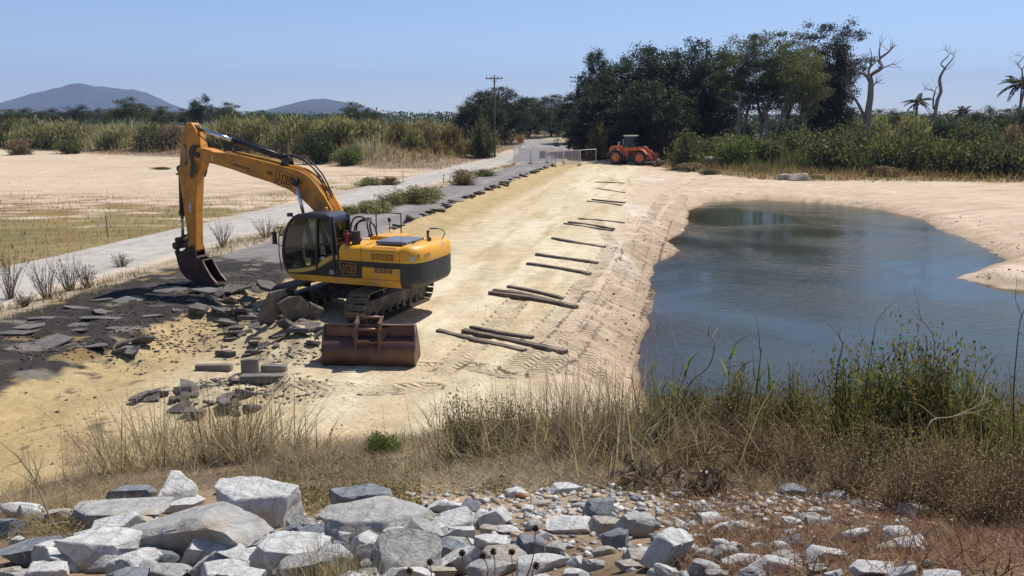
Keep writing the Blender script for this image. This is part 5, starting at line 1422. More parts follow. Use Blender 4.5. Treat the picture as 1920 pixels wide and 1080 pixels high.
ROCKS = [  # px centre, px centre, px width, px height, tone, yaw, label (None: one of the small ones nothing tells apart)
 (252, 927, 74, 44, 'b', 10, 'blue grey rock at the top left of the rock pile'), (216, 968, 145, 60, 'g', -12, 'long grey slab rock with a sunlit rim on the left'),
 (334, 925, 76, 66, 'w', 20, 'bright white rock sticking up behind the biggest grey slab'), (338, 952, 60, 30, 'w', -15, 'small white rock wedged behind the biggest grey slab'),
 (348, 1003, 218, 126, 'g', -14, 'biggest flat grey slab of the rock pile'), (490, 950, 122, 130, 'w', -20, 'large pale leaning slab speckled with leaf shadows'),
 (390, 1034, 92, 80, 'w', 12, 'white jagged rock leaning on the front of the biggest grey slab'), (75, 1036, 122, 62, 'b', -18, 'flat blue grey rock at the far left bottom'),
 (192, 1036, 128, 96, 'w', 16, 'white rock under dry twigs left of the biggest grey slab'), (85, 1072, 78, 40, 'w', 0, 'white rock cut off by the bottom left edge'),
 (446, 1056, 100, 58, 'w', 8, 'white block below the large speckled slab'), (545, 1046, 132, 88, 'w', -10, 'big white rock behind the dry straw tuft'),
 (310, 1076, 80, 34, 'g', 5, 'yellowish rock below the biggest grey slab'), (674, 940, 92, 78, 'b', 15, 'peaked blue grey rock alone at the edge of the weeds'),
 (686, 992, 158, 104, 'g', -12, 'large grey rock with a dusty tan top in the centre'), (783, 987, 72, 56, 't', 24, 'tan dusty rock right of the large tan topped rock'),
 (762, 1050, 118, 86, 'g', -6, 'rounded grey and white rock at the bottom centre'), (744, 1006, 60, 46, 'w', 30, 'white rock between the tan rocks and the bottom rock'),
 (850, 1002, 52, 40, 'w', 10, 'white rock in the gravelly middle beside dark gaps'), (843, 1040, 50, 56, 'b', 8, 'dark upright rock right of the rounded bottom rock'),
 (690, 1062, 32, 34, 'g', 0, None), (836, 950, 46, 34, 'w', 20, 'flat white rock at the upper edge of the gravel'), (880, 952, 42, 28, 'b', -10, None),
 (906, 968, 46, 34, 'w', 0, None), (938, 966, 34, 26, 'w', 15, None), (1060, 917, 56, 24, 'w', -6, 'flat white rock below the dry brush in the centre'),
 (965, 925, 34, 22, 'w', 0, None), (977, 931, 20, 22, 'r', 30, 'small red brown shard among the white gravel'), (1124, 953, 58, 44, 'b', 5, 'rock with white top and dark side above the dusty block'),
 (1135, 988, 60, 40, 't', -5, 'dusty block with a dark shaded side right of centre'), (1156, 1014, 52, 46, 'b', 12, 'striped dark slate rock below the dusty block'),
 (1131, 1034, 38, 26, 't', -20, 'small tan brick shaped stone beside the striped slate'), (1190, 988, 66, 62, 'g', 30, 'grey rock above the long white slab, right of the striped slate'),
 (1250, 1032, 74, 96, 'w', 58, 'long white slab rock running down to the right'), (1076, 988, 72, 34, 'w', -12, 'flat white rock left of the dusty block'),
 (926, 1018, 66, 40, 'w', 6, 'pale blue white rock above the dusty slab at the bottom'), (990, 1030, 60, 66, 'b', 20, 'dark blue grey rock standing in the bottom centre'),
 (938, 1054, 82, 48, 't', 0, 'dusty flat topped slab at the bottom centre'), (1006, 1062, 78, 46, 'w', -14, 'white rock with stalks in front at the bottom centre'),
 (1040, 1030, 34, 32, 'g', 0, None), (1322, 1068, 54, 46, 'g', 8, 'smooth grey rock at the foot of the long white slab'), (1488, 922, 52, 28, 'b', -8, 'blue grey rock under the brown brush on the right'),
 (1570, 932, 44, 22, 'w', 0, None), (1604, 947, 24, 18, 'b', 20, None), (1312, 971, 30, 28, 'g', 10, None), (1535, 978, 52, 18, 'g', 3, 'narrow white rimmed stone bar among the brown weeds'),
 (1347, 1022, 34, 30, 'w', 0, None), (1356, 1040, 34, 44, 'g', 20, 'grey triangular stone in a cluster of three'), (1380, 1026, 30, 26, 'w', 45, None),
 (1455, 1062, 68, 44, 'w', 24, 'white edged rock with a dark left side at the bottom right'), (1466, 1026, 36, 26, 'w', 35, None), (1556, 1042, 66, 36, 'w', 10, 'flat pale rock right of the white edged rock'),
 (1612, 1004, 36, 36, 'w', 0, 'small white pyramid shaped stone among brown weeds'), (1640, 1068, 76, 32, 'w', -4, 'low pale rock at the bottom right'), (1482, 1002, 28, 18, 'w', 0, None),
 (1392, 984, 22, 22, 'g', 0, None), (1322, 894, 34, 30, 'w', 10, 'white rock behind the withered brown leaves'), (1716, 1060, 32, 18, 'w', 0, None), (370, 937, 22, 20, 'w', 0, None), (420, 920, 34, 22, 'w', 0, None),
 (870, 1020, 40, 30, 'w', 0, None), (955, 995, 36, 20, 'w', 10, None), (1000, 985, 34, 22, 'g', 40, None), (1110, 1060, 40, 30, 'g', 10, None), (1060, 1050, 34, 26, 'w', 80, None), (1180, 1062, 38, 24, 't', 5, None),
 (1010, 945, 30, 16, 't', 5, None), (1085, 950, 26, 16, 'g', 15, None), (625, 1050, 60, 60, 'w', 0, 'white rock hidden in the pale straw tuft'), (1415, 1075, 46, 30, 'g', 5, None), (1530, 1068, 30, 24, 'g', 5, None), (1280, 985, 34, 22, 'w', 50, None), (1270, 930, 26, 20, 'g', 0, None),
 (1235, 1010, 36, 30, 'b', 0, None), (870, 985, 34, 24, 'g', 0, None), (905, 940, 30, 18, 'w', 0, None), (1020, 1005, 36, 22, 'w', 30, None), (990, 955, 26, 16, 'w', 12, None)]
rq = random.Random(77)
for i in range(70):
    w = rq.uniform(34, 80); ROCKS.append((rq.gauss(330, 190) if i < 46 else rq.uniform(560, 900), rq.uniform(985, 1090), w, w * rq.uniform(.55, .9), rq.choice('wwwggb'), rq.uniform(-40, 40), None))
for i in range(46):
    w = rq.uniform(20, 36) + 30 * rq.random() ** 2; ROCKS.append((rq.uniform(1180, 1760), rq.uniform(950, 1088), w, w * rq.uniform(.45, .85), rq.choice('wwwgbt'), rq.uniform(-40, 40), None))
for i in range(90):
    w = rq.uniform(16, 30) + 34 * rq.random() ** 2; ROCKS.append((rq.uniform(10, 860) if i < 75 else rq.uniform(780, 1330), rq.uniform(945, 1090), w, w * rq.uniform(.5, .9), rq.choice('wwwgbt'), rq.uniform(-40, 40), None))
for i, (px, py, w, h, tone, yaw, lb) in enumerate(ROCKS):
    g = ground(px, min(py + h * .30, 1130)); dist = g.y * math.cos(PITCH) + (EYE - g.z) * math.sin(PITCH)
    W = w * dist / FPX * 1.1; Hh = h * dist / FPX
    me = rock_mesh(500 + i, W * 1.02, max(W * .62, Hh * .55), Hh * .86, 5 if w > 85 else (4 if w > 40 else 3))
    me.materials.append(RM[tone])
    o = link_mesh('rock', me, loc=(g.x, g.y + .1 * W, g.z + Hh * .22)); r = random.Random(i)
    o.rotation_euler = (R(r.uniform(-10, 6)), R(yaw * .55 + r.uniform(-5, 5)), R(yaw * .5 + r.uniform(-10, 10)))
    if lb:
        tag(o, lb, 'rock', 'rocks on the near embankment')
    else:
        tw = {'w': 'white', 'g': 'grey', 'b': 'dark blue grey', 't': 'dusty tan'}[tone]
        wh = 'filling gaps in the pile of big rocks, bottom left' if px < 620 else ('in the packed rubble at the bottom centre' if px < 1180 else 'among the brown weeds at the bottom right')
        tag(o, 'small %s stone %s' % (tw, wh), 'rock', 'small %s stones %s' % (tw, wh))
pebble_field('gravel', 'pale broken gravel between the rocks in the foreground', np.array([(.2, 8, .9, .8), (.2, 6.6, .8, .8), (1.2, 6.4, .8, .7), (-.8, 6.4, .7, .7), (2.2, 6.6, .9, .8), (.9, 7.2, .8, .7), (-.6, 7.6, .6, .7), (1.8, 7.6, .9, .8), (-2.5, 7, 1.2, .8), (2.6, 7.0, .8, .6), (3.4, 8.2, 1.0, .8)]), 6400, .010, .13, [(.60, .58, .54), (.50, .48, .45), (.36, .35, .34), (.46, .36, .25), (.25, .25, .26), (.40, .29, .18)], STONE_A, 6)
# boulders on the far sand
for px, py, w, h, lb in ((1468, 333, 22, 15, 'left boulder of the group on the far sandy shore'), (1498, 334, 44, 18, 'broad flat boulder of the group on the far sandy shore'), (1534, 330, 22, 10, 'low boulder at the right of the group on the far shore'), (1336, 300, 34, 14, 'dark slab of rock at the foot of the green bushes')):
    g = ground(px, py + 4); k = g.y / FPX
    me = rock_mesh(px, w * k * 1.0, w * k * .6, h * k * 1.0, 3); me.materials.append(RM['t' if px > 1400 else 'b'])
    tag(link_mesh('boulder', me, loc=(g.x, g.y, g.z + h * k * .25)), lb, 'boulder', 'boulders on the far shore')
# ================================================================== VEGETATION
def unit(v):
    return v / (np.linalg.norm(v, axis=-1, keepdims=True) + 1e-9)
class Veg:
    """collects blades, leaves and twigs with a colour each"""
    def __init__(s, seed=0):
        s.r = np.random.default_rng(seed); s.V = []; s.C = []; s.F4 = []; s.F3 = []; s.n = 0
    def _put(s, V, C, f4=None, f3=None):
        s.V.append(V); s.C.append(C)
        if f4 is not None: s.F4.append(f4 + s.n)
        if f3 is not None: s.F3.append(f3 + s.n)
        s.n += len(V)
    def pal(s, cols, n, jit=.25):
        c = np.array(cols)[s.r.integers(0, len(cols), n)]
        return c * (1 + s.r.uniform(-jit, jit, (n, 1)))
    def blades(s, P, h, w, lean, cols, az=None, tipcols=None, jit=.25, curve=.3):
        P = np.asarray(P, float); n = len(P)
        if n == 0: return s
        h = np.broadcast_to(h, n).astype(float); w = np.broadcast_to(w, n).astype(float); lean = np.broadcast_to(lean, n).astype(float)
        a = s.r.uniform(0, 2 * np.pi, n) if az is None else az
        d = np.stack([np.cos(a), np.sin(a), 0 * a], -1)
        f = s.r.uniform(0, np.pi, n); sd = np.stack([np.cos(f), np.sin(f), 0 * f], -1) * (w / 2)[:, None]
        up = np.array((0, 0, 1.))
        cz = np.cos(np.clip(lean, 0, 1.5)); sz = np.sin(np.clip(lean, 0, 1.5))
        mid = P + up * (h * .55 * cz)[:, None] + d * (h * .55 * sz * (1 - curve))[:, None]
        tip = P + up * (h * cz * (1 - curve * .35 * sz))[:, None] + d * (h * sz * (1 + curve * .3))[:, None]
        V = np.stack([P - sd, P + sd, mid - sd * .75, mid + sd * .75, tip], 1).reshape(-1, 3)
        c0 = s.pal(cols, n, jit); c1 = c0 if tipcols is None else s.pal(tipcols, n, jit)
        C = np.stack([c0, c0, (c0 + c1) / 2, (c0 + c1) / 2, c1], 1).reshape(-1, 3)
        b = np.arange(n)[:, None] * 5
        s._put(V, C, b + np.array([[0, 1, 3, 2]]), b + np.array([[2, 3, 4]]))
        return s
    def leaves(s, P, size, cols, jit=.3, aspect=.5, flat=0., dirs=None):
        P = np.asarray(P, float); n = len(P)
        if n == 0: return s
        size = np.broadcast_to(size, n)
        t = unit(s.r.normal(size=(n, 3)) * np.array((1, 1, 1 - flat))) if dirs is None else unit(dirs)
        q = unit(np.cross(t, s.r.normal(size=(n, 3))))
        a = t * (size / 2)[:, None]; b = q * (size * aspect / 2)[:, None]
        V = np.stack([P - a, P + b * 1.0 - a * .1, P + a, P - b - a * .1], 1).reshape(-1, 3)
        c = s.pal(cols, n, jit); C = np.repeat(c, 4, 0)
        s._put(V, C, np.arange(n)[:, None] * 4 + np.array([[0, 1, 2, 3]]))
        return s
    def twig(s, pts, r0, r1, col, k=4):
        pts = np.array(pts, float); n = len(pts)
        d = unit(np.gradient(pts, axis=0)); u = unit(np.cross(d, np.array((.3, .2, 1.)) + 0 * d)); w = np.cross(d, u)
        rr = np.linspace(r0, r1, n)[:, None]
        an = np.arange(k) * 2 * np.pi / k
        V = np.concatenate([(pts + (u * math.cos(q) + w * math.sin(q)) * rr)[:, None] for q in an], 1).reshape(-1, 3)
        i = np.arange(n - 1)[:, None] * k; j = np.arange(k)[None]
        f = np.stack([i + j, i + (j + 1) % k, i + k + (j + 1) % k, i + k + j], -1).reshape(-1, 4)
        C = np.repeat(np.array([col]) * (1 + s.r.uniform(-.15, .15)), len(V), 0)
        s._put(V, C, f)
        return s
    def mesh(s, name):
        F = []
        if s.F4: F.append(np.concatenate(s.F4))
        if s.F3: F.append(np.concatenate(s.F3))
        return np_mesh(name, np.concatenate(s.V), F, np.clip(np.concatenate(s.C), .003, .9))
    def build(s, name, m, parent=None, **kw):
        return link_mesh(name, s.mesh(name), parent, m, **kw)
LEAF = leaf_mat('leaf', .42); GRASS = leaf_mat('grass_blade', .42, .6); BARK = leaf_mat('bark', 0., .9)
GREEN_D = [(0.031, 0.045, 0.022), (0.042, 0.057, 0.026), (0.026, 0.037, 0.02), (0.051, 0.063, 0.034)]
GREEN_M = [(0.083, 0.112, 0.033), (0.105, 0.132, 0.039), (0.063, 0.09, 0.03), (0.128, 0.147, 0.048)]
GREEN_L = [(0.128, 0.169, 0.047), (0.162, 0.189, 0.061), (0.101, 0.142, 0.041), (0.189, 0.203, 0.081)]
STRAW = [(.34, .27, .17), (.42, .345, .235), (.26, .205, .135), (.48, .415, .31)]
BROWN = [(.165, .11, .07), (.215, .15, .095), (.12, .08, .052), (.27, .20, .135)]
GREY = [(.25, .22, .18), (.33, .29, .24), (.18, .155, .125)]
DRED = [(.13, .065, .035), (.17, .09, .05), (.10, .055, .032)]
OLIVE = [(0.169, 0.15, 0.052), (0.221, 0.182, 0.072), (0.13, 0.124, 0.046), (0.26, 0.215, 0.091)]

def grow(r, p, d, L, n, bend, up=.0):
    """a wandering line of points"""
    pts = [np.array(p, float)]; d = np.array(d, float); d /= np.linalg.norm(d)
    for i in range(n):
        d = d + r.normal(size=3) * bend + np.array((0, 0, up)); d /= np.linalg.norm(d)
        pts.append(pts[-1] + d * L / n)
    return pts
# ------------------------------------------------------------------ trees
def tree_proto(seed, H, rx, crown0, pal, leaf=.34, clumps=120, per=70, trunks=1, trunk_r=.28, clump_r=.95, bark=(.10, .085, .07), lean=0., asp=.55, limbs=6, top_bias=.5):
    r = np.random.default_rng(seed); tv = Veg(seed); cv = Veg(seed + 1)
    tips = []
    for t in range(trunks):
        b = np.array((r.normal() * .5 * (trunks > 1), r.normal() * .5 * (trunks > 1), -.4))
        tp = grow(r, b, (lean + r.normal() * .12, r.normal() * .12, 1), H * (crown0 + .22), 7, .07, .05)
        tv.twig(tp, trunk_r * (1 if trunks == 1 else .7), trunk_r * .45, bark, 7)
        for q in range(limbs):
            k = r.integers(3, 8); st = tp[k]
            a = r.uniform(0, 6.28); el = r.uniform(.35, 1.2)
            lp = grow(r, st, (math.cos(a) * math.cos(el), math.sin(a) * math.cos(el), math.sin(el)), min(H * r.uniform(.28, .5), rx * .95), 6, .14, .06)
            tv.twig(lp, trunk_r * .38, trunk_r * .10, bark, 5)
            for z in range(3):
                k2 = r.integers(2, 7); a2 = r.uniform(0, 6.28)
                bp = grow(r, lp[k2], (math.cos(a2), math.sin(a2), r.uniform(.1, .9)), H * r.uniform(.10, .22), 4, .18, .05)
                tv.twig(bp, trunk_r * .14, trunk_r * .04, bark, 4); tips.append(bp[-1])
            tips.append(lp[-1])
    tips = np.array(tips)
    n2 = max(0, clumps - len(tips))
    u = unit(r.normal(size=(n2, 3))) * (r.random((n2, 1)) ** .45)
    zc = H * (crown0 + (1 - crown0) * .52); rz = H * (1 - crown0) * .5
    el = u * np.array((rx, rx, rz)) + np.array((0, 0, zc))
    if top_bias: el[:, :2] *= np.clip(1.15 - .5 * ((el[:, 2:3] - zc) / rz), .5, 1.3) ** top_bias
    tips[:, :2] *= np.clip(rx / (np.abs(tips[:, :2]).max() + .1), .4, 1.0); tips[:, 2] = np.clip(tips[:, 2], H * crown0, H)
    cen = np.concatenate([tips, el])
    sz = clump_r * r.uniform(.55, 1.25, len(cen))
    tone = r.uniform(.62, 1.3, len(cen))
    n = len(cen) * per
    ci = np.repeat(np.arange(len(cen)), per)
    off = r.normal(size=(n, 3)) * np.array((1, 1, .62)) * .55
    P = cen[ci] + off * sz[ci][:, None]
    cv.leaves(P, r.uniform(.65, 1.25, n) * leaf, pal, .2, asp)
    c = cv.C[-1].reshape(n, 4, 3); cv.C[-1] = (c * tone[ci][:, None, None]).reshape(-1, 3)
    tm = tv.mesh('trunk'); tm.materials.append(BARK); cm = cv.mesh('crown'); cm.materials.append(LEAF)
    return tm, cm, H
T_DARK = [tree_proto(1, 15, 4.6, .16, GREEN_D, .27, 165, 120), tree_proto(2, 15, 5.2, .20, GREEN_D, .27, 165, 120, limbs=7), tree_proto(3, 15, 4.2, .12, [(.026, .030, .018), (.034, .036, .022), (.020, .024, .016)], .26, 165, 120)]
T_FULL = [tree_proto(31, 13, 5.0, .04, GREEN_D, .30, 230, 110, clump_r=1.1), tree_proto(32, 13, 5.4, .03, GREEN_D + [(.05, .055, .025)], .30, 230, 110, clump_r=1.1), tree_proto(33, 13, 4.6, .05, [(.034, .04, .022), (.042, .048, .026), (.026, .032, .02)], .30, 220, 110, clump_r=1.1)]
T_EUC = [tree_proto(4, 16, 3.8, .32, [(.080, .092, .036), (.10, .112, .045), (.064, .076, .032)], .24, 150, 110, 3, .30, .95, (.27, .235, .20), limbs=4), tree_proto(5, 16, 3.4, .36, [(.11, .12, .036), (.13, .135, .044), (.088, .10, .034)], .24, 130, 110, 2, .30, .9, (.25, .21, .18), limbs=4)]
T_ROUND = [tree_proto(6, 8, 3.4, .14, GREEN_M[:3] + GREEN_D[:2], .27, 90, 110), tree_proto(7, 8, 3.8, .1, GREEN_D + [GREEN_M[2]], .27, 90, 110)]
T_FEATH = [tree_proto(8, 17, 4.0, .30, [(.030, .028, .022), (.040, .036, .026), (.024, .026, .018)], .26, 130, 110, 1, .34, 1.0, (.12, .10, .085), top_bias=-.6)]
def tree_at(px, topy, halfpx, d, proto, label, group, seed, cat='tree', name='tree', basez=None):
    r = random.Random(seed); t = aty(px, topy, d); zg = hz(t.x, d) if basez is None else basez
    tm, cm, H = proto
    k = max((t.z - zg) / H, .15); kx = k
    rxw = halfpx / FPX * d
    root = empty(name, (t.x, d, zg), r.uniform(0, 6.28), label, cat, group)
    w0 = max(abs(v) for v in cm.vertices[0].co[:2]) if False else PROTO_W[id(cm)]
    root.scale = (rxw / w0, rxw / w0, k)
    link_mesh('trunk', tm, root); link_mesh('crown', cm, root)
    return root
PROTO_W = {}
for lst in (T_DARK, T_FULL, T_EUC, T_ROUND, T_FEATH):
    for tm, cm, H in lst:
        a = np.empty(len(cm.vertices) * 3, np.float32); cm.vertices.foreach_get('co', a); a = a.reshape(-1, 3)
        PROTO_W[id(cm)] = float(np.percentile(np.abs(a[:, :2]), 97))
GR = 'dark trees on the right bank'
for i, a in enumerate([
    (905, 170, 42, 138, T_FULL[0], 'dense dark tree left of the road behind the tall power pole'), (945, 163, 48, 150, T_FULL[1], 'dark tree directly right of the tall power pole'),
    (880, 192, 30, 128, T_FULL[2], 'small dark tree at the left end of the trees by the road'), (990, 182, 44, 172, T_FULL[0], 'dark green tree arching over the far road, left one'),
    (1035, 178, 46, 182, T_FULL[1], 'dark green tree arching over the far road, right one'), (1086, 172, 40, 150, T_FULL[2], 'lower dark tree between the road and the tall dark grove'),
    (1120, 93, 34, 130, T_FULL[0], 'narrow tall tree at the left end of the dark grove'), (1152, 122, 58, 122, T_FULL[1], 'broad dark tree second from the left in the grove'),
    (1206, 84, 58, 124, T_FULL[0], 'tall dark tree behind and above the loader'), (1252, 98, 60, 120, T_FULL[2], 'dark tree in the left middle of the grove'),
    (1300, 74, 52, 124, T_FULL[1], 'dark tree with an uneven top in the middle of the grove'), (1345, 94, 48, 122, T_FULL[0], 'dark tree just left of the lighter green trees'),
    (1225, 150, 70, 114, T_FULL[1], 'low spreading dark tree at the front of the grove'), (1120, 175, 55, 118, T_FULL[2], 'low dark tree overhanging the tall brown grass'), (1300, 160, 52, 130, T_FULL[2], 'shaded low tree behind the middle of the grove')]):
    tree_at(*a, GR, 20 + i)
for i, a in enumerate([(1395, 62, 52, 113, T_EUC[0], 'light green tree with bare pale trunks, left of the trio'), (1448, 56, 60, 112, T_EUC[0], 'tallest light green tree of the trio in the grove'), (1492, 64, 44, 114, T_EUC[1], 'light green tree at the right of the trio'),
                       (1512, 98, 40, 106, T_EUC[1], 'yellow green tree in front of the dark feathery tree')]):
    tree_at(*a, 'light green trees with pale trunks', 60 + i)
for i, a in enumerate([(1540, 44, 46, 122, T_FEATH[0], 'dark wispy tree, left of the two at the right end of the grove'), (1580, 42, 44, 117, T_FEATH[0], 'dark wispy tree, right of the two at the right end of the grove'), (1560, 130, 48, 114, T_FULL[2], 'dense dark tree under the wispy trees at the right end of the grove')]):
    tree_at(*a, 'dark wispy trees at the right end', 70 + i)
UND = 'shaded undergrowth below the grove'
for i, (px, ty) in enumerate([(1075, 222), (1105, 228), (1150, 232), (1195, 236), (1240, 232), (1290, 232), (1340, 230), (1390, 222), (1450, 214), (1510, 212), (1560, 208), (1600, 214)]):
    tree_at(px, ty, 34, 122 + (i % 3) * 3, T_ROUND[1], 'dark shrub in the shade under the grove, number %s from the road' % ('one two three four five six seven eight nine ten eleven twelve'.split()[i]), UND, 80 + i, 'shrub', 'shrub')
# far right tree line
for i, (px, ty, hw, d) in enumerate([(1640, 206, 34, 165), (1680, 203, 30, 160), (1700, 209, 34, 180), (1750, 212, 30, 170), (1785, 214, 30, 170), (1845, 197, 26, 165), (1880, 205, 30, 150), (1915, 196, 36, 140), (1965, 190, 46, 150)]):
    tree_at(px, ty, hw, d, T_ROUND[i % 2], ['low round tree behind the first dead tree', 'low round tree just right of the first dead tree', 'low tree left of the small palm', 'low tree between the palm and the thin dead tree', 'low tree right of the thin dead tree', 'bushy tree with a square top on the far right', 'round tree left of the coconut palm', 'dark tree under the coconut palm', 'dark tree cut off by the right edge'][i], 'far trees on the right', 120 + i)
# left tree line
LT = [(235, 184, 50, 210), (150, 196, 40, 230), (300, 200, 40, 230), (375, 176, 30, 200), (432, 194, 36, 205), (60, 203, 50, 240), (20, 206, 40, 235), (105, 203, 40, 250), (485, 208, 34, 230), (530, 213, 36, 240), (665, 193, 34, 190), (695, 202, 24, 192), (345, 205, 30, 235), (195, 203, 36, 240), (270, 202, 34, 245), (595, 215, 40, 250), (405, 202, 30, 240)]
LL = ['broad dark tree standing highest in front of the big blue hill', 'low dark tree below the left shoulder of the big blue hill', 'low dark tree at the right foot of the big blue hill', 'tall narrow tree above the raised excavator arm', 'tree right of the tall narrow tree above the excavator arm', 'low tree near the left edge under the big hill', 'low tree at the left edge of the picture', 'low tree under the left slope of the big hill', 'low tree left of the smaller blue hill', 'low tree at the left foot of the smaller hill', 'round dark tree in front of the smaller blue hill', 'smaller dark tree joined to the round one before the smaller hill', 'low tree between the two hills, left one', 'low tree left beside the broad dark tree', 'low tree right beside the broad dark tree', 'low tree below the top of the smaller hill', 'low tree right behind the tall narrow tree']
for i, (px, ty, hw, d) in enumerate(LT):
    tree_at(px, ty - 1, hw * .68, d, T_ROUND[i % 2], LL[i], 'trees behind the left bank', 150 + i)
# a far wood that reads as one mass
v = Veg(11)
n = 60000
X = v.r.uniform(-330, 520, n); D = v.r.uniform(290, 420, n); hh = 2.6 + 2.6 * (vnoise(X / 12, D / 30, 71) + .5 * vnoise(X / 4, D / 9, 72))
Z = height(X, D) * .5 + 1.5 + hh * v.r.random(n) ** .8
v.leaves(np.stack([X, D, Z], -1), v.r.uniform(.6, 1.1, n), GREEN_D + GREEN_M[:1], .25, .7)
tag(v.build('distant_wood', LEAF), 'far dark line of trees along the horizon', kind='stuff')

# ------------------------------------------------------------------ dead trees and palms
def dead_tree(label, d, lines, col):
    base = aty(*lines[0][0][0], d)
    root = empty('dead_tree', (base.x, d, hz(base.x, d) - .2), 0, label, 'dead tree')
    r = np.random.default_rng(3); v = Veg(5); off = np.array((base.x, d, hz(base.x, d) - .2))
    tips = []
    for i, (pts, r0, r1) in enumerate(lines):
        P = [np.array(aty(px, py, d)) - off for px, py in pts]
        for j in range(1, len(P)): P[j][1] += (r.normal() * .25 if i else 0) * j
        if i == 0: P[0][2] = 0
        P = np.array(smooth_path(P, 4)); v.twig(P, r0, r1, col, 7)
        if i:
            for q in range(5):
                k = r.integers(len(P) // 2, len(P)); tw = grow(r, P[k], unit(P[-1] - P[0]) + r.normal(size=3) * .6, r.uniform(.8, 2.0), 4, .25, .05); v.twig(tw, r1 * .9, r1 * .3, col, 4)
    v.build('trunk', BARK, root)
PALEB = (.20, .165, .14)
dead_tree('large dead tree with bare forked limbs right of the grove', 104, [([(1625, 250), (1627, 215), (1632, 180), (1633, 150)], .48, .30), ([(1633, 152), (1637, 140), (1645, 128), (1650, 112), (1660, 100), (1668, 92), (1676, 85)], .26, .05), ([(1650, 112), (1646, 100), (1648, 88), (1652, 78)], .12, .03),
    ([(1648, 126), (1660, 126), (1672, 120)], .12, .04), ([(1631, 152), (1622, 140), (1608, 134), (1597, 124)], .22, .06), ([(1632, 150), (1631, 135), (1630, 121)], .16, .12), ([(1622, 222), (1612, 200), (1600, 180), (1590, 168), (1584, 145)], .22, .05), ([(1634, 165), (1640, 157), (1645, 154)], .12, .05)], PALEB)
dead_tree('thin crooked dead tree between the palms', 112, [([(1750, 214), (1756, 196), (1764, 172), (1762, 150), (1766, 138), (1772, 128)], .26, .13), ([(1772, 128), (1768, 118), (1770, 104), (1773, 92)], .11, .03), ([(1772, 128), (1780, 116), (1786, 106), (1790, 99)], .11, .03), ([(1770, 132), (1780, 128), (1790, 121)], .07, .02), ([(1750, 205), (1751, 185), (1748, 172), (1745, 166)], .12, .05), ([(1751, 178), (1754, 166), (1755, 160)], .06, .03)], (.24, .205, .18))
dead_tree('bare twig tree at the top right edge', 118, [([(1914, 200), (1916, 160), (1916, 130)], .16, .08), ([(1916, 130), (1912, 120), (1908, 108), (1906, 104)], .07, .02), ([(1916, 130), (1924, 118), (1930, 106)], .07, .02), ([(1914, 124), (1906, 117)], .05, .02)], (.16, .135, .12))
def palm(px, topy, basey, d, R_, label, nf=17, seed=0):
    t = aty(px, topy, d); zg = hz(t.x, d); H = t.z - zg - R_ * .35
    root = empty('palm_tree', (t.x, d, zg), 0, label, 'palm tree', 'palms on the right bank')
    v = Veg(seed); r = v.r
    v.twig(grow(r, (0, 0, -.3), (.03, 0, 1), H + .3, 6, .02, .02), .17, .12, (.13, .11, .095), 7); v.build('trunk', BARK, root)
    for i in range(nf):
        v = Veg(seed + 10 + i); a = 2 * math.pi * i / nf + r.uniform(-.2, .2); el = r.uniform(-.35, 1.15)
        P = [np.array((0, 0, H))]; dr = np.array((math.cos(a) * math.cos(el), math.sin(a) * math.cos(el), math.sin(el)))
        for k in range(9):
            dr = dr + np.array((0, 0, -.13)); dr /= np.linalg.norm(dr); P.append(P[-1] + dr * R_ / 9)
        P = np.array(P); v.twig(P, .035, .01, (.12, .11, .05), 3)
        m = 34; tt = np.repeat(np.linspace(.15, 1, m), 2); Q = np.stack([np.interp(tt * 9, np.arange(10), P[:, q]) for q in range(3)], -1)
        fw = unit(np.gradient(P, axis=0)); fd = np.stack([np.interp(tt * 9, np.arange(10), fw[:, q]) for q in range(3)], -1)
        sdv = unit(np.cross(fd, (0, 0, 1.))) * np.tile([1, -1], m)[:, None]
        ll = R_ * .24 * (1.15 - tt * .75)
        dv = sdv + fd * .55 + np.array((0, 0, -.55)); dv = unit(dv)
        v.leaves(Q + dv * (ll / 2)[:, None], ll, [(.045, .052, .024), (.06, .065, .03), (.035, .042, .02)], .2, .22, dirs=dv)
        v.build('frond', LEAF, root)
palm(1722, 180, 226, 118, 2.2, 'small palm beside the thin dead tree', 17, 1)
palm(1806, 201, 226, 128, 2.0, 'lowest palm showing above the scrub', 15, 2)
palm(1913, 142, 225, 122, 3.2, 'tall coconut palm at the right edge', 17, 3)

# ------------------------------------------------------------------ shrubs (one foliage ball of loose leaves each)
def shrub_proto(seed, pal, n=5200, leaf=.115, asp=.35, upb=.6, stems=14, wood=(.10, .075, .05), rag=.5):
    r = np.random.default_rng(seed); sv = Veg(seed); cv = Veg(seed + 1); cen = []
    for i in range(stems * 3):
        a = r.uniform(0, 6.28); el = r.uniform(.25, 1.5)
        p = grow(r, (r.normal() * .12, r.normal() * .12, -.1), (math.cos(a) * math.cos(el), math.sin(a) * math.cos(el), math.sin(el)), r.uniform(.62, 1.1), 5, .16, .05)
        sv.twig(p, .018, .004, wood, 4)
        for k in (2, 3, 4, 5): cen.append(p[k])
    cen = np.array(cen); m = len(cen)
    tone = r.uniform(.65, 1.3, m); ci = r.integers(0, m, n)
    P = cen[ci] + r.normal(size=(n, 3)) * np.array((1, 1, .8)) * .13
    P[:, 2] = np.abs(P[:, 2])
    dirs = r.normal(size=(n, 3)) * .7 + np.array((0, 0, upb)) + P * rag
    cv.leaves(P, r.uniform(.6, 1.3, n) * leaf, pal, .22, asp, dirs=dirs)
    cv.C[-1] = cv.C[-1] * np.repeat(tone[ci], 4)[:, None]
    sm = sv.mesh('stem'); sm.materials.append(BARK); cm = cv.mesh('foliage'); cm.materials.append(LEAF)
    return sm, cm
GREEN_S = [(.085, .10, .038), (.11, .125, .045), (.068, .085, .03), (.14, .14, .06), (.165, .145, .07)]
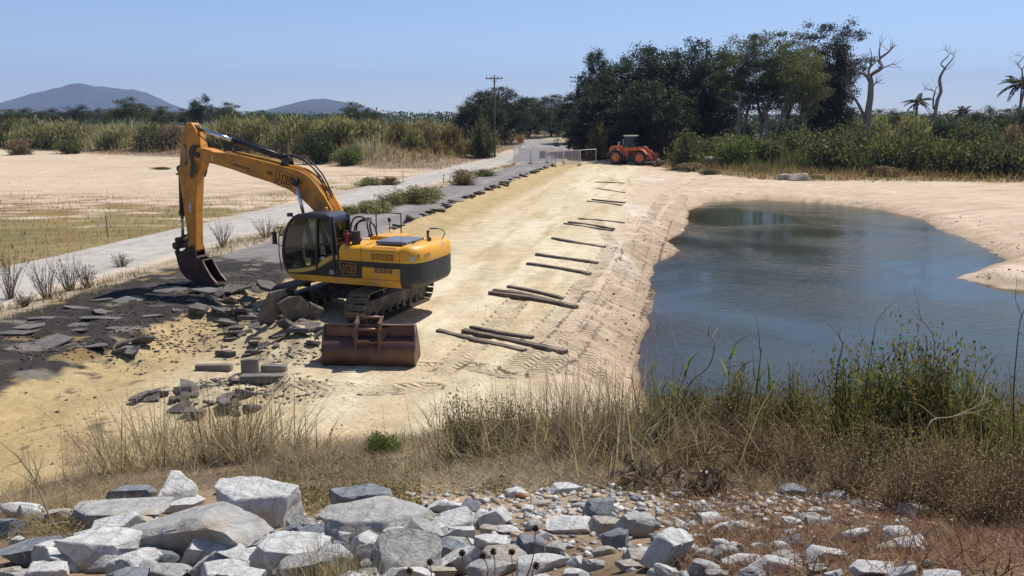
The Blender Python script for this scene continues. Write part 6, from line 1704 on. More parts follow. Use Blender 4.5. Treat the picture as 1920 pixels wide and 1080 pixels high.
S_GREEN = [shrub_proto(21, GREEN_S + GREEN_M[:2], rag=.2), shrub_proto(22, GREEN_S, rag=.2), shrub_proto(23, GREEN_L + GREEN_M[:2])]
S_DARK = [shrub_proto(24, GREEN_D + GREEN_M[:1], 5200, .11)]
S_DRY = [shrub_proto(25, [(.17, .12, .055), (.22, .155, .075), (.13, .095, .045), (.19, .15, .05)], 3000, .2, .2, 1.1), shrub_proto(26, [(.20, .14, .09), (.15, .10, .07), (.25, .19, .12)], 2600, .16, .25, .7)]
S_SAGE = [shrub_proto(27, [(.20, .20, .085), (.27, .25, .13), (.15, .165, .065), (.33, .30, .18)], 3200, .22, .18, 1.2)]
S_MIX = shrub_proto(28, GREEN_S + OLIVE + [(.2, .17, .08), (.16, .11, .07)], 4200, .12, .3, .9, rag=.2)
def shrub_at(px, basey, topy, halfpx, proto, label, group, seed, d=None, name='shrub', cat='shrub', sink=0.):
    g = ground(px, basey) if d is None else Vector((aty(px, basey, d).x, d, 0))
    z = hz(g.x, g.y); dep = g.y * math.cos(PITCH) + (EYE - z) * math.sin(PITCH)
    h = max(aty(px, topy, g.y).z - z, .1); rx = halfpx / FPX * dep
    r = random.Random(seed)
    root = empty(name, (g.x, g.y, z - sink), r.uniform(0, 6.28), label, cat, group)
    root.scale = (rx / .85, rx / .85, h / .95)
    link_mesh('stem', proto[0], root); link_mesh('foliage', proto[1], root)
    return root
# along the right shore
RS = [(1288, 292, 246, 40, 100, S_GREEN[0], 'bright green bush behind the loader forks'), (1380, 300, 252, 46, 96, S_GREEN[2], 'rounded bright green bush under the pale trunks'), (1332, 298, 258, 36, 104, S_GREEN[1], 'green bush between the two bright ones by the loader'),
      (1440, 310, 262, 42, 96, S_GREEN[1], 'green bush right of the rounded bright one'), (1492, 305, 238, 50, 100, S_GREEN[0], 'leafy bush with upright shoots below the trio of trees'), (1545, 318, 246, 58, 90, S_GREEN[1], 'wide bush at the start of the right hand thicket'),
      (1605, 322, 240, 56, 92, S_GREEN[1], 'thicket bush in front of the large dead tree'), (1662, 326, 252, 52, 86, S_GREEN[0], 'thicket bush right of the large dead tree'), (1716, 330, 250, 54, 87, S_GREEN[1], 'thicket bush below the small palm'),
      (1770, 332, 258, 50, 84, S_GREEN[0], 'thicket bush below the thin dead tree'), (1822, 334, 262, 52, 83, S_GREEN[1], 'thicket bush below the lowest palm'), (1876, 336, 266, 54, 82, S_GREEN[1], 'dark based thicket bush near the right edge'), (1930, 336, 260, 54, 84, S_DARK[0], 'thicket bush cut off by the right edge'),
      (1575, 290, 228, 46, 110, S_DARK[0], 'upper row bush behind the wide thicket bush'), (1640, 280, 222, 44, 112, S_SAGE[0], 'greyish upper row bush beside the dead tree trunk'), (1700, 280, 222, 42, 110, S_SAGE[0], 'greyish upper row bush under the small palm'), (1760, 282, 226, 44, 112, S_DARK[0], 'dark upper row bush below the thin dead tree'),
      (1822, 285, 228, 46, 110, S_GREEN[1], 'upper row bush under the lowest palm'), (1900, 285, 238, 26, 104, S_DRY[1], 'rounded brown bush at the right edge'), (1872, 280, 226, 40, 116, S_DARK[0], 'dark upper row bush under the coconut palm')]
for i, (px, by, ty, hw, d, pr, lb) in enumerate(RS):
    shrub_at(px, by, ty, hw, pr, lb, 'bushes along the right shore', 200 + i, d)
for i, (px, by, ty, hw, d, lb) in enumerate([(1120, 292, 236, 26, 114, 'tall tan grass clump left of the loader'), (1245, 290, 246, 26, 112, 'tall tan grass clump just behind the loader arm'), (1090, 290, 248, 20, 118, 'dark olive grass clump beside the far road'), (1165, 285, 250, 22, 120, 'brown grass clump behind the loader engine'), (1212, 284, 246, 22, 120, 'brown grass clump behind the loader cab')]):
    shrub_at(px, by, ty, hw, S_DRY[0], lb, 'tall dry grass clumps near the loader', 230 + i, d, 'grass_clump', 'grass clump')
# on the left bank
LB = [(600, 304, 246, 40, S_DARK[0], 'big dark green round bush at the edge of the left sand flat'), (655, 308, 272, 30, S_GREEN[2], 'bright yellow green bush right of the dark round one'), (60, 285, 226, 44, S_SAGE[0], 'grey green cane clump near the left edge'), (130, 272, 230, 44, S_SAGE[0], 'grey green cane clump second from the left'),
      (128, 288, 262, 24, S_GREEN[1], 'low green bush at the foot of the left bank'), (225, 280, 240, 36, S_SAGE[0], 'pale cane clump below the broad dark tree'), (290, 275, 232, 40, S_GREEN[1], 'green clump left of the excavator arm'), (430, 262, 222, 40, S_SAGE[0], 'pale cane clump above the boom ram'), (490, 270, 222, 40, S_SAGE[0], 'pale cane clump above the middle of the boom'),
      (545, 275, 220, 44, S_SAGE[0], 'tall pale cane clump left of the dark round bush'), (640, 275, 220, 46, S_SAGE[0], 'tall pale cane clump behind the bright bush'), (700, 280, 226, 44, S_SAGE[0], 'cane clump right of the bright bush'), (760, 285, 232, 44, S_DRY[0], 'tan cane clump on the middle of the left bank'), (845, 280, 236, 34, S_DRY[0], 'yellowish cane clump left of the trees by the road'),
      (800, 282, 232, 40, S_DRY[1], 'purplish brown scrub below the distant poles'), (905, 270, 222, 24, S_GREEN[1], 'green bush at the foot of the tall power pole'), (40, 290, 262, 24, S_DRY[1], 'brown bush on the sand edge at the far left'), (20, 268, 222, 40, S_GREEN[1], 'green clump at the left edge of the bank')]
for i, (px, by, ty, hw, pr, lb) in enumerate(LB):
    shrub_at(px, by, ty, hw, pr, lb, 'bushes on the left bank', 260 + i, None if by > 286 else float(np.interp(px, [0, 340, 600, 900], [142, 126, 114, 116])))
rf = random.Random(12)
for i in range(40):
    px = rf.uniform(-10, 900); dd = float(np.interp(px, [0, 340, 600, 900], [136, 121, 110, 113])) + rf.uniform(0, 14); by = 275
    pr = rf.choice([S_SAGE[0], S_DRY[1], S_DRY[0], S_MIX, S_DRY[1], S_SAGE[0]])
    shrub_at(px, by, rf.uniform(234, 268), rf.uniform(16, 34), pr, 'scrubby bush in the tangled growth on the left bank', 'tangled scrub on the left bank', 900 + i, dd)
# ------------------------------------------------------------------ cane and dry grass on the banks (one mass)
def on_bank(fn, xr, yr, n, dmin, dmax, v):
    X = v.r.uniform(*xr, n); Y = v.r.uniform(*yr, n); d = fn(X, Y); k = (d > dmin) & (d < dmax); X, Y = X[k], Y[k]
    return np.stack([X, Y, height(X, Y) - .05], -1)
v = Veg(31)
P = on_bank(bank_left, (-120, 4), (90, 175), 46000, 3, 30, v)
pn = fbm(P[:, 0] / 6, P[:, 1] / 6, 81, 3); d = bank_left(P[:, 0], P[:, 1])
k = (pn > .04) & (d > 5)
hv = .45 + 1.1 * np.clip(fbm(P[:, 0] / 3.0, P[:, 1] / 3.0, 87, 3) + .35, 0, 1)
cane = [(.33, .31, .16), (.41, .38, .22), (.24, .24, .11), (.47, .43, .29)]
v.blades(P[k], v.r.uniform(1.5, 3.4, k.sum()) * hv[k], .11, v.r.uniform(.05, .5, k.sum()), cane, tipcols=cane + [(.34, .32, .22)], curve=.5)
k2 = ~k
v.blades(P[k2], v.r.uniform(.5, 1.7, k2.sum()) * hv[k2] * 1.2, .09, v.r.uniform(.05, .7, k2.sum()), [(.25, .17, .105), (.31, .22, .13), (.19, .13, .08), (.36, .28, .17), (.22, .19, .085)], curve=.4)
P = on_bank(bank_left, (-120, 2), (85, 150), 14000, -.6, 3.5, v)
v.blades(P, v.r.uniform(.15, .7, len(P)), .07, v.r.uniform(.1, .9, len(P)), [(.20, .15, .10), (.15, .11, .075), (.28, .22, .14), (.13, .12, .05)], curve=.4)
tag(v.build('bank_grass', GRASS), 'cane and dry grass covering the left bank', kind='stuff')
v = Veg(32)
P = on_bank(bank_right, (10, 75), (70, 130), 60000, -.6, 22, v)
d = bank_right(P[:, 0], P[:, 1]); k = d < 7
v.blades(P[k], v.r.uniform(.2, 1.35, k.sum()), .06, v.r.uniform(.1, .8, k.sum()), [(.26, .18, .085), (.32, .24, .13), (.19, .13, .07), (.15, .13, .05)], curve=.4)
k = ~k
v.blades(P[k], v.r.uniform(.5, 1.5, k.sum()), .08, v.r.uniform(.1, .7, k.sum()), GREEN_M + [(.13, .10, .05), (.18, .13, .07)], curve=.4)
n = 1500; X = v.r.uniform(17, 60, n); Y = v.r.uniform(70, 84, n); k = (bank_right(X, Y) < .5) & (bank_right(X, Y) > -3) & (fbm(X / 3, Y / 3, 83, 3) > .08); X, Y = X[k], Y[k]
v.blades(np.stack([X, Y, height(X, Y)], -1), v.r.uniform(.1, .35, len(X)), .05, .5, [(.16, .13, .05), (.20, .14, .08)])
tag(v.build('shore_grass', GRASS), 'dry yellow and green grass along the right shore', kind='stuff')

# ------------------------------------------------------------------ weeds on the sand flat and the verge
v = Veg(33)
n = 26000; X = v.r.uniform(-60, -9, n); Y = v.r.uniform(22, 95, n); s_, w_ = road_sw(X, Y)
dens = .5 * (1 - sstep(46, 64, Y + .15 * X)) + .35 * sstep(-22, -12, w_) + .0 + fbm(X / 2.4, Y / 1.1, 47, 4)
k = (w_ < -10.9) & (dens + v.r.uniform(-.22, .22, n) > .38)
X, Y = X[k], Y[k]
v.blades(np.stack([X, Y, height(X, Y)], -1), v.r.uniform(.05, .28, len(X)) * (1 + (v.r.random(len(X)) < .04) * 1.8), .03, v.r.uniform(.1, 1.0, len(X)), OLIVE + [(.19, .10, .06), (.24, .15, .09), (.11, .12, .04)])
tag(v.build('low_weeds', GRASS), 'low olive and reddish weeds spreading over the sand left of the gravel track', kind='stuff')
v = Veg(34)
n = 15000; s_ = v.r.uniform(-6, 80, n); w_ = v.r.uniform(-5.9, -3.6, n); keep = fbm(s_ / 2.2, w_ / .8, 85, 3) + v.r.uniform(-.12, .12, n) > .10
s_, w_ = s_[keep], w_[keep]; X = RP[0] + RD[0] * s_ + RD[1] * w_; Y = RP[1] + RD[1] * s_ - RD[0] * w_
v.blades(np.stack([X, Y, height(X, Y)], -1), v.r.uniform(.06, .38, len(X)), .02, v.r.uniform(.1, .9, len(X)), OLIVE + BROWN[:2] + [(.10, .12, .04)] + STRAW[:1])
tag(v.build('verge_grass', GRASS), 'scruffy grass on the verge between the old road and the gravel track', kind='stuff')
def stalk_plant(px, py, topy, halfpx, label, pal, seed, n=40, leafy=6, group='weeds on the verge', name='weed', cat='weed', leaf=.05, wr=.008):
    g = ground(px, py); r = np.random.default_rng(seed); dep = g.y
    h = (py - topy) / FPX * dep * 1.04; rx = halfpx / FPX * dep
    root = empty(name, g, 0, label, cat, group); sv = Veg(seed); lv = Veg(seed + 1)
    for i in range(n):
        a = r.uniform(0, 6.28); q = r.random() ** .6
        p = grow(r, (math.cos(a) * rx * .18 * q, math.sin(a) * rx * .18 * q, -.02), (math.cos(a) * q * rx * .9, math.sin(a) * q * rx * .9, h), h * r.uniform(.6, 1.08), 5, .09, .0)
        sv.twig(p, wr, wr * .4, pal[i % len(pal)], 3)
        pp = np.array(p); t = r.uniform(.35, 1, leafy); Q = np.stack([np.interp(t * 5, np.arange(6), pp[:, c]) for c in range(3)], -1)
        lv.leaves(Q + r.normal(size=Q.shape) * .02, leaf * r.uniform(.6, 1.3, leafy), pal, .3, .4, dirs=r.normal(size=Q.shape) * .6 + np.array((0, 0, .7)))
    sv.build('stem', BARK, root); lv.build('foliage', LEAF, root)
MAUVE = [(.14, .095, .085), (.18, .12, .10), (.11, .075, .065), (.21, .16, .13)]
for i, a in enumerate([(18, 560, 470, 40, 'mauve brown weed clump at the left edge by the gravel track', MAUVE), (88, 560, 480, 36, 'tall mauve weed clump beside the gravel track, second from the left', MAUVE), (130, 545, 475, 34, 'tall mauve weed right of the left pair by the track', MAUVE), (165, 540, 492, 26, 'low dark weed right of the tall mauve weeds', MAUVE + BROWN[:1]),
        (228, 500, 473, 30, 'low dark bush on the pale verge above the torn road', [(.10, .08, .06), (.12, .10, .05), (.15, .10, .08)]), (418, 463, 412, 24, 'upright purple weed right of the excavator dipper', MAUVE), (500, 445, 405, 34, 'purple weed clump left of the cab', MAUVE), (530, 442, 415, 20, 'olive weed clump touching the cab', OLIVE), (45, 575, 545, 24, 'small dark weed on the left above the torn road', MAUVE)]):
    stalk_plant(*a, 400 + i, 46, 8)
for i, (px, by, ty, hw, pr, lb) in enumerate([(775, 380, 350, 48, S_MIX, 'long green bush on the verge behind the excavator'), (735, 384, 364, 34, S_MIX, 'green bush left part beside the steel picket'), (700, 398, 378, 40, S_SAGE[0], 'low olive bush above the engine cover'), (655, 402, 384, 22, S_MIX, 'small green bush behind the cab roof'),
        (868, 346, 320, 30, S_DRY[1], 'reddish brown bush on the verge further up the road'), (905, 330, 318, 26, S_GREEN[1], 'small leafy bush past the reddish brown one'), (800, 372, 354, 30, S_SAGE[0], 'green bush right part on the verge behind the excavator'), (690, 348, 334, 26, S_SAGE[0], 'grey green bush on the sand beyond the gravel track'), (730, 346, 332, 22, S_DRY[0], 'tan bush on the sand beside the far picket'), (300, 318, 313, 18, S_GREEN[1], 'single flat green tussock out on the sand flat'),
        (1300, 318, 306, 30, S_DRY[1], 'brown low bush below the loader forks'), (1420, 322, 308, 24, S_GREEN[1], 'small green bush on the far shore'), (1655, 330, 312, 30, S_DRY[1], 'brown tuft in front of the thicket'), (1330, 327, 316, 20, S_GREEN[1], 'small green tuft near the dark rock slab')]):
    shrub_at(px, by, ty, hw, pr, lb, 'bushes beside the crossing', 420 + i)

# ------------------------------------------------------------------ the near slope
def spread(v, pxr, pyr, n, mask=None):
    """random places on the slope, given by a stretch of the photograph's near bank"""
    A = [ground(px, py) for px in np.linspace(*pxr, 5) for py in np.linspace(*pyr, 3)]
    q = np.array([(a.x, a.y) for a in A]).reshape(5, 3, 2)
    u = v.r.uniform(0, 3.999, n); w = v.r.uniform(0, 1.999, n); i, j = u.astype(int), w.astype(int); fu, fw = (u - i)[:, None], (w - j)[:, None]
    XY = (q[i, j] * (1 - fu) + q[i + 1, j] * fu) * (1 - fw) + (q[i, j + 1] * (1 - fu) + q[i + 1, j + 1] * fu) * fw
    if mask is not None:
        k = fbm(XY[:, 0] / mask[0], XY[:, 1] / mask[0], mask[2], 3) + v.r.uniform(-.1, .1, n) > mask[1]; XY = XY[k]
    return np.stack([XY[:, 0], XY[:, 1], height(XY[:, 0], XY[:, 1]) - .01], -1)
# straw litter and short dry grass
v = Veg(41)
for pxr, pyr, n, hh, cols, ln in (((120, 760), (815, 925), 9000, (.05, .22), STRAW + BROWN + GREY, (.5, 1.5)), ((660, 1250), (815, 915), 12000, (.05, .24), STRAW + BROWN[:2] + GREY, (.5, 1.5)), ((740, 1010), (855, 925), 5000, (.08, .25), STRAW + [(.44, .35, .22)], (1.0, 1.5)),
        ((1180, 2300), (790, 930), 21000, (.05, .30), BROWN + BROWN + STRAW[:3], (.3, 1.5)), ((1250, 2300), (900, 1085), 21000, (.03, .14), [(.17, .085, .048), (.13, .068, .04), (.21, .115, .065), (.25, .165, .10)], (.4, 1.5)), ((0, 300), (900, 1010), 4000, (.05, .2), STRAW + OLIVE + BROWN, (.5, 1.5)), ((480, 700), (830, 900), 5000, (.05, .22), BROWN + GREY + STRAW, (.4, 1.5))):
    P = spread(v, pxr, pyr, int(n * 1.5)); m = len(P); P[:, 2] += v.r.random(m) ** 2 * .06
    v.blades(P, v.r.uniform(*hh, m) * 1.25, v.r.uniform(.003, .008, m), np.clip(v.r.uniform(ln[0] + .25, 1.75, m), 0, 1.52), cols, jit=.4, curve=.2)
tag(v.build('dry_litter', GRASS), 'straw, dry stems and brown litter covering the near slope', kind='stuff')
# standing dry grass
v = Veg(42)
def tuft(px, py, n, hmin, hmax, spreadm, cols, lean=.5, w=(.006, .014), tip=None):
    if px < 600 and py < 1000: n = int(n * 1.7); hmax *= 1.6; hmin *= .45; w = (.008, .017); spreadm *= 1.5; lean = .85
    elif py < 1000: hmin *= .5; hmax *= 1.55; spreadm *= 1.25; w = (.006, .013); n = int(n * .8)
    g = ground(px, py); X = g.x + v.r.normal(0, spreadm, n); Y = g.y + v.r.normal(0, spreadm * .7, n)
    az = np.arctan2(Y - g.y, X - g.x) + v.r.normal(0, .6, n)
    v.blades(np.stack([X, Y, height(X, Y) - .01], -1), v.r.uniform(hmin, hmax, n), v.r.uniform(*w, n), np.abs(v.r.normal(lean * .6, lean * .5, n)), cols, az=az, tipcols=tip, curve=.15)
for px, py, n, h0, h1, sp, cols in ((215, 888, 46, .35, .95, .10, STRAW + BROWN[:2]), (262, 884, 40, .4, 1.0, .10, STRAW), (300, 880, 60, .4, 1.0, .10, STRAW), (345, 876, 44, .4, 1.05, .10, STRAW + BROWN[1:2]), (392, 870, 90, .4, 1.0, .10, STRAW + BROWN), (430, 866, 150, .4, 1.0, .12, BROWN + STRAW), (462, 868, 100, .35, .9, .10, STRAW + BROWN[:2]), (165, 900, 26, .3, .8, .12, STRAW), (90, 925, 18, .3, .8, .12, STRAW + GREY), (535, 852, 30, .4, 1.0, .10, BROWN), (40, 960, 14, .3, .7, .1, STRAW), (595, 846, 14, .3, .7, .1, BROWN),
        (820, 830, 50, .2, .6, .25, STRAW + OLIVE), (880, 835, 110, .25, .75, .25, STRAW + BROWN + OLIVE), (950, 838, 160, .25, .8, .22, BROWN + STRAW + OLIVE), (1030, 835, 230, .3, .9, .16, BROWN + STRAW), (1085, 832, 260, .3, 1.0, .16, BROWN + STRAW), (1135, 830, 180, .3, .95, .16, STRAW + BROWN), (1165, 826, 170, .3, .9, .25, STRAW + GREY),
        (960, 850, 200, .1, .35, .4, GREEN_M + OLIVE), (1050, 850, 160, .1, .4, .4, GREEN_M + OLIVE), (720, 845, 120, .08, .25, .2, GREEN_L), (890, 865, 240, .1, .4, .35, GREEN_M + OLIVE + GREY),
        (1220, 830, 240, .2, .6, .3, GREEN_M + BROWN), (1290, 835, 200, .2, .5, .35, BROWN + DRED), (1370, 840, 220, .2, .5, .35, BROWN + DRED), (1450, 850, 220, .2, .5, .35, BROWN + OLIVE), (1530, 860, 200, .2, .5, .35, BROWN + DRED), (1610, 880, 320, .2, .6, .35, BROWN + OLIVE), (1700, 900, 380, .2, .6, .35, BROWN + OLIVE), (1790, 910, 380, .2, .65, .35, BROWN + OLIVE), (1880, 920, 320, .2, .6, .35, BROWN), (1650, 850, 260, .3, .7, .35, OLIVE + GREEN_M), (1760, 860, 260, .3, .7, .35, OLIVE + GREEN_M)):
    tuft(px, py, n, h0, h1, sp, cols)
for q in range(66):
    px = v.r.uniform(1180, 2330); py = v.r.uniform(796, 832)
    tuft(px, py, int(v.r.integers(30, 80)), .15, .6 + .2 * v.r.random(), .28, [BROWN + STRAW, GREEN_M + OLIVE, BROWN + OLIVE, GREEN_M + STRAW][int(v.r.integers(0, 4))], .7)
for q in range(80):
    px = v.r.uniform(840, 2330); py = v.r.uniform(830, 895)
    tuft(px, py, int(v.r.integers(20, 60)), .2, .75 + .2 * v.r.random(), .22, ([BROWN + STRAW, STRAW + GREY, BROWN + OLIVE, STRAW] if px < 1200 else [BROWN, BROWN + DRED, BROWN + OLIVE, DRED + STRAW[:1]])[int(v.r.integers(0, 4))], .9)
P = np.concatenate([spread(v, (800, 1930), (815, 915), 3400, (1.1, -.05, 97)), spread(v, (180, 580), (850, 905), 900)]); m_ = len(P); P[:, 2] += v.r.random(m_) * .45
rt = P[:, 0] > 2.2
for k_, c_ in ((rt, BROWN + DRED + OLIVE + BROWN), (~rt, STRAW + BROWN + GREY)):
    q_ = int(k_.sum()); v.blades(P[k_], v.r.uniform(.2, .8, q_), v.r.uniform(.004, .009, q_), v.r.uniform(.5, 1.5, q_), c_, jit=.4, curve=.25)
for px, py, n, h0, h1 in ((625, 1085, 420, .12, .34), (585, 1095, 260, .1, .3), (660, 1100, 200, .1, .28), (160, 1050, 160, .1, .3), (230, 1040, 140, .08, .26)):
    tuft(px, py, n, h0, h1, .10, STRAW + GREY, .8, (.003, .006))
tag(v.build('dry_grass', GRASS), 'standing dry grass stalks on the near slope', kind='stuff')
# creeping weed mat
v = Veg(43)
P = np.concatenate([spread(v, (510, 790), (860, 985), 15000, (.5, -.12, 90)), spread(v, (700, 960), (880, 930), 5000, (.5, .0, 91)), spread(v, (0, 160), (960, 1010), 2500, (.4, .0, 92))])
P[:, 2] += v.r.random(len(P)) ** 1.5 * .13
v.leaves(P, v.r.uniform(.018, .042, len(P)), OLIVE + [(.22, .16, .07), (.26, .19, .09), (.07, .085, .03), (.30, .22, .12)], .3, .6)
tag(v.build('creeping_weed', LEAF), 'olive and rusty creeping weed mat around the rocks', kind='stuff')
# leafy shrubs on the right
F_GREEN = [shrub_proto(51, GREEN_M[:2] + GREEN_L[:1] + OLIVE[:3] + [(.17, .16, .05), (.16, .11, .06)], 8000, .062, .42, .3, 18, (.11, .08, .055), .2), shrub_proto(52, GREEN_M[:3] + GREEN_D[:1] + OLIVE + BROWN[:1], 8000, .06, .42, .3, 20, (.13, .10, .07), .2), shrub_proto(53, OLIVE + GREEN_M[:1] + BROWN[:3], 6500, .055, .38, .3, 20, (.17, .125, .085), .2)]
F_DRY = shrub_proto(54, BROWN + STRAW[:2] + [(.2, .13, .08)], 5200, .05, .22, .3, 26, (.24, .17, .11), .2)
for i, (px, by, ty, hw, pr, lb) in enumerate([(1275, 842, 722, 66, F_GREEN[1], 'green bush on the near bank left of the reedy shoots'), (1385, 848, 712, 78, F_GREEN[2], 'olive brown bush on the near bank below the reedy shoots'), (1470, 855, 708, 66, F_GREEN[2], 'dry leafy bush right of the reedy shoots'), (1600, 875, 668, 84, F_GREEN[0], 'bright leafy bush at the left of the largest near thicket'),
        (1690, 885, 640, 96, F_GREEN[1], 'tallest leafy bush of the near thicket before the pool'), (1780, 895, 668, 92, F_GREEN[0], 'leafy bush right of the tallest one in the near thicket'), (1860, 905, 748, 80, F_GREEN[1], 'lower leafy bush of the near thicket with the pool behind'), (1915, 930, 790, 60, F_GREEN[0], 'green bush cut off by the right edge in the foreground'), (1650, 900, 790, 90, F_GREEN[2], 'brownish bush in front of the tallest leafy bush'), (1770, 930, 820, 90, F_GREEN[2], 'brownish twiggy bush at the front right'),
        (965, 855, 758, 74, F_GREEN[2], 'small green brown bush in the middle of the near bank'), (715, 850, 812, 36, S_GREEN[2], 'small bright green tuft at the edge of the sand'), (875, 868, 756, 66, F_GREEN[2], 'grey green bush left of the small middle bush'), (1330, 812, 742, 60, F_GREEN[1], 'low green bush at the water edge below the slanting grey branch'), (1520, 815, 735, 64, F_GREEN[2], 'low olive bush at the water edge left of the near thicket'), (1430, 810, 738, 54, F_GREEN[1], 'low green bush at the water edge between the two dark stalks'), (1060, 860, 750, 66, F_DRY, 'dry brown bush in the middle of the near bank'), (1140, 862, 742, 60, F_DRY, 'dry brown bush at the foot of the bare twigs'), (1500, 905, 790, 84, F_DRY, 'brown dead bush above the blue grey rock'), (1410, 890, 776, 76, F_DRY, 'brown dead bush right of the small withered plant'), (1700, 960, 830, 96, F_DRY, 'brown dead bush at the front of the near thicket'), (1840, 990, 850, 90, F_DRY, 'brown dead bush near the bottom right corner'), (1590, 935, 810, 80, F_DRY, 'brown dead bush right of the blue grey rock'), (1300, 880, 772, 66, F_DRY, 'brown dead bush behind the withered plants'), (1765, 955, 800, 84, F_DRY, 'brown dead bush below the bent straw stalk'), (1900, 975, 820, 70, F_DRY, 'brown dead bush at the right edge above the corner'), (1640, 860, 700, 70, F_GREEN[0], 'leafy bush between the bright one and the tallest one'), (1740, 868, 690, 70, F_GREEN[1], 'leafy bush just right of the dark upright stem'), (1235, 850, 752, 54, F_GREEN[2], 'olive bush at the left end of the brown brush')]):
    shrub_at(px, by, ty, hw, pr, lb, 'bushes on the near bank', 460 + i)
# reedy shoots over the water
def reed(px, py, topy, n, label, seed):
    g = ground(px, py); h = (py - topy) / FPX * g.y * 1.05; v = Veg(seed); root = empty('reed', g, 0, label, 'reed', 'reedy shoots at the water')
    st = Veg(seed + 1)
    for i in range(4):
        p = grow(v.r, (v.r.normal() * .05, v.r.normal() * .05, 0), (v.r.normal() * .12, v.r.normal() * .1, 1), h * v.r.uniform(.7, .95), 5, .05); st.twig(p, .009, .005, (.22, .2, .1), 4)
        for q in range(n // 4):
            k = v.r.integers(2, 6); a = v.r.uniform(0, 6.28)
            v.blades(np.array([p[k]]), h * v.r.uniform(.25, .45), .03, v.r.uniform(.3, .9), GREEN_L + [(.20, .22, .09)], az=np.array([a]), curve=.5)
    st.build('stem', BARK, root); v.build('foliage', GRASS, root)
reed(1240, 835, 672, 20, 'leaning reedy shoots at the left edge of the pool', 600); reed(1372, 840, 655, 26, 'tallest pale green reedy shoots before the pool', 602); reed(1455, 850, 700, 26, 'reedy shoots right of the tallest ones', 604); reed(1490, 850, 720, 16, 'low reedy shoots at the right of the group', 606)
# bare twigs and woody stalks
def bare(px, py, pts, label, r0, col, seed, extra=3):
    g = ground(px, py); root = empty('bare_branch', g, 0, label, 'branch', 'bare twigs over the water'); v = Veg(seed)
    P = [np.zeros(3)] + [np.array(aty(a, b, g.y + .15 * i)) - np.array(g) for i, (a, b) in enumerate(pts)]
    P = np.array(smooth_path(P, 5)); v.twig(P, r0, r0 * .35, col, 5)
    for q in range(extra):
        k = v.r.integers(len(P) // 3, len(P)); v.twig(grow(v.r, P[k], unit(P[-1] - P[0]) + v.r.normal(size=3) * .7, v.r.uniform(.2, .5), 5, .2), r0 * .45, r0 * .15, col, 4)
    v.build('stem', BARK, root)
GT = (.36, .33, .30); DT = (.07, .055, .045)
for i, a in enumerate([(1222, 842, [(1225, 780), (1232, 700), (1228, 625)], 'pale bare twig at the left edge of the pool', .011, GT), (1200, 838, [(1196, 770), (1182, 700)], 'dark bare twig in front of the wet sand', .011, DT), (1275, 842, [(1270, 760), (1262, 700), (1272, 650)], 'pale forked twig left of the tallest reeds', .010, GT), (1250, 845, [(1290, 725), (1330, 685), (1340, 640), (1326, 628)], 'long grey branch slanting right over the pool', .014, (.2, .18, .16)),
        (1410, 850, [(1418, 740), (1428, 652)], 'dark stalk standing against the pool, left one', .012, DT), (1482, 852, [(1482, 760), (1481, 680)], 'dark stalk standing against the pool, right one', .011, DT), (1568, 868, [(1568, 730), (1572, 680), (1582, 640)], 'dark stem rising left of the leafy thicket', .013, DT), (1640, 880, [(1648, 720), (1660, 690), (1690, 672)], 'curved grey branch in the leafy thicket', .016, (.16, .14, .12)), (1730, 880, [(1732, 740), (1738, 640)], 'dark upright stem in the leafy thicket', .014, DT), (1738, 885, [(1740, 760), (1752, 640), (1716, 590)], 'thin tall twig above the leafy thicket', .007, DT), (1800, 900, [(1830, 740), (1868, 668)], 'dark twig leaning right over the pool', .009, DT), (1600, 880, [(1640, 620), (1656, 600)], 'faint seed stalk above the left of the thicket', .006, DT),
        (1740, 930, [(1740, 800), (1790, 780), (1860, 750)], 'pale dry stalk lying across the thicket', .008, STRAW[1]), (1600, 900, [(1650, 800), (1720, 860)], 'bent straw stalk in the thicket', .007, STRAW[0]), (1905, 930, [(1900, 760), (1908, 640), (1915, 590)], 'wispy twigs at the right edge over the pool', .008, DT),
        (420, 880, [(300, 930), (160, 1040)], 'long straw coloured stick leaning over the left rocks', .012, STRAW[1]), (1050, 850, [(1055, 760), (1062, 690)], 'pale bare stick standing in the middle dry grass', .010, GT), (100, 990, [(60, 890), (20, 840)], 'dry stalk leaning left at the left edge', .008, STRAW[0]), (1290, 930, [(1340, 900), (1400, 960)], 'thin bent brown stem over the gravel', .008, BROWN[1])]):
    bare(*a, 620 + i, 4)
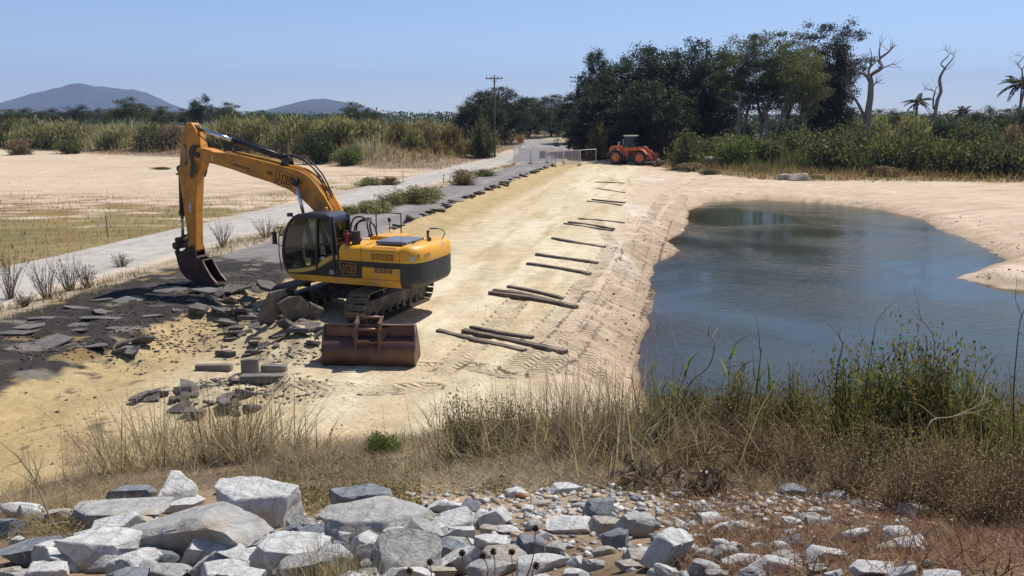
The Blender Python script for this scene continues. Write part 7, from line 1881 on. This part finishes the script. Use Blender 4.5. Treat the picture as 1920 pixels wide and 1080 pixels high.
# withered big-leaved plants
def withered(px, py, topy, halfpx, label, seed):
    g = ground(px, py); r = np.random.default_rng(seed); h = (py - topy) / FPX * g.y; rx = halfpx / FPX * g.y
    root = empty('withered_plant', g, 0, label, 'withered plant', 'withered plants on the near bank'); sv = Veg(seed)
    col = [(.12, .078, .055), (.085, .055, .04), (.16, .11, .08), (.22, .165, .125)]
    lv = Veg(seed + 1)
    for i in range(16):
        a = r.uniform(0, 6.28); p = grow(r, (0, 0, 0), (math.cos(a) * rx * 1.3, math.sin(a) * rx * .9, h), h * r.uniform(.8, 1.3), 6, .16, -.16); sv.twig(p, .009, .004, (.12, .09, .07), 4)
        for k in range(7):
            b = p[r.integers(2, 7)] + r.normal(size=3) * .03; L = r.uniform(.08, .2)
            d = np.array((r.normal() * .75, r.normal() * .75, -.8)); d /= np.linalg.norm(d)
            lv.leaves(np.array([b + d * L / 2]), L, col, .3, .28, dirs=np.array([d]))
    sv.build('stem', BARK, root); lv.build('foliage', LEAF, root)
withered(1215, 915, 838, 48, 'withered plant with hanging dark leaves, left one', 700); withered(1335, 925, 850, 44, 'withered plant with hanging dark leaves, right one', 710); withered(1325, 860, 775, 22, 'small withered plant standing above the brown brush', 720)
# dried flower heads in front
def flower(px, py, tx, ty, label, seed):
    g = ground(px, min(py, 1120)); root = empty('dry_flower', g, 0, label, 'dry flower', 'dried flower heads in the foreground')
    top = np.array(aty(tx, ty, g.y)) - np.array(g); r = np.random.default_rng(seed); v = Veg(seed)
    v.twig(np.array(smooth_path([np.zeros(3), top * .5 + r.normal(size=3) * .02, top], 4)), .004, .003, (.16, .12, .085), 4); v.build('stem', BARK, root)
    v = Veg(seed + 1); n = 90; d = unit(r.normal(size=(n, 3))); v.leaves(top + d * .014, .026, [(.10, .055, .03), (.15, .085, .045), (.07, .04, .025)], .3, .35, dirs=d); v.build('flower_head', LEAF, root)
for i, a in enumerate([(868, 1110, 866, 1037, 'dried flower head, leftmost of the pair by the dusty slab'), (905, 1110, 905, 1042, 'largest dried flower head in front of the dusty slab'), (925, 1105, 925, 1034, 'dried flower head right of the largest one'), (960, 1100, 959, 1035, 'dried flower head in front of the dark standing rock'), (985, 1090, 1004, 991, 'highest dried flower head on a leaning stalk'), (1008, 1110, 1005, 1061, 'reddish dried flower head above the white bottom rock'), (768, 1115, 768, 1070, 'dried flower head in front of the rounded bottom rock'), (806, 1110, 806, 1054, 'dried flower head right of the rounded bottom rock')]):
    flower(*a, 740 + i * 2)
